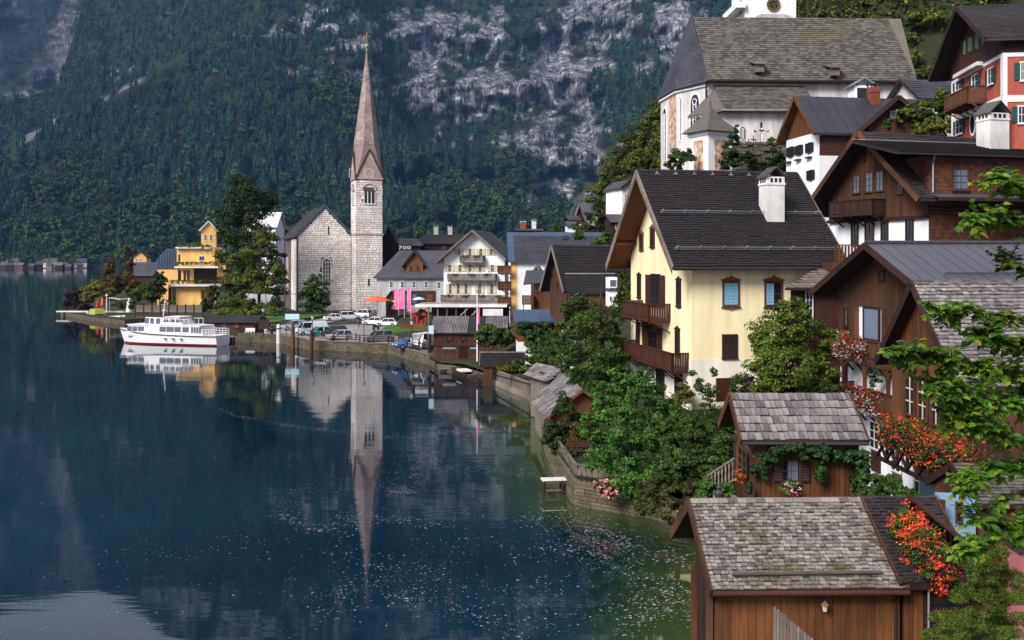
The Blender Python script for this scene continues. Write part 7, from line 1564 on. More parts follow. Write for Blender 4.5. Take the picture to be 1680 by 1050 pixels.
MB().box(0,Lo,3.3,3.5,-.5,zE).build('wall',MAT['wood_dark'],Oh)

# ================================================================ ROOFED GANGWAY
def quad_roof(T,parent,r0,r1,e1,e0,nrow,tw,mat,minpx=8.5,name='shingle'):
    r0,r1,e1,e0=[Vector(p)-T.loc for p in (r0,r1,e1,e0)]; its=[]
    N=(r1-r0).cross(e0-r0).normalized(); N=N if N.z>0 else -N
    MB().prism([r0,r1,e1,e0],-N*.08).build('roof_deck',MAT['wood_dark'],parent)
    for r in range(nrow):
        ta=max(0,(r-.15)/nrow); tb=(r+1)/nrow; a=r0.lerp(e0,(ta+tb)/2); b=r1.lerp(e1,(ta+tb)/2); u=(b-a); L_=u.length; u.normalize(); k=max(1,round(L_/tw)); 
        for j in range(k):
            s=(j+.5)/k; v=(e0-r0).lerp(e1-r1,s); ln=v.length*(tb-ta); v.normalize(); vv=(v-u*v.dot(u)*.0); n=u.cross(vv).normalized(); n=n if n.z>0 else -n
            vv2=n.cross(u).normalized(); vv2=vv2 if vv2.dot(v)>0 else -vv2
            its.append((fr(a.lerp(b,s)+n*(.03+random.uniform(0,.02)),u,(vv2+n*.06).normalized(),n)@Matrix.Rotation(random.uniform(-.04,.04),4,'Z'),L_/k-.03,ln,.035))
    pieces(T,parent,name,its,mat,'shingle_covering',minpx)
Gw=Thing('boat_gangway','low boathouse with two angled grey plank roofs along the curved shore','boat shelter',P(895,700,74),0)
r2a,r2b,e2b,e2a=P(956,639,69),P(921,607,80.8),P(873,656,76.7),P(895,687,67.6); quad_roof(Gw,Gw,r2a,r2b,e2b,e2a,6,.75,MAT['shingle'])
quad_roof(Gw,Gw,P(923,605,80.4),P(879,596,84.4),P(860,615,82.8),P(899,627,77.9),4,.75,MAT['shingle'])
bk=P(1000,700,71); l=lambda v: Vector(v)-Gw.loc
MB().prism([l(r2a),l(r2b),l(Vector((r2b.x+2.2,r2b.y,r2b.z-1.4))),l(Vector((r2a.x+2.2,r2a.y,r2a.z-1.4)))],(0,0,-.1)).build('back_roof',MAT['shingle_old'],Gw)
for a,b,h in ((e2a,e2b,2.4),(P(899,627,78.2),P(866,617,82.5),3.2)):
    A_=l(a)+Vector((.25,0,-.08)); B_=l(b)+Vector((.25,0,-.08)); d=(B_-A_); k=int(d.length/.22); u=d.normalized(); n=Vector((u.y,-u.x,0)).normalized(); its=[(fr(A_+d*((i+.5)/k)-Vector((0,0,h/2)),u,n,Vector((0,0,1))),d.length/k-.02,.03,h) for i in range(k)]; pieces(Gw,Gw,'board',its,MAT['wood_grey'],'cladding',8)
g=MB(); A_=l(r2a)+Vector((0,.25,-.1)); g.prism([A_,l(e2a)+Vector((.1,.25,-.1)),l(e2a)+Vector((.1,.25,-2.2)),A_+Vector((2.0,.6,-3.4)),A_+Vector((2.1,.6,-1.3))],(0,.06,0)); g.build('end_wall',MAT['wood_brown'],Gw)
MB().bar(A_+Vector((0,-.35,0)),A_+Vector((2.1,-.1,-1.35)),.2,.12).bar(A_+Vector((0,-.35,0)),l(e2a)+Vector((0,-.1,-.05)),.16,.1).build('verge_board',MAT['wood_orange'],Gw)

# ================================================================ HOUSES BETWEEN HOTEL AND YELLOW HOUSE
Q=Thing('dark_chalet','old dark wooden chalet with flowers climbing its gable and layered brown roofs','house',at_px(932,106,6.0),R(22)); Wq=Q.along(0,0,0,1,903); zR=Q.z(-.8,Wq/2,402); zE=Q.z(-.9,-.8,478)
Lq=9; hq=House(Q,Lq,Wq,zE,zR,ovl=.9,ovf=.8,ovb=.8,th=.2); hq.body(MAT['wood_dark'],z0=-6); rf=hq.roof(MAT['tile_dark'],MAT['wood_grey'],.25); cover(Q,rf,hq.slope('front'),.35,.5,MAT['tile_dark'],minpx=10); ql_=Face(Q,(0,0,0),(0,1,0),(-1,0,0)); ql_.off=.04; boards(Q,Q,ql_,0,Wq,0,gable_top_fn(hq),.22,MAT['wood_brown'],minpx=9)
simple_windows(Q,ql_,((908,444),(915,468),(922,442)),2.5,10,'wood_brown'); 
Q2=Thing('grey_shingle_roof_house','dark house part with a grey stone slate roof behind the old chalet gable','house',at_px(955,112,6.0),R(2)); L2=Q2.along(0,0,1,0,1012); zE=Q2.z(0,-.4,432); zR=Q2.z(0,3,402); h2=House(Q2,L2,6,zE,zR,ovl=.6,th=.2,ovf=.5); h2.body(MAT['wood_dark'],z0=-6); rf=h2.roof(MAT['tile_mid'],MAT['wood_grey']); cover(Q2,rf,h2.slope('front'),.38,.5,MAT['shingle_old'],minpx=9.5); q2f=Face(Q2,(0,0,0),(1,0,0),(0,-1,0)); window(Q2,q2f,996,444,6,9,'wood_orange','glass_sky',2,2,.07)
Q3=Thing('low_tiled_lean_to','low dark tiled lean-to roof above a white box bay left of the yellow house','lean-to',at_px(936,101,6.0),R(2)); L3=Q3.along(0,0,1,0,1015); zt0=Q3.z(0,2.5,450); ze0=Q3.z(0,-.3,480); MB().prism([(-.3,-.3,ze0),(-.3,2.8,zt0),(-.3,2.8,zt0-.15),(-.3,-.3,ze0-.15)],(L3+.3,0,0)).build('roof',MAT['tile_dark'],Q3); V_=Vector((0,-3.1,ze0-zt0)); S3=V_.length; V_.normalize(); N3=Vector((1,0,0)).cross(V_); N3=N3 if N3.z>0 else -N3
cover(Q3,Q3,dict(O=Vector((-.3,2.8,zt0)),U=Vector((1,0,0)),V=V_,N=N3,L=L3+.3,S=S3),.3,.4,MAT['tile_dark'],minpx=9.5); MB().box(0,L3,0,2.5,-5,ze0-.1).build('wall',MAT['wood_brown'],Q3); MB().bar((-.3,2.8,zt0+.08),(L3,2.8,zt0+.08),.14,.1).build('ridge_board',MAT['galv'],Q3)
wb_=Thing('white_bay','small white rendered bay with two dark square openings beside the lean-to roof','bay',at_px(998,98.5,6),R(2)); kx=wb_.along(0,0,1,0,1013); MB().box(0,kx,0,2,wb_.z(0,0,503),wb_.z(0,0,455)).build('wall',MAT['plaster_white'],wb_); wbf=Face(wb_,(0,0,0),(1,0,0),(0,-1,0)); MB().box(-.15,kx+.1,-.2,2,wb_.z(0,0,476),wb_.z(0,0,473)).build('sill_band',MAT['metal_blue'],wb_)
for x_ in (1002,1008): window(wb_,wbf,x_,490,2.8,7,'white','glass',1,1,.04,sill=False)
window(wb_,wbf,1006,465,10,11,'white','glass_sky',1,1,.05)
# orange wooden house with blue metal roofs
Oq=Thing('orange_wood_house','small orange timber upper storey under blue metal roofs beside the white wall','house',at_px(876,118,4.0),R(-4)); Lo_=Oq.along(0,0,1,0,905); zb=Oq.z(0,0,508); zt_=Oq.z(0,0,464); MB().box(0,Lo_,0,5,zb,zt_).build('wall',MAT['wood_orange'],Oq); of=Face(Oq,(0,0,0),(1,0,0),(0,-1,0)); of.off=.04; boards(Oq,Oq,of,0,Lo_,zb,zt_,.28,MAT['wood_orange'],minpx=9)
for x_ in (878.5,882.5,886.5): window(Oq,of,x_,473,2.2,11,'wood_orange','glass_sky',1,3,.05,sill=False)
MB().prism([(-1.2,-1,zt_-.25),(Lo_+.2,-1,zt_+.1),(Lo_+.2,5,zt_+1.3),(-1.2,5,zt_+1.3)],(0,0,.14)).build('roof',MAT['metal_dark'],Oq); balcony(Oq,of,-1.3,.0,Oq.z(0,0,497),.9,.9,'wood_orange',bw=.2)
Oq2=Thing('small_gable_house','little blue metal gable roof peeping up in front of the white wall','house',at_px(871,128,4.0),R(-4)); w2_=Oq2.along(0,0,1,0,890); h3=House(Oq2,5,w2_,Oq2.z(0,0,455),Oq2.z(0,0,436),ovl=.4,ovf=.3,ovb=2.5,ax='y',th=.12); h3.body(MAT['wood_orange'],z0=-2); r_=h3.roof(MAT['metal_blue'],MAT['wood_grey']); seams(Oq2,r_,h3.slope('back'),.6,MAT['metal_blue'])
Ph=Thing('blue_roof_hut','orange board hut with a dark blue metal roof and ivy down its side','hut',at_px(850,109,1.5),R(3)); zE=Ph.z(0,-.4,528); zR=Ph.z(0,2,508); Lph=Ph.along(0,0,1,0,905); Wph=3.6; h4=House(Ph,Lph,Wph,zE,zR,ovl=.5,ovf=.4,ovb=.4,th=.12); h4.body(MAT['wood_orange'],z0=-1); r_=h4.roof(MAT['metal_blue'],MAT['wood_orange'],.15); seams(Ph,r_,h4.slope('front'),.62,MAT['metal_blue'])
pl_=Face(Ph,(0,0,0),(0,1,0),(-1,0,0)); zc=pl_.at(842,561)[1]; boards(Ph,Ph,pl_,0,Wph,zc,gable_top_fn(h4),.22,MAT['wood_orange'],minpx=8); MB().box(-.05,3,-.05,3,-1.4,Ph.z(0,0,561)).build('plinth_wall',MAT['plaster_white'],Ph); phf=Face(Ph,(0,0,0),(1,0,0),(0,-1,0)); window(Ph,phf,854,540,6,12,'wood_orange','glass_sky',2,2,.06)
# upper hillside houses
S1=Thing('cream_hillside_house','cream house with a grey metal roof and black shutters high behind the cypress','house',at_px(956,200,14),R(4)); L1=S1.along(0,0,1,0,1005); zE=S1.z(0,-.5,348); zR=S1.z(0,4,333); hs1=House(S1,L1,8,zE,zR,ovl=.8,ovf=.6,th=.2); hs1.body(MAT['plaster_cream'],z0=-4); r_=hs1.roof(MAT['metal_roof'],MAT['wood_dark']); seams(S1,r_,hs1.slope('front'),1.6,MAT['metal_roof']); s1f=Face(S1,(0,0,0),(1,0,0),(0,-1,0)); simple_windows(S1,s1f,((968,357),(969,374),(996,357)),3,7,'black','black',shw=.5)
S1b=Thing('dark_gable_house','narrow dark gabled house part left of the cream hillside house','house',at_px(943,196,13),R(4)); w_=S1b.along(0,0,1,0,957); h_=House(S1b,6,w_,S1b.z(0,0,362),S1b.z(0,0,333),ovl=.5,ovf=.4,ovb=.4,ax='y',th=.2); h_.body(MAT['wood_dark'],z0=-4); h_.roof(MAT['metal_dark'],MAT['wood_grey']); window(S1b,Face(S1b,(0,0,0),(1,0,0),(0,-1,0)),950,371,5,5,'white','glass_sky',2,1,.1)
S2=Thing('white_hillside_house','tall white house with a small grey roof at the foot of the green hill','house',at_px(1021,185,14),R(20)); w_=S2.along(0,0,1,0,1046); h_=House(S2,7,w_,S2.z(0,0,308),S2.z(0,0,294),ovl=.5,ovf=.5,ovb=.5,ax='y',th=.2); h_.body(MAT['plaster_white'],z0=-4); r_=h_.roof(MAT['tile_slate'],MAT['wood_dark']); simple_windows(S2,Face(S2,(0,0,0),(1,0,0),(0,-1,0)),((1026,322),(1034,322)),2.5,6,'white')
S3_=Thing('dark_hillside_house','small dark timber house right of the cypress','house',at_px(1003,180,13),R(10)); L_=S3_.along(0,0,1,0,1035); h_=House(S3_,L_,6,S3_.z(0,0,364),S3_.z(0,0,350),ovl=.4,th=.15); h_.body(MAT['wood_dark'],z0=-3); h_.roof(MAT['tile_slate'],MAT['wood_dark']); window(S3_,Face(S3_,(0,0,0),(1,0,0),(0,-1,0)),1012,372,3,6,'cream','glass',1,2,.1)
for x_,y_,w_,h_,D_z,m_,rm,lb in ((889,384,40,7,175,'plaster_old','shingle_moss','pale mossy roof just above the blue edged roof'),(932,372,12,12,178,'plaster_white','tile_slate','small white house wall between dark roofs on the slope'),(934,362,14,12,188,'wood_dark','tile_mid','small dark tiled roof left of the cream hillside house'),(848,376,40,5,190,'wood_dark','tile_mid','dark ridge with brick chimneys behind the long slate roof')):
    T=Thing('small_house',lb,'house',P(x_,y_+4,D_z),R(3)); ww=w_*D_z/F; hh=h_*D_z/F; q=House(T,ww,6,hh*.45,hh*1.15,ovl=.3,ovf=.4,th=.15); q.body(MAT[m_],z0=-5); q.roof(MAT[rm],MAT['wood_dark'])
    if x_==848: chimney(T,(ww*.3,3,hh),1.0,1.0,1.2,'brick_red','slab','off_white',1); chimney(T,(ww*.75,3,hh),.8,.8,1.5,'off_white','slab','off_white',1)
# white garden pillar with creeper
wp_=Thing('white_pillar_wall','white rendered house corner half covered in creeper behind the shore trees','wall',at_px(926,88,0),R(2)); k=wp_.along(0,0,1,0,946); MB().box(0,k,0,3,0,wp_.z(0,0,540)).build('wall',MAT['plaster_white'],wp_)

# ================================================================ LEFT SHORE: YELLOW HOTEL, GARDEN, BOATS
Kh=Thing('yellow_terrace_hotel','stepped orange yellow hotel with planted terraces and deep balconies','hotel',at_px(290,240,ZG),R(4)); kx=lambda px,y=0: Kh.along(0,y,1,0,px); kz=lambda py,y=0: Kh.z(5,y,py)
MB().box(kx(290),kx(352),0,12,kz(440),kz(408)).build('upper_wall',MAT['plaster_gold'],Kh); MB().box(kx(292),kx(368),1.2,13,kz(475),kz(436)).build('middle_wall',MAT['plaster_gold'],Kh); MB().box(kx(276,-4),kx(337,-4),-4,6,-.5,kz(470,-4)).build('lower_wall',MAT['plaster_gold'],Kh); MB().box(kx(256),kx(290),1,11,-.5,kz(441)).build('left_wall',MAT['plaster_gold'],Kh)
for a,b,y0,py in ((288,345,-.8,406),(286,358,-3,438),(276,362,-5.5,468)): MB().box(kx(a,y0),kx(b,y0),y0,12.5,kz(py,y0)-.25,kz(py,y0)+.12).build('terrace_slab',MAT['off_white'],Kh)
kf0=Face(Kh,(0,0,0),(1,0,0),(0,-1,0)); kf1=Face(Kh,(0,1.2,0),(1,0,0),(0,-1,0)); kf4=Face(Kh,(0,-4,0),(1,0,0),(0,-1,0))
window(Kh,kf0,331,424,8,7,'white','glass',2,1,.1); window(Kh,kf0,294,425,2,14,'wood_dark','glass',1,1,.05,sill=False)
for x_ in (295,303,309): window(Kh,kf1,x_,452,3,16,'wood_brown','glass',1,2,.08,sill=False)
kf1.b(MB(),kf1.at(318,452)[0],kf1.at(356,452)[0],kf1.at(318,465)[1],kf1.at(318,440)[1],.0,.05).build('balcony_opening',MAT['wood_dark'],Kh)
for x_ in (279,286): window(Kh,kf4,x_,483,3.5,20,'wood_brown','glass',1,2,.08,sill=False)
window(Kh,kf4,333,483,5,12,'wood_brown','glass',1,2,.1,sill=False)
for a,b,y0,py in ((288,357,-2.9,438),(278,360,-5.3,468)):
    z=kz(py,y0); m=MB(); x0=kx(a,y0); x1=kx(b,y0); m.bar((x0,y0,z+1.1),(x1,y0,z+1.1),.1); n=60
    for i in range(n): m.bar((x0+(x1-x0)*i/n,y0,z),(x0+(x1-x0)*i/n,y0,z+1.1),.05,.05,(0,1,0))
    m.build('railing',MAT['wood_dark'],Kh)
    crown('hanging_plants',[(x0+(x1-x0)*(i+.5)/9,y0,z+.9,(x1-x0)/16,.5,.5) for i in range(9)],900,.3,GREEN_OLIVE,Kh)['kind']='stuff'
x0=kx(290,-.8); x1=kx(345,-.8); z=kz(406); crown('roof_plants',[(x0+(x1-x0)*(i+.5)/6,-.3,z+.3,(x1-x0)/10,1,.5) for i in range(6)],900,.35,GREEN_OLIVE,Kh)['kind']='stuff'
zc=kz(441); zt=kz(408); xa=kx(254); xb=kx(290); pts_=[(xa-.5,zc),(xa,zc+(zt-zc)*.35),(xa+1.0,zc+(zt-zc)*.7),(xa+2.6,zt),(xb,zt),(xb,zc)]; mr=MB().prism([(x,.8,z_) for x,z_ in pts_],(0,10,0)).build('mansard_roof',MAT['metal_blue'],Kh)
for i in range(8): x=xa+.6+i*(xb-xa)/8; MB().bar((x,.74,zc),(x+.25,.74,zt-.3),.08,.08).build('roof_seam',MAT['metal_dark'],mr)
Lh=Thing('pale_gable_house','pale yellow and white gabled house rising behind the big lakeside tree','house',at_px(330,262,ZG),R(15)); w_=Lh.along(0,0,1,0,354); h_=House(Lh,10,w_,Lh.z(0,0,378),Lh.z(0,0,362),ovl=.5,ovf=.5,ovb=.5,ax='y',th=.2); h_.body(MAT['plaster_gold'],z0=0); h_.roof(MAT['off_white'],MAT['off_white']); simple_windows(Lh,Face(Lh,(0,0,0),(1,0,0),(0,-1,0)),((337,390),(346,390)),3.5,9,'white')
Lh2=Thing('white_roof_house','long house with a pale white roof behind the big tree and the church','house',at_px(402,265,ZG),R(2)); L_=Lh2.along(0,0,1,0,452); h_=House(Lh2,L_,12,Lh2.z(0,0,372),Lh2.z(0,6,348),ovl=.5,ovf=.5,th=.2); h_.body(MAT['plaster_white'],z0=0); h_.roof(MAT['off_white'],MAT['off_white']); simple_windows(Lh2,Face(Lh2,(0,0,0),(1,0,0),(0,-1,0)),((440,385),(450,385)),3.5,9,'white')
Lh3=Thing('small_yellow_house','tiny yellow house with a black roof among the trees on the left shore','house',at_px(219,300,ZG),R(10)); w_=Lh3.along(0,0,1,0,240); h_=House(Lh3,8,w_,Lh3.z(0,0,422),Lh3.z(0,0,412),ovl=.4,ovf=.4,ovb=.4,ax='y',th=.2); h_.body(MAT['plaster_gold'],z0=0); h_.roof(MAT['tile_dark']); simple_windows(Lh3,Face(Lh3,(0,0,0),(1,0,0),(0,-1,0)),((224,427),(230,427)),2.5,4,'white')
Lh4=Thing('grey_roof_barn','barn with a broad grey roof left of the blue mansard','house',at_px(214,285,ZG),R(5)); L_=Lh4.along(0,0,1,0,256); h_=House(Lh4,L_,9,Lh4.z(0,0,452),Lh4.z(0,4,430),ovl=.4,ovf=.4,th=.2); h_.body(MAT['wood_dark'],z0=0); h_.roof(MAT['tile_slate'])
# terrace wall and jetty of the garden
gt=Thing('garden_terrace','mossy wooden garden terrace rail below the yellow hotel','terrace',at_px(222,205,ZG),R(-4)); L_=gt.along(0,0,1,0,332); MB().box(0,L_,0,1,-2,gt.z(0,0,520)).build('wall',MAT['stone_wall'],gt)
gf_=Face(gt,(0,0,0),(1,0,0),(0,-1,0)); boards(gt,gt,gf_,0,L_,gt.z(0,0,512),gt.z(0,0,500),.5,MAT['wood_grey'],horiz=True,minpx=9)
for i in range(9): MB().bar((L_*i/8,-.05,0),(L_*i/8,-.05,gt.z(0,0,498)),.18).build('post',MAT['wood_dark'],gt)
jt=Thing('jetty','low jetty deck with planters on the tip of the lakeside garden','jetty',at_px(94,228,0),R(-6)); L_=jt.along(0,0,1,0,226); z=jt.z(0,0,510); its=[(Matrix.Translation((L_*(i+.5)/30,1.5,z)),L_/30-.08,4,.12) for i in range(30)]; pieces(jt,jt,'plank',its,MAT['wood_grey'],'planking',9)
for i in range(10): MB().tube((L_*(i+.3)/10,-.3,-1),(L_*(i+.3)/10,-.3,z),.2).build('pile',MAT['wood_dark'],jt)
MB().box(0,L_,-.55,-.45,z-.25,z+.02).build('edge_beam',MAT['off_white'],jt)
fpl=Thing('white_flagstaff','white flagstaff on the garden jetty left of the small motorboat','pole',P(175,512,222),0); MB().tube((0,0,0),(0,0,3.6),.14,.1).lathe([(.1,0),(.3,.2),(.1,.45)],(0,0,3.5),8).build('pole',MAT['white'],fpl)
st=Thing('white_statue','tall white draped garden statue beside the jetty','statue',P(212,512,222),0); MB().lathe([(.7,0),(.65,.8),(.45,1.6),(.5,2.2),(.3,2.5),(.15,2.6),(.24,2.8),(.2,3.0),(.05,3.1)],(0,0,0),10).build('figure',MAT['white'],st)
cv=Thing('sun_sail','long thin cloth canopy strung between the flagstaff and the statue','sun sail',P(178,489,222),0); pts_=[(0,0,0),(5,0,-.4),(2.5,1.5,-.3)]; MB().prism([(0,0,0),(2.4,0,-.35),(4.8,0,-.1),(4.8,1.5,-.1),(2.4,1.5,-.35),(0,1.5,0)],(0,0,.08)).build('cloth',MAT['off_white'],cv); MB().tube((4.8,.7,-.1),(4.8,.7,-3.2),.06).tube((0,.7,0),(0,.7,-3.2),.06).build('pole',MAT['white'],cv)
for k_,(x_,y_,m_) in enumerate(((160,506,'red'),(168,502,'orange'),(190,503,'red'))): pc_=Thing('folded_parasol',['folded red parasol at the left of the jetty','folded orange parasol next to the flagstaff','folded red parasol behind the small motorboat'][k_],'parasol',P(x_,y_+6,224),0,'folded parasols'); MB().lathe([(.08,0),(.08,.8),(.35,1.0),(.25,2.2),(.04,2.8)],(0,0,0),8).build('cloth',MAT[m_],pc_)
hs=Thing('dock_shed','long low dark shed with small windows behind the ferry stern','shed',at_px(333,163,ZG),R(-3)); L_=hs.along(0,0,1,0,418); h_=House(hs,L_,5,hs.z(0,0,528),hs.z(0,2.5,517),ovl=.4,ovf=.4,th=.15); h_.body(MAT['wood_red'],z0=-1); r_=h_.roof(MAT['tile_dark'],MAT['wood_dark']); hsf=Face(hs,(0,0,0),(1,0,0),(0,-1,0)); hsf.off=.04; boards(hs,hs,hsf,0,L_,-.5,hs.z(0,0,529),.3,MAT['wood_red'],minpx=9); window(hs,hsf,367,534,6,8,'wood_brown','glass_sky',2,2,.08); window(hs,hsf,388,533,6,8,'wood_brown','glass_sky',2,2,.08); door(hs,hsf,348,540,9,18,'wood_dark')
dj=Thing('ferry_jetty','low timber landing stage below the dark shed','jetty',at_px(335,158,0),R(-2)); L_=dj.along(0,0,1,0,452); its=[(Matrix.Translation((L_*(i+.5)/24,1.5,.75)),L_/24-.06,3.4,.14) for i in range(24)]; pieces(dj,dj,'plank',its,MAT['wood_grey'],'planking',9)
for i in range(8): MB().tube((L_*(i+.3)/8,-.2,-1),(L_*(i+.3)/8,-.2,.7),.18).build('pile',MAT['wood_dark'],dj)
wch=Thing('white_chairs','stack of white garden chairs on the landing stage right of the shed','chairs',P(410,548,160),0)
for i in range(3): m=MB(); x=i*.5-.5; m.box(x-.25,x+.25,-.25,.25,.42,.47).box(x-.25,x+.25,.2,.25,.47,.95); [m.bar((x+a,b,0),(x+a,b,.42),.05,.05,(0,1,0)) for a in (-.22,.22) for b in (-.22,.22)]; m.build('chair',MAT['white'],wch)
# ferry
bow=PZ(205,562,0); stern=PZ(366,566.5,0); d=stern-bow; LF=math.hypot(d.x,d.y)
Fe=Thing('ferry','white passenger ferry with a red waterline and glazed cabins lying off the landing stage','ferry',bow,math.atan2(d.y,d.x)); Bm=4.4; n=18; V=[];Fc=[]
def half(t): return Bm/2*min(1,(t/.28)**.55 if t<.28 else 1)*(1-.10*max(0,t-.85)/.15)
def sheer(t): return 1.55+.75*(1-t)**3
V=[];
for i in range(n+1):
    t=max(.004,i/n); x=LF*(t-.045*(1-t)**2*3*0); hw=half(t); zz=sheer(t); V+=[(LF*t-(.9*(1-t)**4),-hw,zz),(LF*t,-hw*.86,.25),(LF*t+.2*(1-t),-hw*.6,-.5),(LF*t+.2*(1-t),hw*.6,-.5),(LF*t,hw*.86,.25),(LF*t-(.9*(1-t)**4),hw,zz)]
for i in range(n):
    for j in range(5): Fc.append((i*6+j,(i+1)*6+j,(i+1)*6+j+1,i*6+j+1))
    Fc.append((i*6+5,(i+1)*6+5,(i+1)*6,i*6))
Fc+=[(5,4,3,2,1,0),tuple(n*6+j for j in range(6))]; mi=[]
RED_H=plain('boat_red',(.28,.02,.02),.4)
for f in Fc: mi.append(1 if all(V[k][2]<.26 for k in f) else 0)
MB().add(V,Fc).build('hull',None,Fe,mats=[MAT['white'],RED_H],mi=mi)
m=MB()
for i in range(n): t0=max(.004,i/n);t1=(i+1)/n; [m.bar((LF*t0-(.9*(1-t0)**4),sg*(half(t0)+.04),sheer(t0)-.12),(LF*t1-(.9*(1-t1)**4),sg*(half(t1)+.04),sheer(t1)-.12),.08,.12) for sg in (-1,1)]
m.build('rubbing_strake',MAT['black'],Fe)
fx=lambda t: LF*t
def cabin(name,t0,t1,y,z0,z1,wins,slope0=.0,slope1=.0,mat='white',top=None):
    a,b=fx(t0),fx(t1); P0=[(a,-y,z0),(b,-y,z0),(b-slope1,-y*.94,z1),(a+slope0,-y*.94,z1)]; c=MB(); c.add(P0+[(x,-yy,z_) for x,yy,z_ in P0],[(0,1,2,3),(7,6,5,4),(0,4,5,1),(1,5,6,2),(2,6,7,3),(3,7,4,0)]); C_=c.build(name,MAT[mat],Fe)
    MB().box(a+slope0-.3,b-slope1+.2,-y*1.0,y*1.0,z1,z1+.1).build('cabin_roof',MAT[top or mat],C_)
    for (w0,w1) in wins:
        for sg in (-1,1): MB().box(fx(w0),fx(w1),sg*y*.985-.04,sg*y*.985+.04,z0+(z1-z0)*.42,z0+(z1-z0)*.88).build('window',MAT['glass_sky'],C_)
    return C_
cabin('forward_cabin',.08,.30,1.75,1.3,2.9,((.10,.145),(.155,.20),(.21,.27)),.5,.0)
cabin('saloon',.42,.74,1.95,1.3,2.95,((.44,.50),(.51,.58),(.59,.65),(.67,.73)))
cabin('wheelhouse',.26,.45,1.6,2.4,4.2,((.275,.315),(.33,.365),(.39,.43)),.35,.1,top='wood_red'); cabin('upper_saloon',.45,.66,1.55,2.9,4.15,((.465,.51),(.525,.575),(.59,.64)),0,.7,top='off_white')
MB().box(fx(.28),fx(.44),-1.8,1.8,1.3,2.45).build('casing',MAT['white'],Fe)
m=MB()
for i in range(9): x=fx(.745)+i*fx(.245)/8; [m.bar((x,sg*1.85,1.5),(x,sg*1.85,2.45),.06,.06,(0,1,0)) for sg in (-1,1)]
for hh in (1.8,2.1,2.45): [m.bar((fx(.745),sg*1.85,hh),(fx(.99),sg*1.85,hh),.05) for sg in (-1,1)]; m.bar((fx(.99),-1.85,hh),(fx(.99),1.85,hh),.05)
m.build('stern_rail',MAT['white'],Fe); m=MB()
for i in range(7): x=fx(.46)+i*fx(.27)/6; [m.bar((x,sg*1.9,3.0),(x,sg*1.9,3.9),.05,.05,(0,1,0)) for sg in (-1,1)]
[m.bar((fx(.46),sg*1.9,3.9),(fx(.73),sg*1.9,3.9),.05) for sg in (-1,1)]; m.build('upper_rail',MAT['white'],Fe)
MB().prism([(fx(.74),-1.9,1.5),(fx(.88),-1.9,1.5),(fx(.84),-1.9,3.0),(fx(.74),-1.9,3.0)],(0,3.8,0)).build('stern_shelter',MAT['off_white'],Fe)
for k in range(4): MB().box(fx(.755+k*.026),fx(.775+k*.026),-1.93,-1.9,1.9,2.8).build('window',MAT['glass_sky'],Fe)
MB().tube((fx(.40),0,4.2),(fx(.42),0,7.2),.10,.05).bar((fx(.405),-.6,6.0),(fx(.405),.6,6.0),.07).lathe([(.05,0),(.25,.15),(.05,.35)],(fx(.405),0,4.9),8).build('mast',MAT['white'],Fe)
for k in range(3): MB().lathe([(.12,0),(.3,.05),(.3,.1),(.12,.15)],(fx(.5+k*.08),-2.28,1.0),8).build('fender',MAT['off_white'],Fe)
sb_=punt('motorboat','small white motorboat with a yellow green cover moored at the garden jetty',PZ(146,521,0),PZ(201,528,0),2.6,'white','off_white',h=.9); MB().prism([(3.2,-1.1,1.1),(7.2,-1.1,1.1),(6.8,-1.0,2.1),(3.6,-1.0,2.1)],(0,2.1,0)).build('canopy',plain('canvas_green',(.35,.38,.06),.8),sb_); MB().prism([(1.5,-.9,1.0),(3.1,-.9,1.0),(2.8,-.8,1.6),(2.1,-.8,1.6)],(0,1.7,0)).build('windscreen',MAT['glass_sky'],sb_)
# far shore hamlet
random.seed(11)
for i in range(15):
    px_=random.uniform(-4,152) if i>3 else (60,72,122,8)[i]; D=1330+random.uniform(-60,60) if i>3 else 1400; py_=CY+(H-1.2)*F/D; w_=random.uniform(7,13) if i>3 else 16; T=Thing('far_shore_house','small grey roofed house in the row along the far shore' if i>3 else ['long white house up behind the far shore','white gabled house right of the long white one on the far shore','grey roofed house farther right on the far shore','grey house at the far left of the far shore'][i],'house',at_px(px_,D,0 if i>3 else 2),R(random.uniform(-30,30)),'houses on the far shore'); hh=random.uniform(3,6) if i>3 else 6
    q=House(T,w_,w_*.7,hh,hh+w_*.38,ovl=.3,ovf=.3,th=.3); q.body(MAT[random.choice(['wood_dark','wood_grey','plaster_grey','wood_brown']) if i>3 else 'plaster_old'],z0=-1); q.roof(MAT['tile_slate' if i%3 else 'shingle_old'])

# big white numerals on a dark roof box between the bell tower and the inn
nb_=Thing('roof_sign','dark box with pale numerals 700 showing above the black hipped roof','sign',P(664,413,212),0); k=212/F
MB().box(-10*k,11*k,0,.6,0,13*k).build('panel',MAT['black'],nb_); cu=bpy.data.curves.new('lettering','FONT'); cu.body='700'; cu.size=9.5*k; cu.extrude=.02; cu.align_x='CENTER'; cu.space_character=1.1; to=bpy.data.objects.new('lettering',cu); COL.objects.link(to)
dg=bpy.context.evaluated_depsgraph_get(); tm=bpy.data.meshes.new_from_object(to.evaluated_get(dg)); bpy.data.objects.remove(to); tm.materials.clear(); tm.materials.append(MAT['off_white']); lo=obj('lettering',tm,nb_); lo.rotation_euler=(R(90),0,0); lo.scale=(1.35,.75,1); lo.location=(0,-.05,4.5*k)
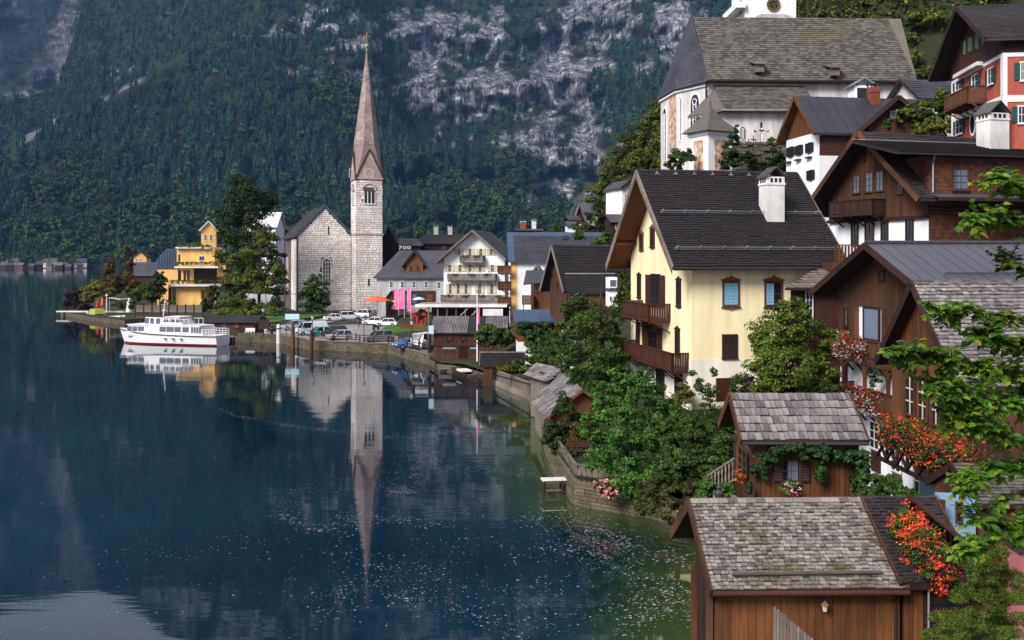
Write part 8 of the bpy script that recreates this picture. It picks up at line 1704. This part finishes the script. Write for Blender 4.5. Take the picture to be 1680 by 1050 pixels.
# ================================================================ VEGETATION
def rel(foot, D, bl, squash=.9):
    out = []
    for b in bl:
        px, py, rx, ry = b[:4]; dd = b[4] if len(b) > 4 else 0; q = P(px, py, D+dd); k = (D+dd)/F
        out.append((q.x-foot.x, q.y-foot.y, q.z-foot.z, rx*k, (rx+ry)/2*k*squash, ry*k))
    return out
def vtree(name, label, cat, px, py, D, bl, n, lpx, mat, tr=.2, th=None, group=None, sub=14, subr=.34, limbs=6, stems=1, aspect=.62):
    foot = P(px, py, D); return tree(name, label, cat, foot, rel(foot, D, bl), n, lpx*D/F, mat, tr, th, group, limbs, sub, subr, stems)
def vbush(name, label, cat, px, py, D, bl, n, lpx, mat, group=None, sub=14, subr=.34, kind=None, aspect=.62):
    foot = P(px, py, D); return stuffed(name, label, cat, rel(foot, D, bl), n, lpx*D/F, mat, foot, group, sub, subr, kind, aspect)
# --- garden tree (bright), D about 52
vtree('garden_tree','big bright green leafy tree in the garden behind the board fence','tree',1030,812,51,
 [(1035,640,38,34),(1000,672,44,34),(1072,660,42,36,1),(975,705,28,32),(1035,705,58,44,-1),(1090,700,40,40,.5),(1000,745,50,40,0),(1062,755,50,42,-1),(1040,790,42,30,-1.5),(1080,730,36,36,-1),(1095,665,26,26,2),(1052,618,22,18),(985,640,20,16,1),(1010,612,14,16),(1040,800,26,26,-2)],
 26000,5.2,GREEN_BRIGHT,.16,sub=24,subr=.28,limbs=9)
vtree('shade_tree','dark green tree crowding the left side of the yellow house balconies','tree',985,640,72,
 [(975,530,34,36),(950,555,36,38,1),(1000,560,26,44,2),(970,590,50,40,-1),(1005,600,34,40,0),(940,605,30,40,1),(985,640,46,40,-1),(1012,520,14,24,2),(1025,465,14,26,4),(1018,500,16,26,3),(1025,640,30,30,0)],
 20000,4.6,GREEN_MID,.2,sub=20,subr=.28,limbs=7)
vtree('shade_tree','dark leafy tree with pale flower heads in front of the old dark chalet','tree',935,590,82,
 [(945,500,22,20),(930,530,26,28),(960,520,22,26,1),(900,560,20,20,1),(925,565,26,24,0),(950,490,14,12)],9000,4.2,GREEN_MID,.18,sub=16,subr=.3)
vtree('maple_tree','big olive green tree between the yellow house and the flower chalet','tree',1300,700,50,
 [(1300,520,36,28),(1270,548,40,36,0),(1330,560,40,40,1),(1255,595,34,36,-.5),(1300,600,54,46,-1),(1345,615,36,44,1),(1270,635,44,32,-.5),(1320,650,50,36,0),(1285,505,16,14),(1365,650,24,36,1),(1250,560,18,26)],
 36000,5.0,GREEN_OLIVE,.2,sub=26,subr=.33,limbs=9)
vbush('bush','dark green shrub at the inner side of the plank fence left of the garden bench','shrub',915,760,61,[(920,690,24,36),(905,720,24,34,-.5),(930,735,24,34,0),(925,660,18,20,1),(945,700,16,30,1)],9000,4.6,GREEN_DARK,sub=16)
vbush('shrub','reddish brown twiggy shrub behind the garden bench','shrub',958,740,58,[(958,700,22,26),(975,690,16,20,1),(950,720,18,20)],3500,4,AUTUMN)
vbush('hedge','tall dense green hedge filling the slope between the garden tree and the garden shed','hedge',1150,800,46,[(1115,700,32,28,2),(1150,720,40,40,1),(1185,735,24,44,0),(1130,760,44,36,0),(1100,780,30,30,0),(1170,770,34,40,-1),(1195,700,16,22,3),(1150,690,36,16,3),(1110,740,30,40,1),(1085,700,22,24,2)],30000,4.8,GREEN_MID,sub=30,subr=.24)
vbush('hedge','lower ivy hedge over the garden wall beside the big boathouse','hedge',1100,830,44.5,[(1075,800,36,20,1),(1110,812,34,24,.5),(1135,832,22,28,0),(1060,830,30,16,.5),(1100,842,36,16,0),(1150,815,20,30,1),(1160,790,24,26,1.5)],16000,4.6,foliage('leaf_wall',[(.03,.06,.012),(.06,.085,.015),(.10,.07,.02),(.045,.08,.015)]),sub=22,subr=.28)
vbush('foliage_plant','low leafy plants spilling beside the stair rail of the garden shed','shrub',1175,815,40,[(1165,800,22,18),(1190,805,18,16),(1150,810,14,12)],3500,5,GREEN_BRIGHT)
vbush('ivy','ivy hanging in swags over the front wall of the garden shed','ivy',1330,760,38.1,[(1270,745,22,14,-.1),(1310,738,30,13,-.1),(1350,742,26,14,-.1),(1385,745,24,15,-.1),(1412,752,18,18,-.1),(1255,760,10,18,-.1),(1345,768,12,22,-.1),(1347,782,6,12,-.1),(1412,775,16,26,0),(1256,778,5,14,-.1),(1408,798,16,18,0),(1330,742,30,12,-.1),(1290,735,30,8,-.1),(1237,772,5,12,-.1),(1230,800,5,12,-.2)],14000,5.2,GREEN_IVY,sub=18,subr=.32,aspect=.85)
vbush('hedge','leafy green hedge under the white wall of the flower chalet','hedge',1440,815,37,[(1420,795,22,20,0),(1450,800,28,22,0),(1480,808,22,16,-1),(1425,815,26,18,-1),(1465,790,20,12,1),(1500,815,18,12,-1)],12000,5,GREEN_MID,sub=18)
vbush('creeper','thin climbing roses on stems against the foot of the yellow house','climbing plant',1165,690,61,[(1148,630,10,14),(1165,645,12,16),(1160,675,14,18),(1172,610,6,8),(1215,620,14,16),(1225,645,12,16),(1205,640,8,14),(1178,680,12,12),(1135,612,8,6)],5000,4,GREEN_MID,sub=16,subr=.5)
vbush('creeper','yellow leaved vine hanging at the corner under the lower balcony of the yellow house','climbing plant',1118,690,61.8,[(1120,640,12,20),(1115,670,12,22),(1128,650,8,30),(1108,665,8,20),(1124,690,10,12)],3200,3.6,YELLOW_LEAF,sub=12)
vbush('hedge','dark low hedge in front of the yellow house foot','hedge',1150,700,57,[(1130,690,26,16),(1165,688,28,16),(1195,680,20,16),(1115,705,18,14,-1),(1150,705,36,14,-1),(1215,670,16,14,1)],8000,4.4,GREEN_DARK,sub=16)
vbush('shrub','dark purple leaved shrub right of the cellar door of the yellow house','shrub',1232,648,59,[(1230,632,12,16),(1240,645,10,12)],1400,4,PURPLE)
# village and shore
vbush('bush','dark green shrub in front of the brown boathouse','shrub',812,575,112,[(805,548,22,18),(825,555,18,18,1),(812,565,20,12),(790,556,12,14)],6500,4,GREEN_MID,sub=16)
vbush('ivy','thick dark ivy covering the side of the blue roofed hut','ivy',878,560,107.5,[(870,545,24,18),(890,545,18,18),(880,560,26,14),(860,536,12,8)],6500,3.8,GREEN_IVY,sub=16,aspect=.85)
vbush('bush','broad mass of shrubs above the gangway roofs','shrub',895,600,92,[(885,575,26,20),(910,570,24,24,1),(900,590,30,16,-2),(870,592,16,12,-4),(845,598,18,8,-2),(925,585,20,26,0),(935,620,18,22,-4),(950,640,22,22,-8),(925,550,16,18,1)],14000,4,GREEN_MID,sub=20)
vbush('grass_tufts','weedy grass along the parapet behind the pier hut','grass',850,608,97,[(835,604,26,6),(862,606,20,6)],1500,3.5,YELLOW_LEAF,kind='stuff')
vbush('creeper','climbing plant over the white house corner behind the shore trees','climbing plant',940,600,87,[(938,560,10,22),(945,585,10,22),(932,600,8,14)],2200,3.8,GREEN_DARK)
# lakeside big trees
vtree('lakeside_tree','tallest dark tree on the lakeside lawn left of the stone church','tree',400,518,212,
 [(402,318,34,22),(375,345,26,22),(425,340,28,26,2),(400,355,42,26),(440,330,16,22,3),(378,380,22,26,-1),(420,390,34,30),(395,410,40,36),(385,450,32,34),(420,445,32,34,1),(360,350,10,14),(395,295,24,12)],30000,3.6,GREEN_DARK,.5,sub=22,subr=.4,limbs=9)
vtree('lakeside_tree','broad olive green tree with drooping crown right in front of the stone church','tree',425,522,203,
 [(430,400,26,26),(405,430,32,30),(445,430,26,34,1),(420,465,44,32),(385,470,30,30,0),(450,475,24,32,1),(375,500,22,16),(400,500,34,18,-1),(440,505,30,14,-1),(428,385,12,16)],26000,3.6,foliage('leaf_willow',[(.03,.05,.008),(.07,.10,.012),(.12,.15,.018),(.16,.16,.02)]),.4,sub=22,subr=.28,limbs=9)
vbush('round_bush','round clipped dark green bush in front of the stone church','shrub',517,518,208,[(517,482,24,30),(517,465,18,18),(508,492,20,22),(526,492,20,22)],9000,3.4,GREEN_MID,sub=30,subr=.22)
for k_,(x_,y_,r_,lb) in enumerate(((640,500,6,'small clipped tree left of the pink banners'),(651,521,5,'small potted tree below the widest pink banner'),(691,516,9,'round dark bush beside the red shelter'))): vbush('small_bush',lb,'shrub',x_,y_+r_,175,[(x_,y_,r_,r_)],900,3.2,GREEN_DARK)
bright=GREEN_BRIGHT; vbush('bush','bright green tree top behind the dark hipped roof with two chimneys','tree',690,395,250,[(688,386,7,7),(694,380,5,5)],700,3.2,bright)
vbush('shrub','dark purple shrub at the left tip of the lakeside garden','shrub',125,510,232,[(122,485,18,16),(130,500,22,12),(112,500,10,10)],5000,3.4,PURPLE)
vbush('garden_bush','rounded yellow green tree on the lakeside garden behind the jetty','tree',158,512,228,[(150,478,20,14),(168,476,20,14),(160,468,18,10),(145,488,14,10),(176,486,12,10)],6500,3.4,YELLOW_LEAF)
vtree('garden_conifer','taller orange tinged conifer in front of the yellow hotel garden','tree',208,480,245,[(208,415,6,14),(208,435,10,16),(207,455,14,16),(205,470,18,14)],3200,3.4,AUTUMN,.2)
vtree('garden_conifer','shorter orange tinged conifer left of the taller one in the garden','tree',181,480,245,[(181,432,6,12),(180,450,11,14),(178,468,16,14)],2600,3.4,AUTUMN,.2)
vbush('autumn_bushes','russet bushes between the conifers of the lakeside garden','shrub',195,490,240,[(188,468,22,16),(215,468,20,16),(230,475,16,12),(175,480,16,12)],6000,3.4,AUTUMN)
vbush('bush','leafy green shrub left of the yellow hotel','shrub',240,500,232,[(238,478,20,14),(225,486,16,12),(250,486,14,12),(262,468,12,16,2)],5500,3.4,GREEN_MID)
vbush('bush','green hedge along the garden terrace rail','hedge',200,508,222,[(195,500,14,8),(215,500,14,8),(235,503,14,6),(268,500,10,10,2),(282,498,8,8)],3200,3.2,GREEN_MID)
vtree('thin_tree','thin leafy tree against the left wall of the yellow hotel','tree',262,500,234,[(262,452,9,10),(258,465,9,10),(268,462,8,10),(262,480,10,12)],2200,3.2,GREEN_DARK,.15)
vbush('bush','low bushes at the foot of the yellow hotel beside the big tree','shrub',345,510,225,[(340,498,14,10),(352,480,10,16,3),(330,506,12,6)],2600,3.2,GREEN_DARK)
vbush('hedge','low hedge and reeds behind the dark landing shed','hedge',380,518,190,[(370,512,26,6),(410,512,24,6),(445,516,20,5)],2500,3,GREEN_OLIVE)
vbush('far_shore_trees','belt of trees along the far shore','trees',70,425,1420,[(x,424+random.uniform(-5,3),13,9,random.uniform(-30,60)) for x in range(-30,190,9)],14000,2.6,GREEN_MID,kind='stuff',sub=10)
vbush('creeper','dark creeper trailing over the terrace stone wall below the crucifix','creeper',1245,262,111,[(1232,262,10,14),(1270,258,16,14),(1250,272,14,8),(1284,270,10,14)],5000,3.8,GREEN_DARK,sub=14)
# cypress and hill
vtree('cypress','slim dark cypress in front of the cream hillside house','tree',985,388,185,[(985,335,6,12),(985,352,8,16),(985,372,9,16)],4200,3.2,GREEN_DARK,.2,sub=14)
vbush('spruce','dark young spruce on the terrace wall below the crucifix','tree',1205,282,108,[(1208,212,4,10),(1205,228,9,14),(1200,245,15,16),(1205,262,20,16),(1190,270,14,10)],6000,3.6,GREEN_DARK,sub=16)
vbush('bush','round green bush at the foot of the church choir','shrub',1118,278,112,[(1115,262,22,16),(1128,256,12,12),(1100,270,12,8)],5200,3.8,GREEN_MID,sub=16)
vbush('bush','small bushes beside the crucifix on the terrace','shrub',1265,248,112,[(1265,235,8,14),(1275,243,8,10)],1800,3.6,GREEN_MID)
vbush('small_pine','little green pine on the roof edge in front of the dark red wing','tree',1456,215,84,[(1456,200,5,8),(1456,208,8,8)],900,3.6,GREEN_MID)
vbush('creeper','thick green creeper on the slope below the red house','creeper',1525,205,92,[(1500,180,20,18),(1530,185,24,26),(1550,200,16,26),(1515,205,24,20),(1480,190,14,14),(1545,160,14,18)],14000,4,GREEN_OLIVE,sub=22,subr=.28)
vbush('yellow_shrub','yellow green shrub at the foot of the red house','shrub',1530,220,84,[(1535,212,22,10),(1510,216,16,8)],2600,4,YELLOW_LEAF)
vbush('bush','dark green bush beside the white chimney under the red house','shrub',1668,232,78,[(1665,230,20,12),(1680,226,14,12)],2600,4,GREEN_MID)
HILL_G=foliage('leaf_hill',[(.02,.04,.006),(.045,.07,.01),(.10,.12,.014),(.17,.17,.02),(.03,.07,.01)])
def slope_wood(name,label,x0,x1,y0,y1,step,r,n,size,cond):
    bl=[]; x=x0
    while x<x1:
        y=y0
        while y<y1:
            a,b=x+random.uniform(-.4,.4)*step,y+random.uniform(-.4,.4)*step; z=ground_z(a,b); q=to_px(Vector((a,b,z)))
            if cond(q[0],q[1],z): k=r*random.uniform(.7,1.3); bl.append((a,b,z+k*.4,k,k,k*random.uniform(.8,1.3)))
            y+=step
        x+=step
    T=Thing(name,label,'wood',(0,0,0),0,None,'stuff'); crown('foliage',bl,n,size,HILL_G,T,9,.42); T.o['kind']='stuff'
slope_wood('hillside_wood','yellow green wood on the slope left of the hillside church',12,42,150,212,2.8,2.3,80000,.50,lambda x,y,z: 930<x<1125 and z>12 and 150<y<372)
slope_wood('hillside_wood','green wood climbing behind the hillside church roof',45,84,140,184,2.5,2.5,120000,.6,lambda x,y,z: 1280<x<1700 and y<230 and not (20<x<58 and 118<y<146))
hb_=[(random.uniform(880,960),random.uniform(372,410),10,8,random.uniform(0,10)) for _ in range(14)]+[(940+random.uniform(0,60),random.uniform(385,400),12,8,-30) for _ in range(8)]
vbush('shrub','green garden shrubs above the long slate roof','shrub',950,400,170,hb_,6000,3.4,GREEN_MID,kind='stuff')
# ground cover over the village slope
def cover_ground(name,label,x0,x1,y0,y1,n,size,mat,h=.5,zmin=0):
    pts=[];k=0
    while len(pts)<n and k<n*6:
        k+=1; x=random.uniform(x0,x1); y=random.uniform(y0,y1)
        if inside((x,y),LAND): pts.append((x,y,ground_z(x,y)+random.random()**2*h))
    p=np.array(pts); v,f=leaf_arrays(p,np.tile(np.array([[0,-.3,1.0]]),(len(p),1)),size,.6); o=obj(name,np_mesh(name,v,None,f,[mat])); o['kind']='stuff'; o['label']=label
cover_ground('ground_cover','green plants covering the garden slope',2,30,44,72,14000,.22,GREEN_MID,.6)
cover_ground('ground_cover','green plants covering the village slope',2,34,72,112,12000,.32,GREEN_MID,.9)
cover_ground('ground_cover','green undergrowth covering the steep hillside behind the church',40,92,138,192,42000,.8,HILL_G,1.6)
cover_ground('ground_cover','green undergrowth covering the hillside left of the church',10,42,146,212,22000,.6,HILL_G,1.2)
# hydrangea, bench, raft
flowers('hydrangea','big pink and cream hydrangea leaning over the board fence by the water','flowering shrub' if False else [P(985,795,50.6),P(1010,790,50.3)],.62,1800,520,BLOOM_PINK,.14,.15,leafm=GREEN_MID) if False else None
hyd=Thing('hydrangea','big pink and cream hydrangea leaning over the board fence by the water','flowering shrub',P(998,812,50.3),0); hbs=rel(hyd.loc,50.3,[(985,795,13,13),(1003,792,14,14),(1016,802,12,12),(998,808,14,12)]); crown('foliage',hbs,1500,.15,GREEN_MID,hyd); p,nn=cloud_points([(b[0],b[1]-.12,b[2],b[3]*1.05,b[4]*1.1,b[5]*1.05) for b in hbs],900,14,.25); v,f=leaf_arrays(p,nn,.12,.95); obj('blossoms',np_mesh('blossoms',v,None,f,[BLOOM_PINK]),hyd)['kind']='stuff'
bn=Thing('garden_bench','brown slatted wooden garden bench on the lawn beneath the shrubs','bench',P(950,752,57),R(-8))
for i in range(3): MB().box(-.75,.75,-.15+i*.17,-.02+i*.17,.42,.46).build('seat_slat',MAT['wood_red'],bn)
for i in range(3): MB().box(-.75,.75,.36,.40,.58+i*.14,.68+i*.14).build('backrest_slat',MAT['wood_red'],bn)
for sx in (-.7,.7): MB().bar((sx,-.12,0),(sx,-.12,.62),.07,.07,(0,1,0)).bar((sx,.36,0),(sx,.4,1.0),.07,.07,(0,1,0)).bar((sx,-.15,.62),(sx,.38,.64),.07).build('leg',MAT['wood_red'],bn)
rf_=Thing('floating_platform','small pale board platform on piles in the water by the garden wall','platform',PZ(908,812,0),R(8)); zt=12*52/F; its=[(Matrix.Translation((-.55+i*.18,.25,.82)),.165,.75,.05) for i in range(8)]; pieces(rf_,rf_,'plank',its,MAT['off_white'],'planking',4)
for sx in (-.5,.5): MB().tube((sx,0,-1),(sx,0,.8),.07).tube((sx,.5,-1),(sx,.5,.8),.07).build('pile',MAT['wood_dark'],rf_)
MB().bar((-.6,0,.7),(.7,0,.7),.08).bar((-.5,0,.25),(.5,0,.25),.06).build('beam',MAT['wood_grey'],rf_)
# stair rail by the shed
sr=Thing('stair_rail','weathered white balustrade climbing to the garden shed door','railing',P(1154,785,41.5),0); e=P(1205,752,40.2)-sr.loc
MB().bar((0,0,0),e,.09,.08).build('handrail',MAT['wood_grey'],sr); MB().bar((0,0,-.8),e-Vector((0,0,.85)),.08,.08).build('bottom_rail',MAT['wood_grey'],sr)
for i in range(9): q=e*((i+.5)/9); MB().lathe([(.025,-.8),(.045,-.6),(.025,-.4),(.045,-.2),(.025,0)],q,7).build('baluster',MAT['wood_grey'],sr)
MB().box(.6,1.5,-.3,1.0,-2.5,-.75).build('stair_wall',MAT['concrete'],sr)
bf_=Thing('picket_fence','low black picket fence at the foot of the yellow house','fence',P(1148,700,59.5),R(8)); 
for i in range(26): MB().bar((i*.115,0,0),(i*.115,0,1.0+.06*(i%2)),.035,.02,(0,1,0)).build('picket',MAT['black'],bf_)
MB().bar((0,0,.8),(2.9,0,.8),.04).bar((0,0,.25),(2.9,0,.25),.04).build('rail',MAT['black'],bf_)
vz=Thing('stone_urn','dark metal ball finial on the garden post behind the boathouse ridge','finial',P(1180,822,36),0); MB().lathe([(.05,-1),(.05,0),(.16,.15),(.18,.3),(.08,.42),(.12,.5),(.03,.62)],(0,0,0),10).build('ball',MAT['iron'],vz)

# ================================================================ FLOWERS ON THE CHALET
def fbox(name,label,a,b,r,nl,nb,bloom,b2=None,drop=.1,ls=.1,bs=.085,leafm=None,box=None,group='flower boxes of the chalet'):
    return flowers(name,label,[a,b],r,nl,nb,bloom,ls,bs,group,box,leafm,drop,b2)
cw=lambda px,py,d: (lambda uz: C.w(cl.pt(uz[0],uz[1],d)))(cl.at(px,py))
a1=C.w((-.95,Wc-1.6,z1+.85)); a2=C.w((-.95,Wc-5.2,z1+.85)); fbox('flower_box','red geraniums with white trailing flowers on the upper chalet balcony',a1,a2,.36,900,700,BLOOM_RED,(BLOOM_WHITE,420),.30)
a1=C.w((-.95,Wc-2.2,z2+.85)); a2=C.w((-.95,Wc-6.6,z2+.85)); fbox('flower_box','red geraniums with white trailing flowers on the lower chalet gallery',a1,a2,.40,1100,800,BLOOM_RED,(BLOOM_WHITE,520),.35)
flowers('hanging_basket','red and white hanging flower ball at the far left end of the upper balcony',[P(1380,553,55)],.62,700,260,BLOOM_RED,.12,.11,'hanging flower balls',None,GREEN_MID,.3,(BLOOM_WHITE,260))
flowers('hanging_basket','red and white flower ball above the right end of the garden shed ridge',[P(1383,642,52)],.50,500,300,BLOOM_RED,.12,.11,'hanging flower balls',None,GREEN_MID,.2,(BLOOM_WHITE,300))
flowers('hanging_basket','green hanging plant in the white arch of the lower gallery',[P(1433,617,50)],.35,700,40,BLOOM_WHITE,.11,.06,'hanging flower balls','wood_dark',GREEN_IVY,.25)
zz=zfl; eo=lambda y,x=-.55,z=zfl+.75: E.w((x,y,z))
flowers('flower_box','long sloping mass of orange geraniums under the tall windows of the shingled house',[eo(We+.3),eo(We*.5),eo(-1.9)],.60,5600,2600,BLOOM_ORANGE,.11,.085,'flower boxes of the chalet','wood_dark',GREEN_MID,.35)
flowers('flower_box','big glowing orange geranium mass on the balustrade right of the boathouse roof',[P(1478,842,28.5),P(1514,878,27.7),P(1556,918,26.9)],.47,7000,4200,BLOOM_ORANGE,.075,.055,'flower boxes of the chalet','wood_dark',GREEN_MID,.35,(BLOOM_PINK,90))
flowers('flower_box','red and white flowers hanging under the window of the ivy shed',[P(1297,797,37.9)],.33,520,60,BLOOM_RED,.09,.07,'shed flower boxes',None,GREEN_BRIGHT,.1,(BLOOM_WHITE,80))
flowers('flower_box','orange red geraniums at the side window of the ivy shed',[P(1214,780,39.3)],.26,260,170,BLOOM_ORANGE,.09,.07,'shed flower boxes',None,GREEN_OLIVE,.05)
MB_=Thing('balustrade','wooden board balustrade carrying the big orange geraniums','balustrade',P(1492,830,29.4),0); e=P(1575,900,27.6)-MB_.loc; its=[]
u=Vector((e.x,e.y,0)).normalized(); n_=Vector((u.y,-u.x,0)); 
for i in range(16): q=e*((i+.5)/16); its.append((fr(q-Vector((0,0,.25)),u,n_,Vector((0,0,1))),.27,.03,1.1))
pieces(MB_,MB_,'board',its,MAT['wood_dark'],'boards',8); MB().bar((0,0,.3),e+Vector((0,0,.3)),.1).build('top_rail',MAT['wood_dark'],MB_)
pr=Thing('plate_rack','dark wooden wall rack with round plates on the pale blue house wall','wall rack',P(1533,838,34),R(-20)); MB().box(-.9,.35,0,.1,-1.3,.38).build('board',MAT['wood_red'],pr)
for x_,z_ in ((.0,.15),(.16,.15),(.0,-.05),(.16,-.05),(.08,.3)): MB().tube((x_,-.03,z_),(x_,0.02,z_),.075,n=12).build('plate',MAT['galv'],pr)
bw=Thing('blue_wall','pale blue rendered wall behind the balustrade of orange geraniums','wall',P(1560,838,34.4),R(-10)); MB().box(-.3,.8,0,1,-2.6,.4).build('wall',MAT['plaster_blue'],bw)
window(bw,Face(bw,(0,0,0),(1,0,0),(0,-1,0)),1573,840,7,30,'wood_brown','glass',1,2,.05,sill=False)

# ================================================================ NEAR TREE AT THE RIGHT
def leaf_mesh(seed):
    r=random.Random(seed); pr=[(0,0),(.18,.10),(.34,.34),(.36,.58),(.20,.86),(0,1.08)]
    L_=[(-x*r.uniform(.9,1.1),y,abs(x)*.35-.18*y*y) for x,y in pr[1:-1]]; Rr=[(x*r.uniform(.9,1.1),y,abs(x)*.35-.18*y*y) for x,y in pr[1:-1]]
    v=[(0,0,0)]+[(0,y,-.18*y*y) for _,y in pr[1:-1]]+[(0,1.08,-.24)]+L_+Rr; f=[]
    for k,b in ((6,1),(10,-1)):
        q=[0,1,2,3,4,5]; f.append((0,1,k) if b>0 else (0,k,1))
        for i in range(3): f.append((1+i,2+i,k+i+1,k+i) if b>0 else (1+i,k+i,k+i+1,2+i))
        f.append((4,5,k+3) if b>0 else (4,k+3,5))
    me=bpy.data.meshes.new('leaf'); me.from_pydata(v,[],f); me.materials.append(GREEN_NEAR); me.update(); return me,v,f
LM=[leaf_mesh(k) for k in range(4)]
def near_tree(name,label,foot,branches,leafn,size,cap):
    T=Thing(name,label,'tree',foot,0); m=MB(); allp=[]
    for pts,r0,r1,w_ in branches:
        q=[Vector(p)-foot for p in pts]; m.path(q,r0,r1,6); L_=sum((b-a).length for a,b in zip(q[:-1],q[1:]))
        allp.append((q,L_*w_,r1))
    m.build('branch',BARK,T); tot=sum(a[1] for a in allp); its=[]; tw=MB()
    for q,wt,r1 in allp:
        k=int(leafn*wt/tot)
        ntw=max(2,k//9)
        for _ in range(ntw):
            t=random.random()**.7*(len(q)-1); i=min(int(t),len(q)-2); p=q[i].lerp(q[i+1],t-i); d=(q[i+1]-q[i]).normalized(); out=(d*.6+Vector((random.uniform(-1,1),random.uniform(-.9,.9),random.uniform(-.8,.7)))).normalized(); tl=random.uniform(.12,.34)*size*9
            e=p+out*tl+Vector((0,0,-tl*.15)); tw.tube(p,e,.005,.002,4,False)
            for j in range(9):
                s=.15+.85*j/8; pp=p.lerp(e,s); side=(out.cross(Vector((0,0,1))).normalized()*(1 if j%2 else -1)+out*.5+Vector((0,0,random.uniform(-.5,.15)))).normalized()
                nn=(Vector((0,0,1))+Vector((random.uniform(-.6,.6),random.uniform(-1.0,.3),random.uniform(-.3,.3)))); nn=(nn-side*nn.dot(side)).normalized(); x_=side.cross(nn)
                sc=size*random.uniform(.65,1.25); M_=Matrix(((x_.x,side.x,nn.x,pp.x),(x_.y,side.y,nn.y,pp.y),(x_.z,side.z,nn.z,pp.z),(0,0,0,1))) @ Matrix.Diagonal((sc,sc,sc,1)); its.append((M_,sc,random.randrange(4)))
    tw.build('twigs',BARK,T)['kind']='stuff'
    sc_=[]
    for it in its:
        w=foot+it[0].translation; x,y=to_px(w); vis=(-10<x<1690 and -10<y<1060); sc_.append((it[1]/w.y if vis else 0,it))
    sc_.sort(key=lambda a:-a[0]); rest=MB()
    for i,(s,(M_,sc,k)) in enumerate(sc_):
        if i<cap and s*F>9: o=bpy.data.objects.new('leaf',LM[k][0]); COL.objects.link(o); o.parent=T.o; o.matrix_local=M_
        else: rest.add([M_@Vector(v) for v in LM[k][1]],LM[k][2])
    rest.build('foliage',GREEN_NEAR,T)['kind']='stuff'; return T
ft=P(1790,1300,7.5)
def br(*l): return [P(x,y,d) for x,y,d in l]
near_tree('near_tree','nearest tree leaning in from the right edge with large sunlit green leaves',ft,[
 (br((1790,1300,7.5),(1760,900,7.6),(1750,620,7.7),(1740,350,7.8),(1700,250,7.9)),.10,.02,.3),
 (br((1745,420,7.8),(1690,370,7.5),(1640,345,7.3),(1590,360,7.1)),.02,.006,1.2),(br((1740,370,7.8),(1680,310,7.4),(1625,292,7.2)),.018,.005,1.1),(br((1745,470,7.7),(1690,440,7.5),(1640,420,7.5)),.018,.005,1.0),
 (br((1750,560,7.7),(1660,520,7.3),(1580,510,7.1),(1530,500,7.0)),.022,.006,.8),(br((1755,640,7.7),(1660,610,7.3),(1560,590,7.0),(1470,575,6.8)),.028,.006,1.3),
 (br((1755,680,7.7),(1670,660,7.2),(1590,650,7.0),(1530,625,6.9)),.024,.006,1.7),(br((1755,740,7.7),(1670,720,7.3),(1600,700,7.0),(1560,680,7.0)),.024,.006,1.6),(br((1755,780,7.7),(1680,760,7.3),(1610,770,7.1),(1580,790,7.0)),.022,.006,1.3),
 (br((1755,600,7.7),(1700,570,7.4),(1640,560,7.2),(1600,545,7.1)),.022,.006,1.5),(br((1755,700,7.7),(1700,640,7.6),(1650,600,7.6)),.022,.006,1.4),(br((1758,830,7.6),(1700,800,7.4),(1640,820,7.2)),.02,.005,.3),
 (br((1760,860,7.6),(1690,850,7.3),(1620,880,7.1),(1570,905,7.0)),.022,.005,1.0),(br((1765,900,7.6),(1700,880,7.3),(1640,860,7.2),(1590,850,7.1)),.02,.005,.7)],
 9000,.053,300)
fs2=P(1620,1180,15)
vbush('feathery_shrub','pale feathery green shrub rising in the lower right corner','shrub',1620,1180,15,[(1600,1000,50,50),(1560,1030,36,30,-.3),(1650,960,40,44,.4),(1610,950,30,36),(1650,1030,46,36),(1530,1045,30,16),(1590,920,18,24,.2),(1640,915,18,24,.3)],30000,6.5,FEATHERY,sub=30,subr=.3,aspect=.16)
# ================================================================ HAZE
hz = MB().box(-4200, 4200, -60, 4600, -4, 2000).build('haze', None); hz['kind'] = 'stuff'; hz['label'] = 'thin blue air over the lake and mountains'
hm = bpy.data.materials.new('haze'); hm.use_nodes = True; hm.node_tree.nodes.clear()
vo = _n(hm.node_tree, 'ShaderNodeVolumePrincipled'); vo.inputs['Color'].default_value = (.25,.48,1,1); vo.inputs['Density'].default_value = .000035; vo.inputs['Anisotropy'].default_value = 0
oo = _n(hm.node_tree, 'ShaderNodeOutputMaterial'); hm.node_tree.links.new(vo.outputs[0], oo.inputs['Volume'])
hz.data.materials.append(hm); hz.display_type = 'WIRE'
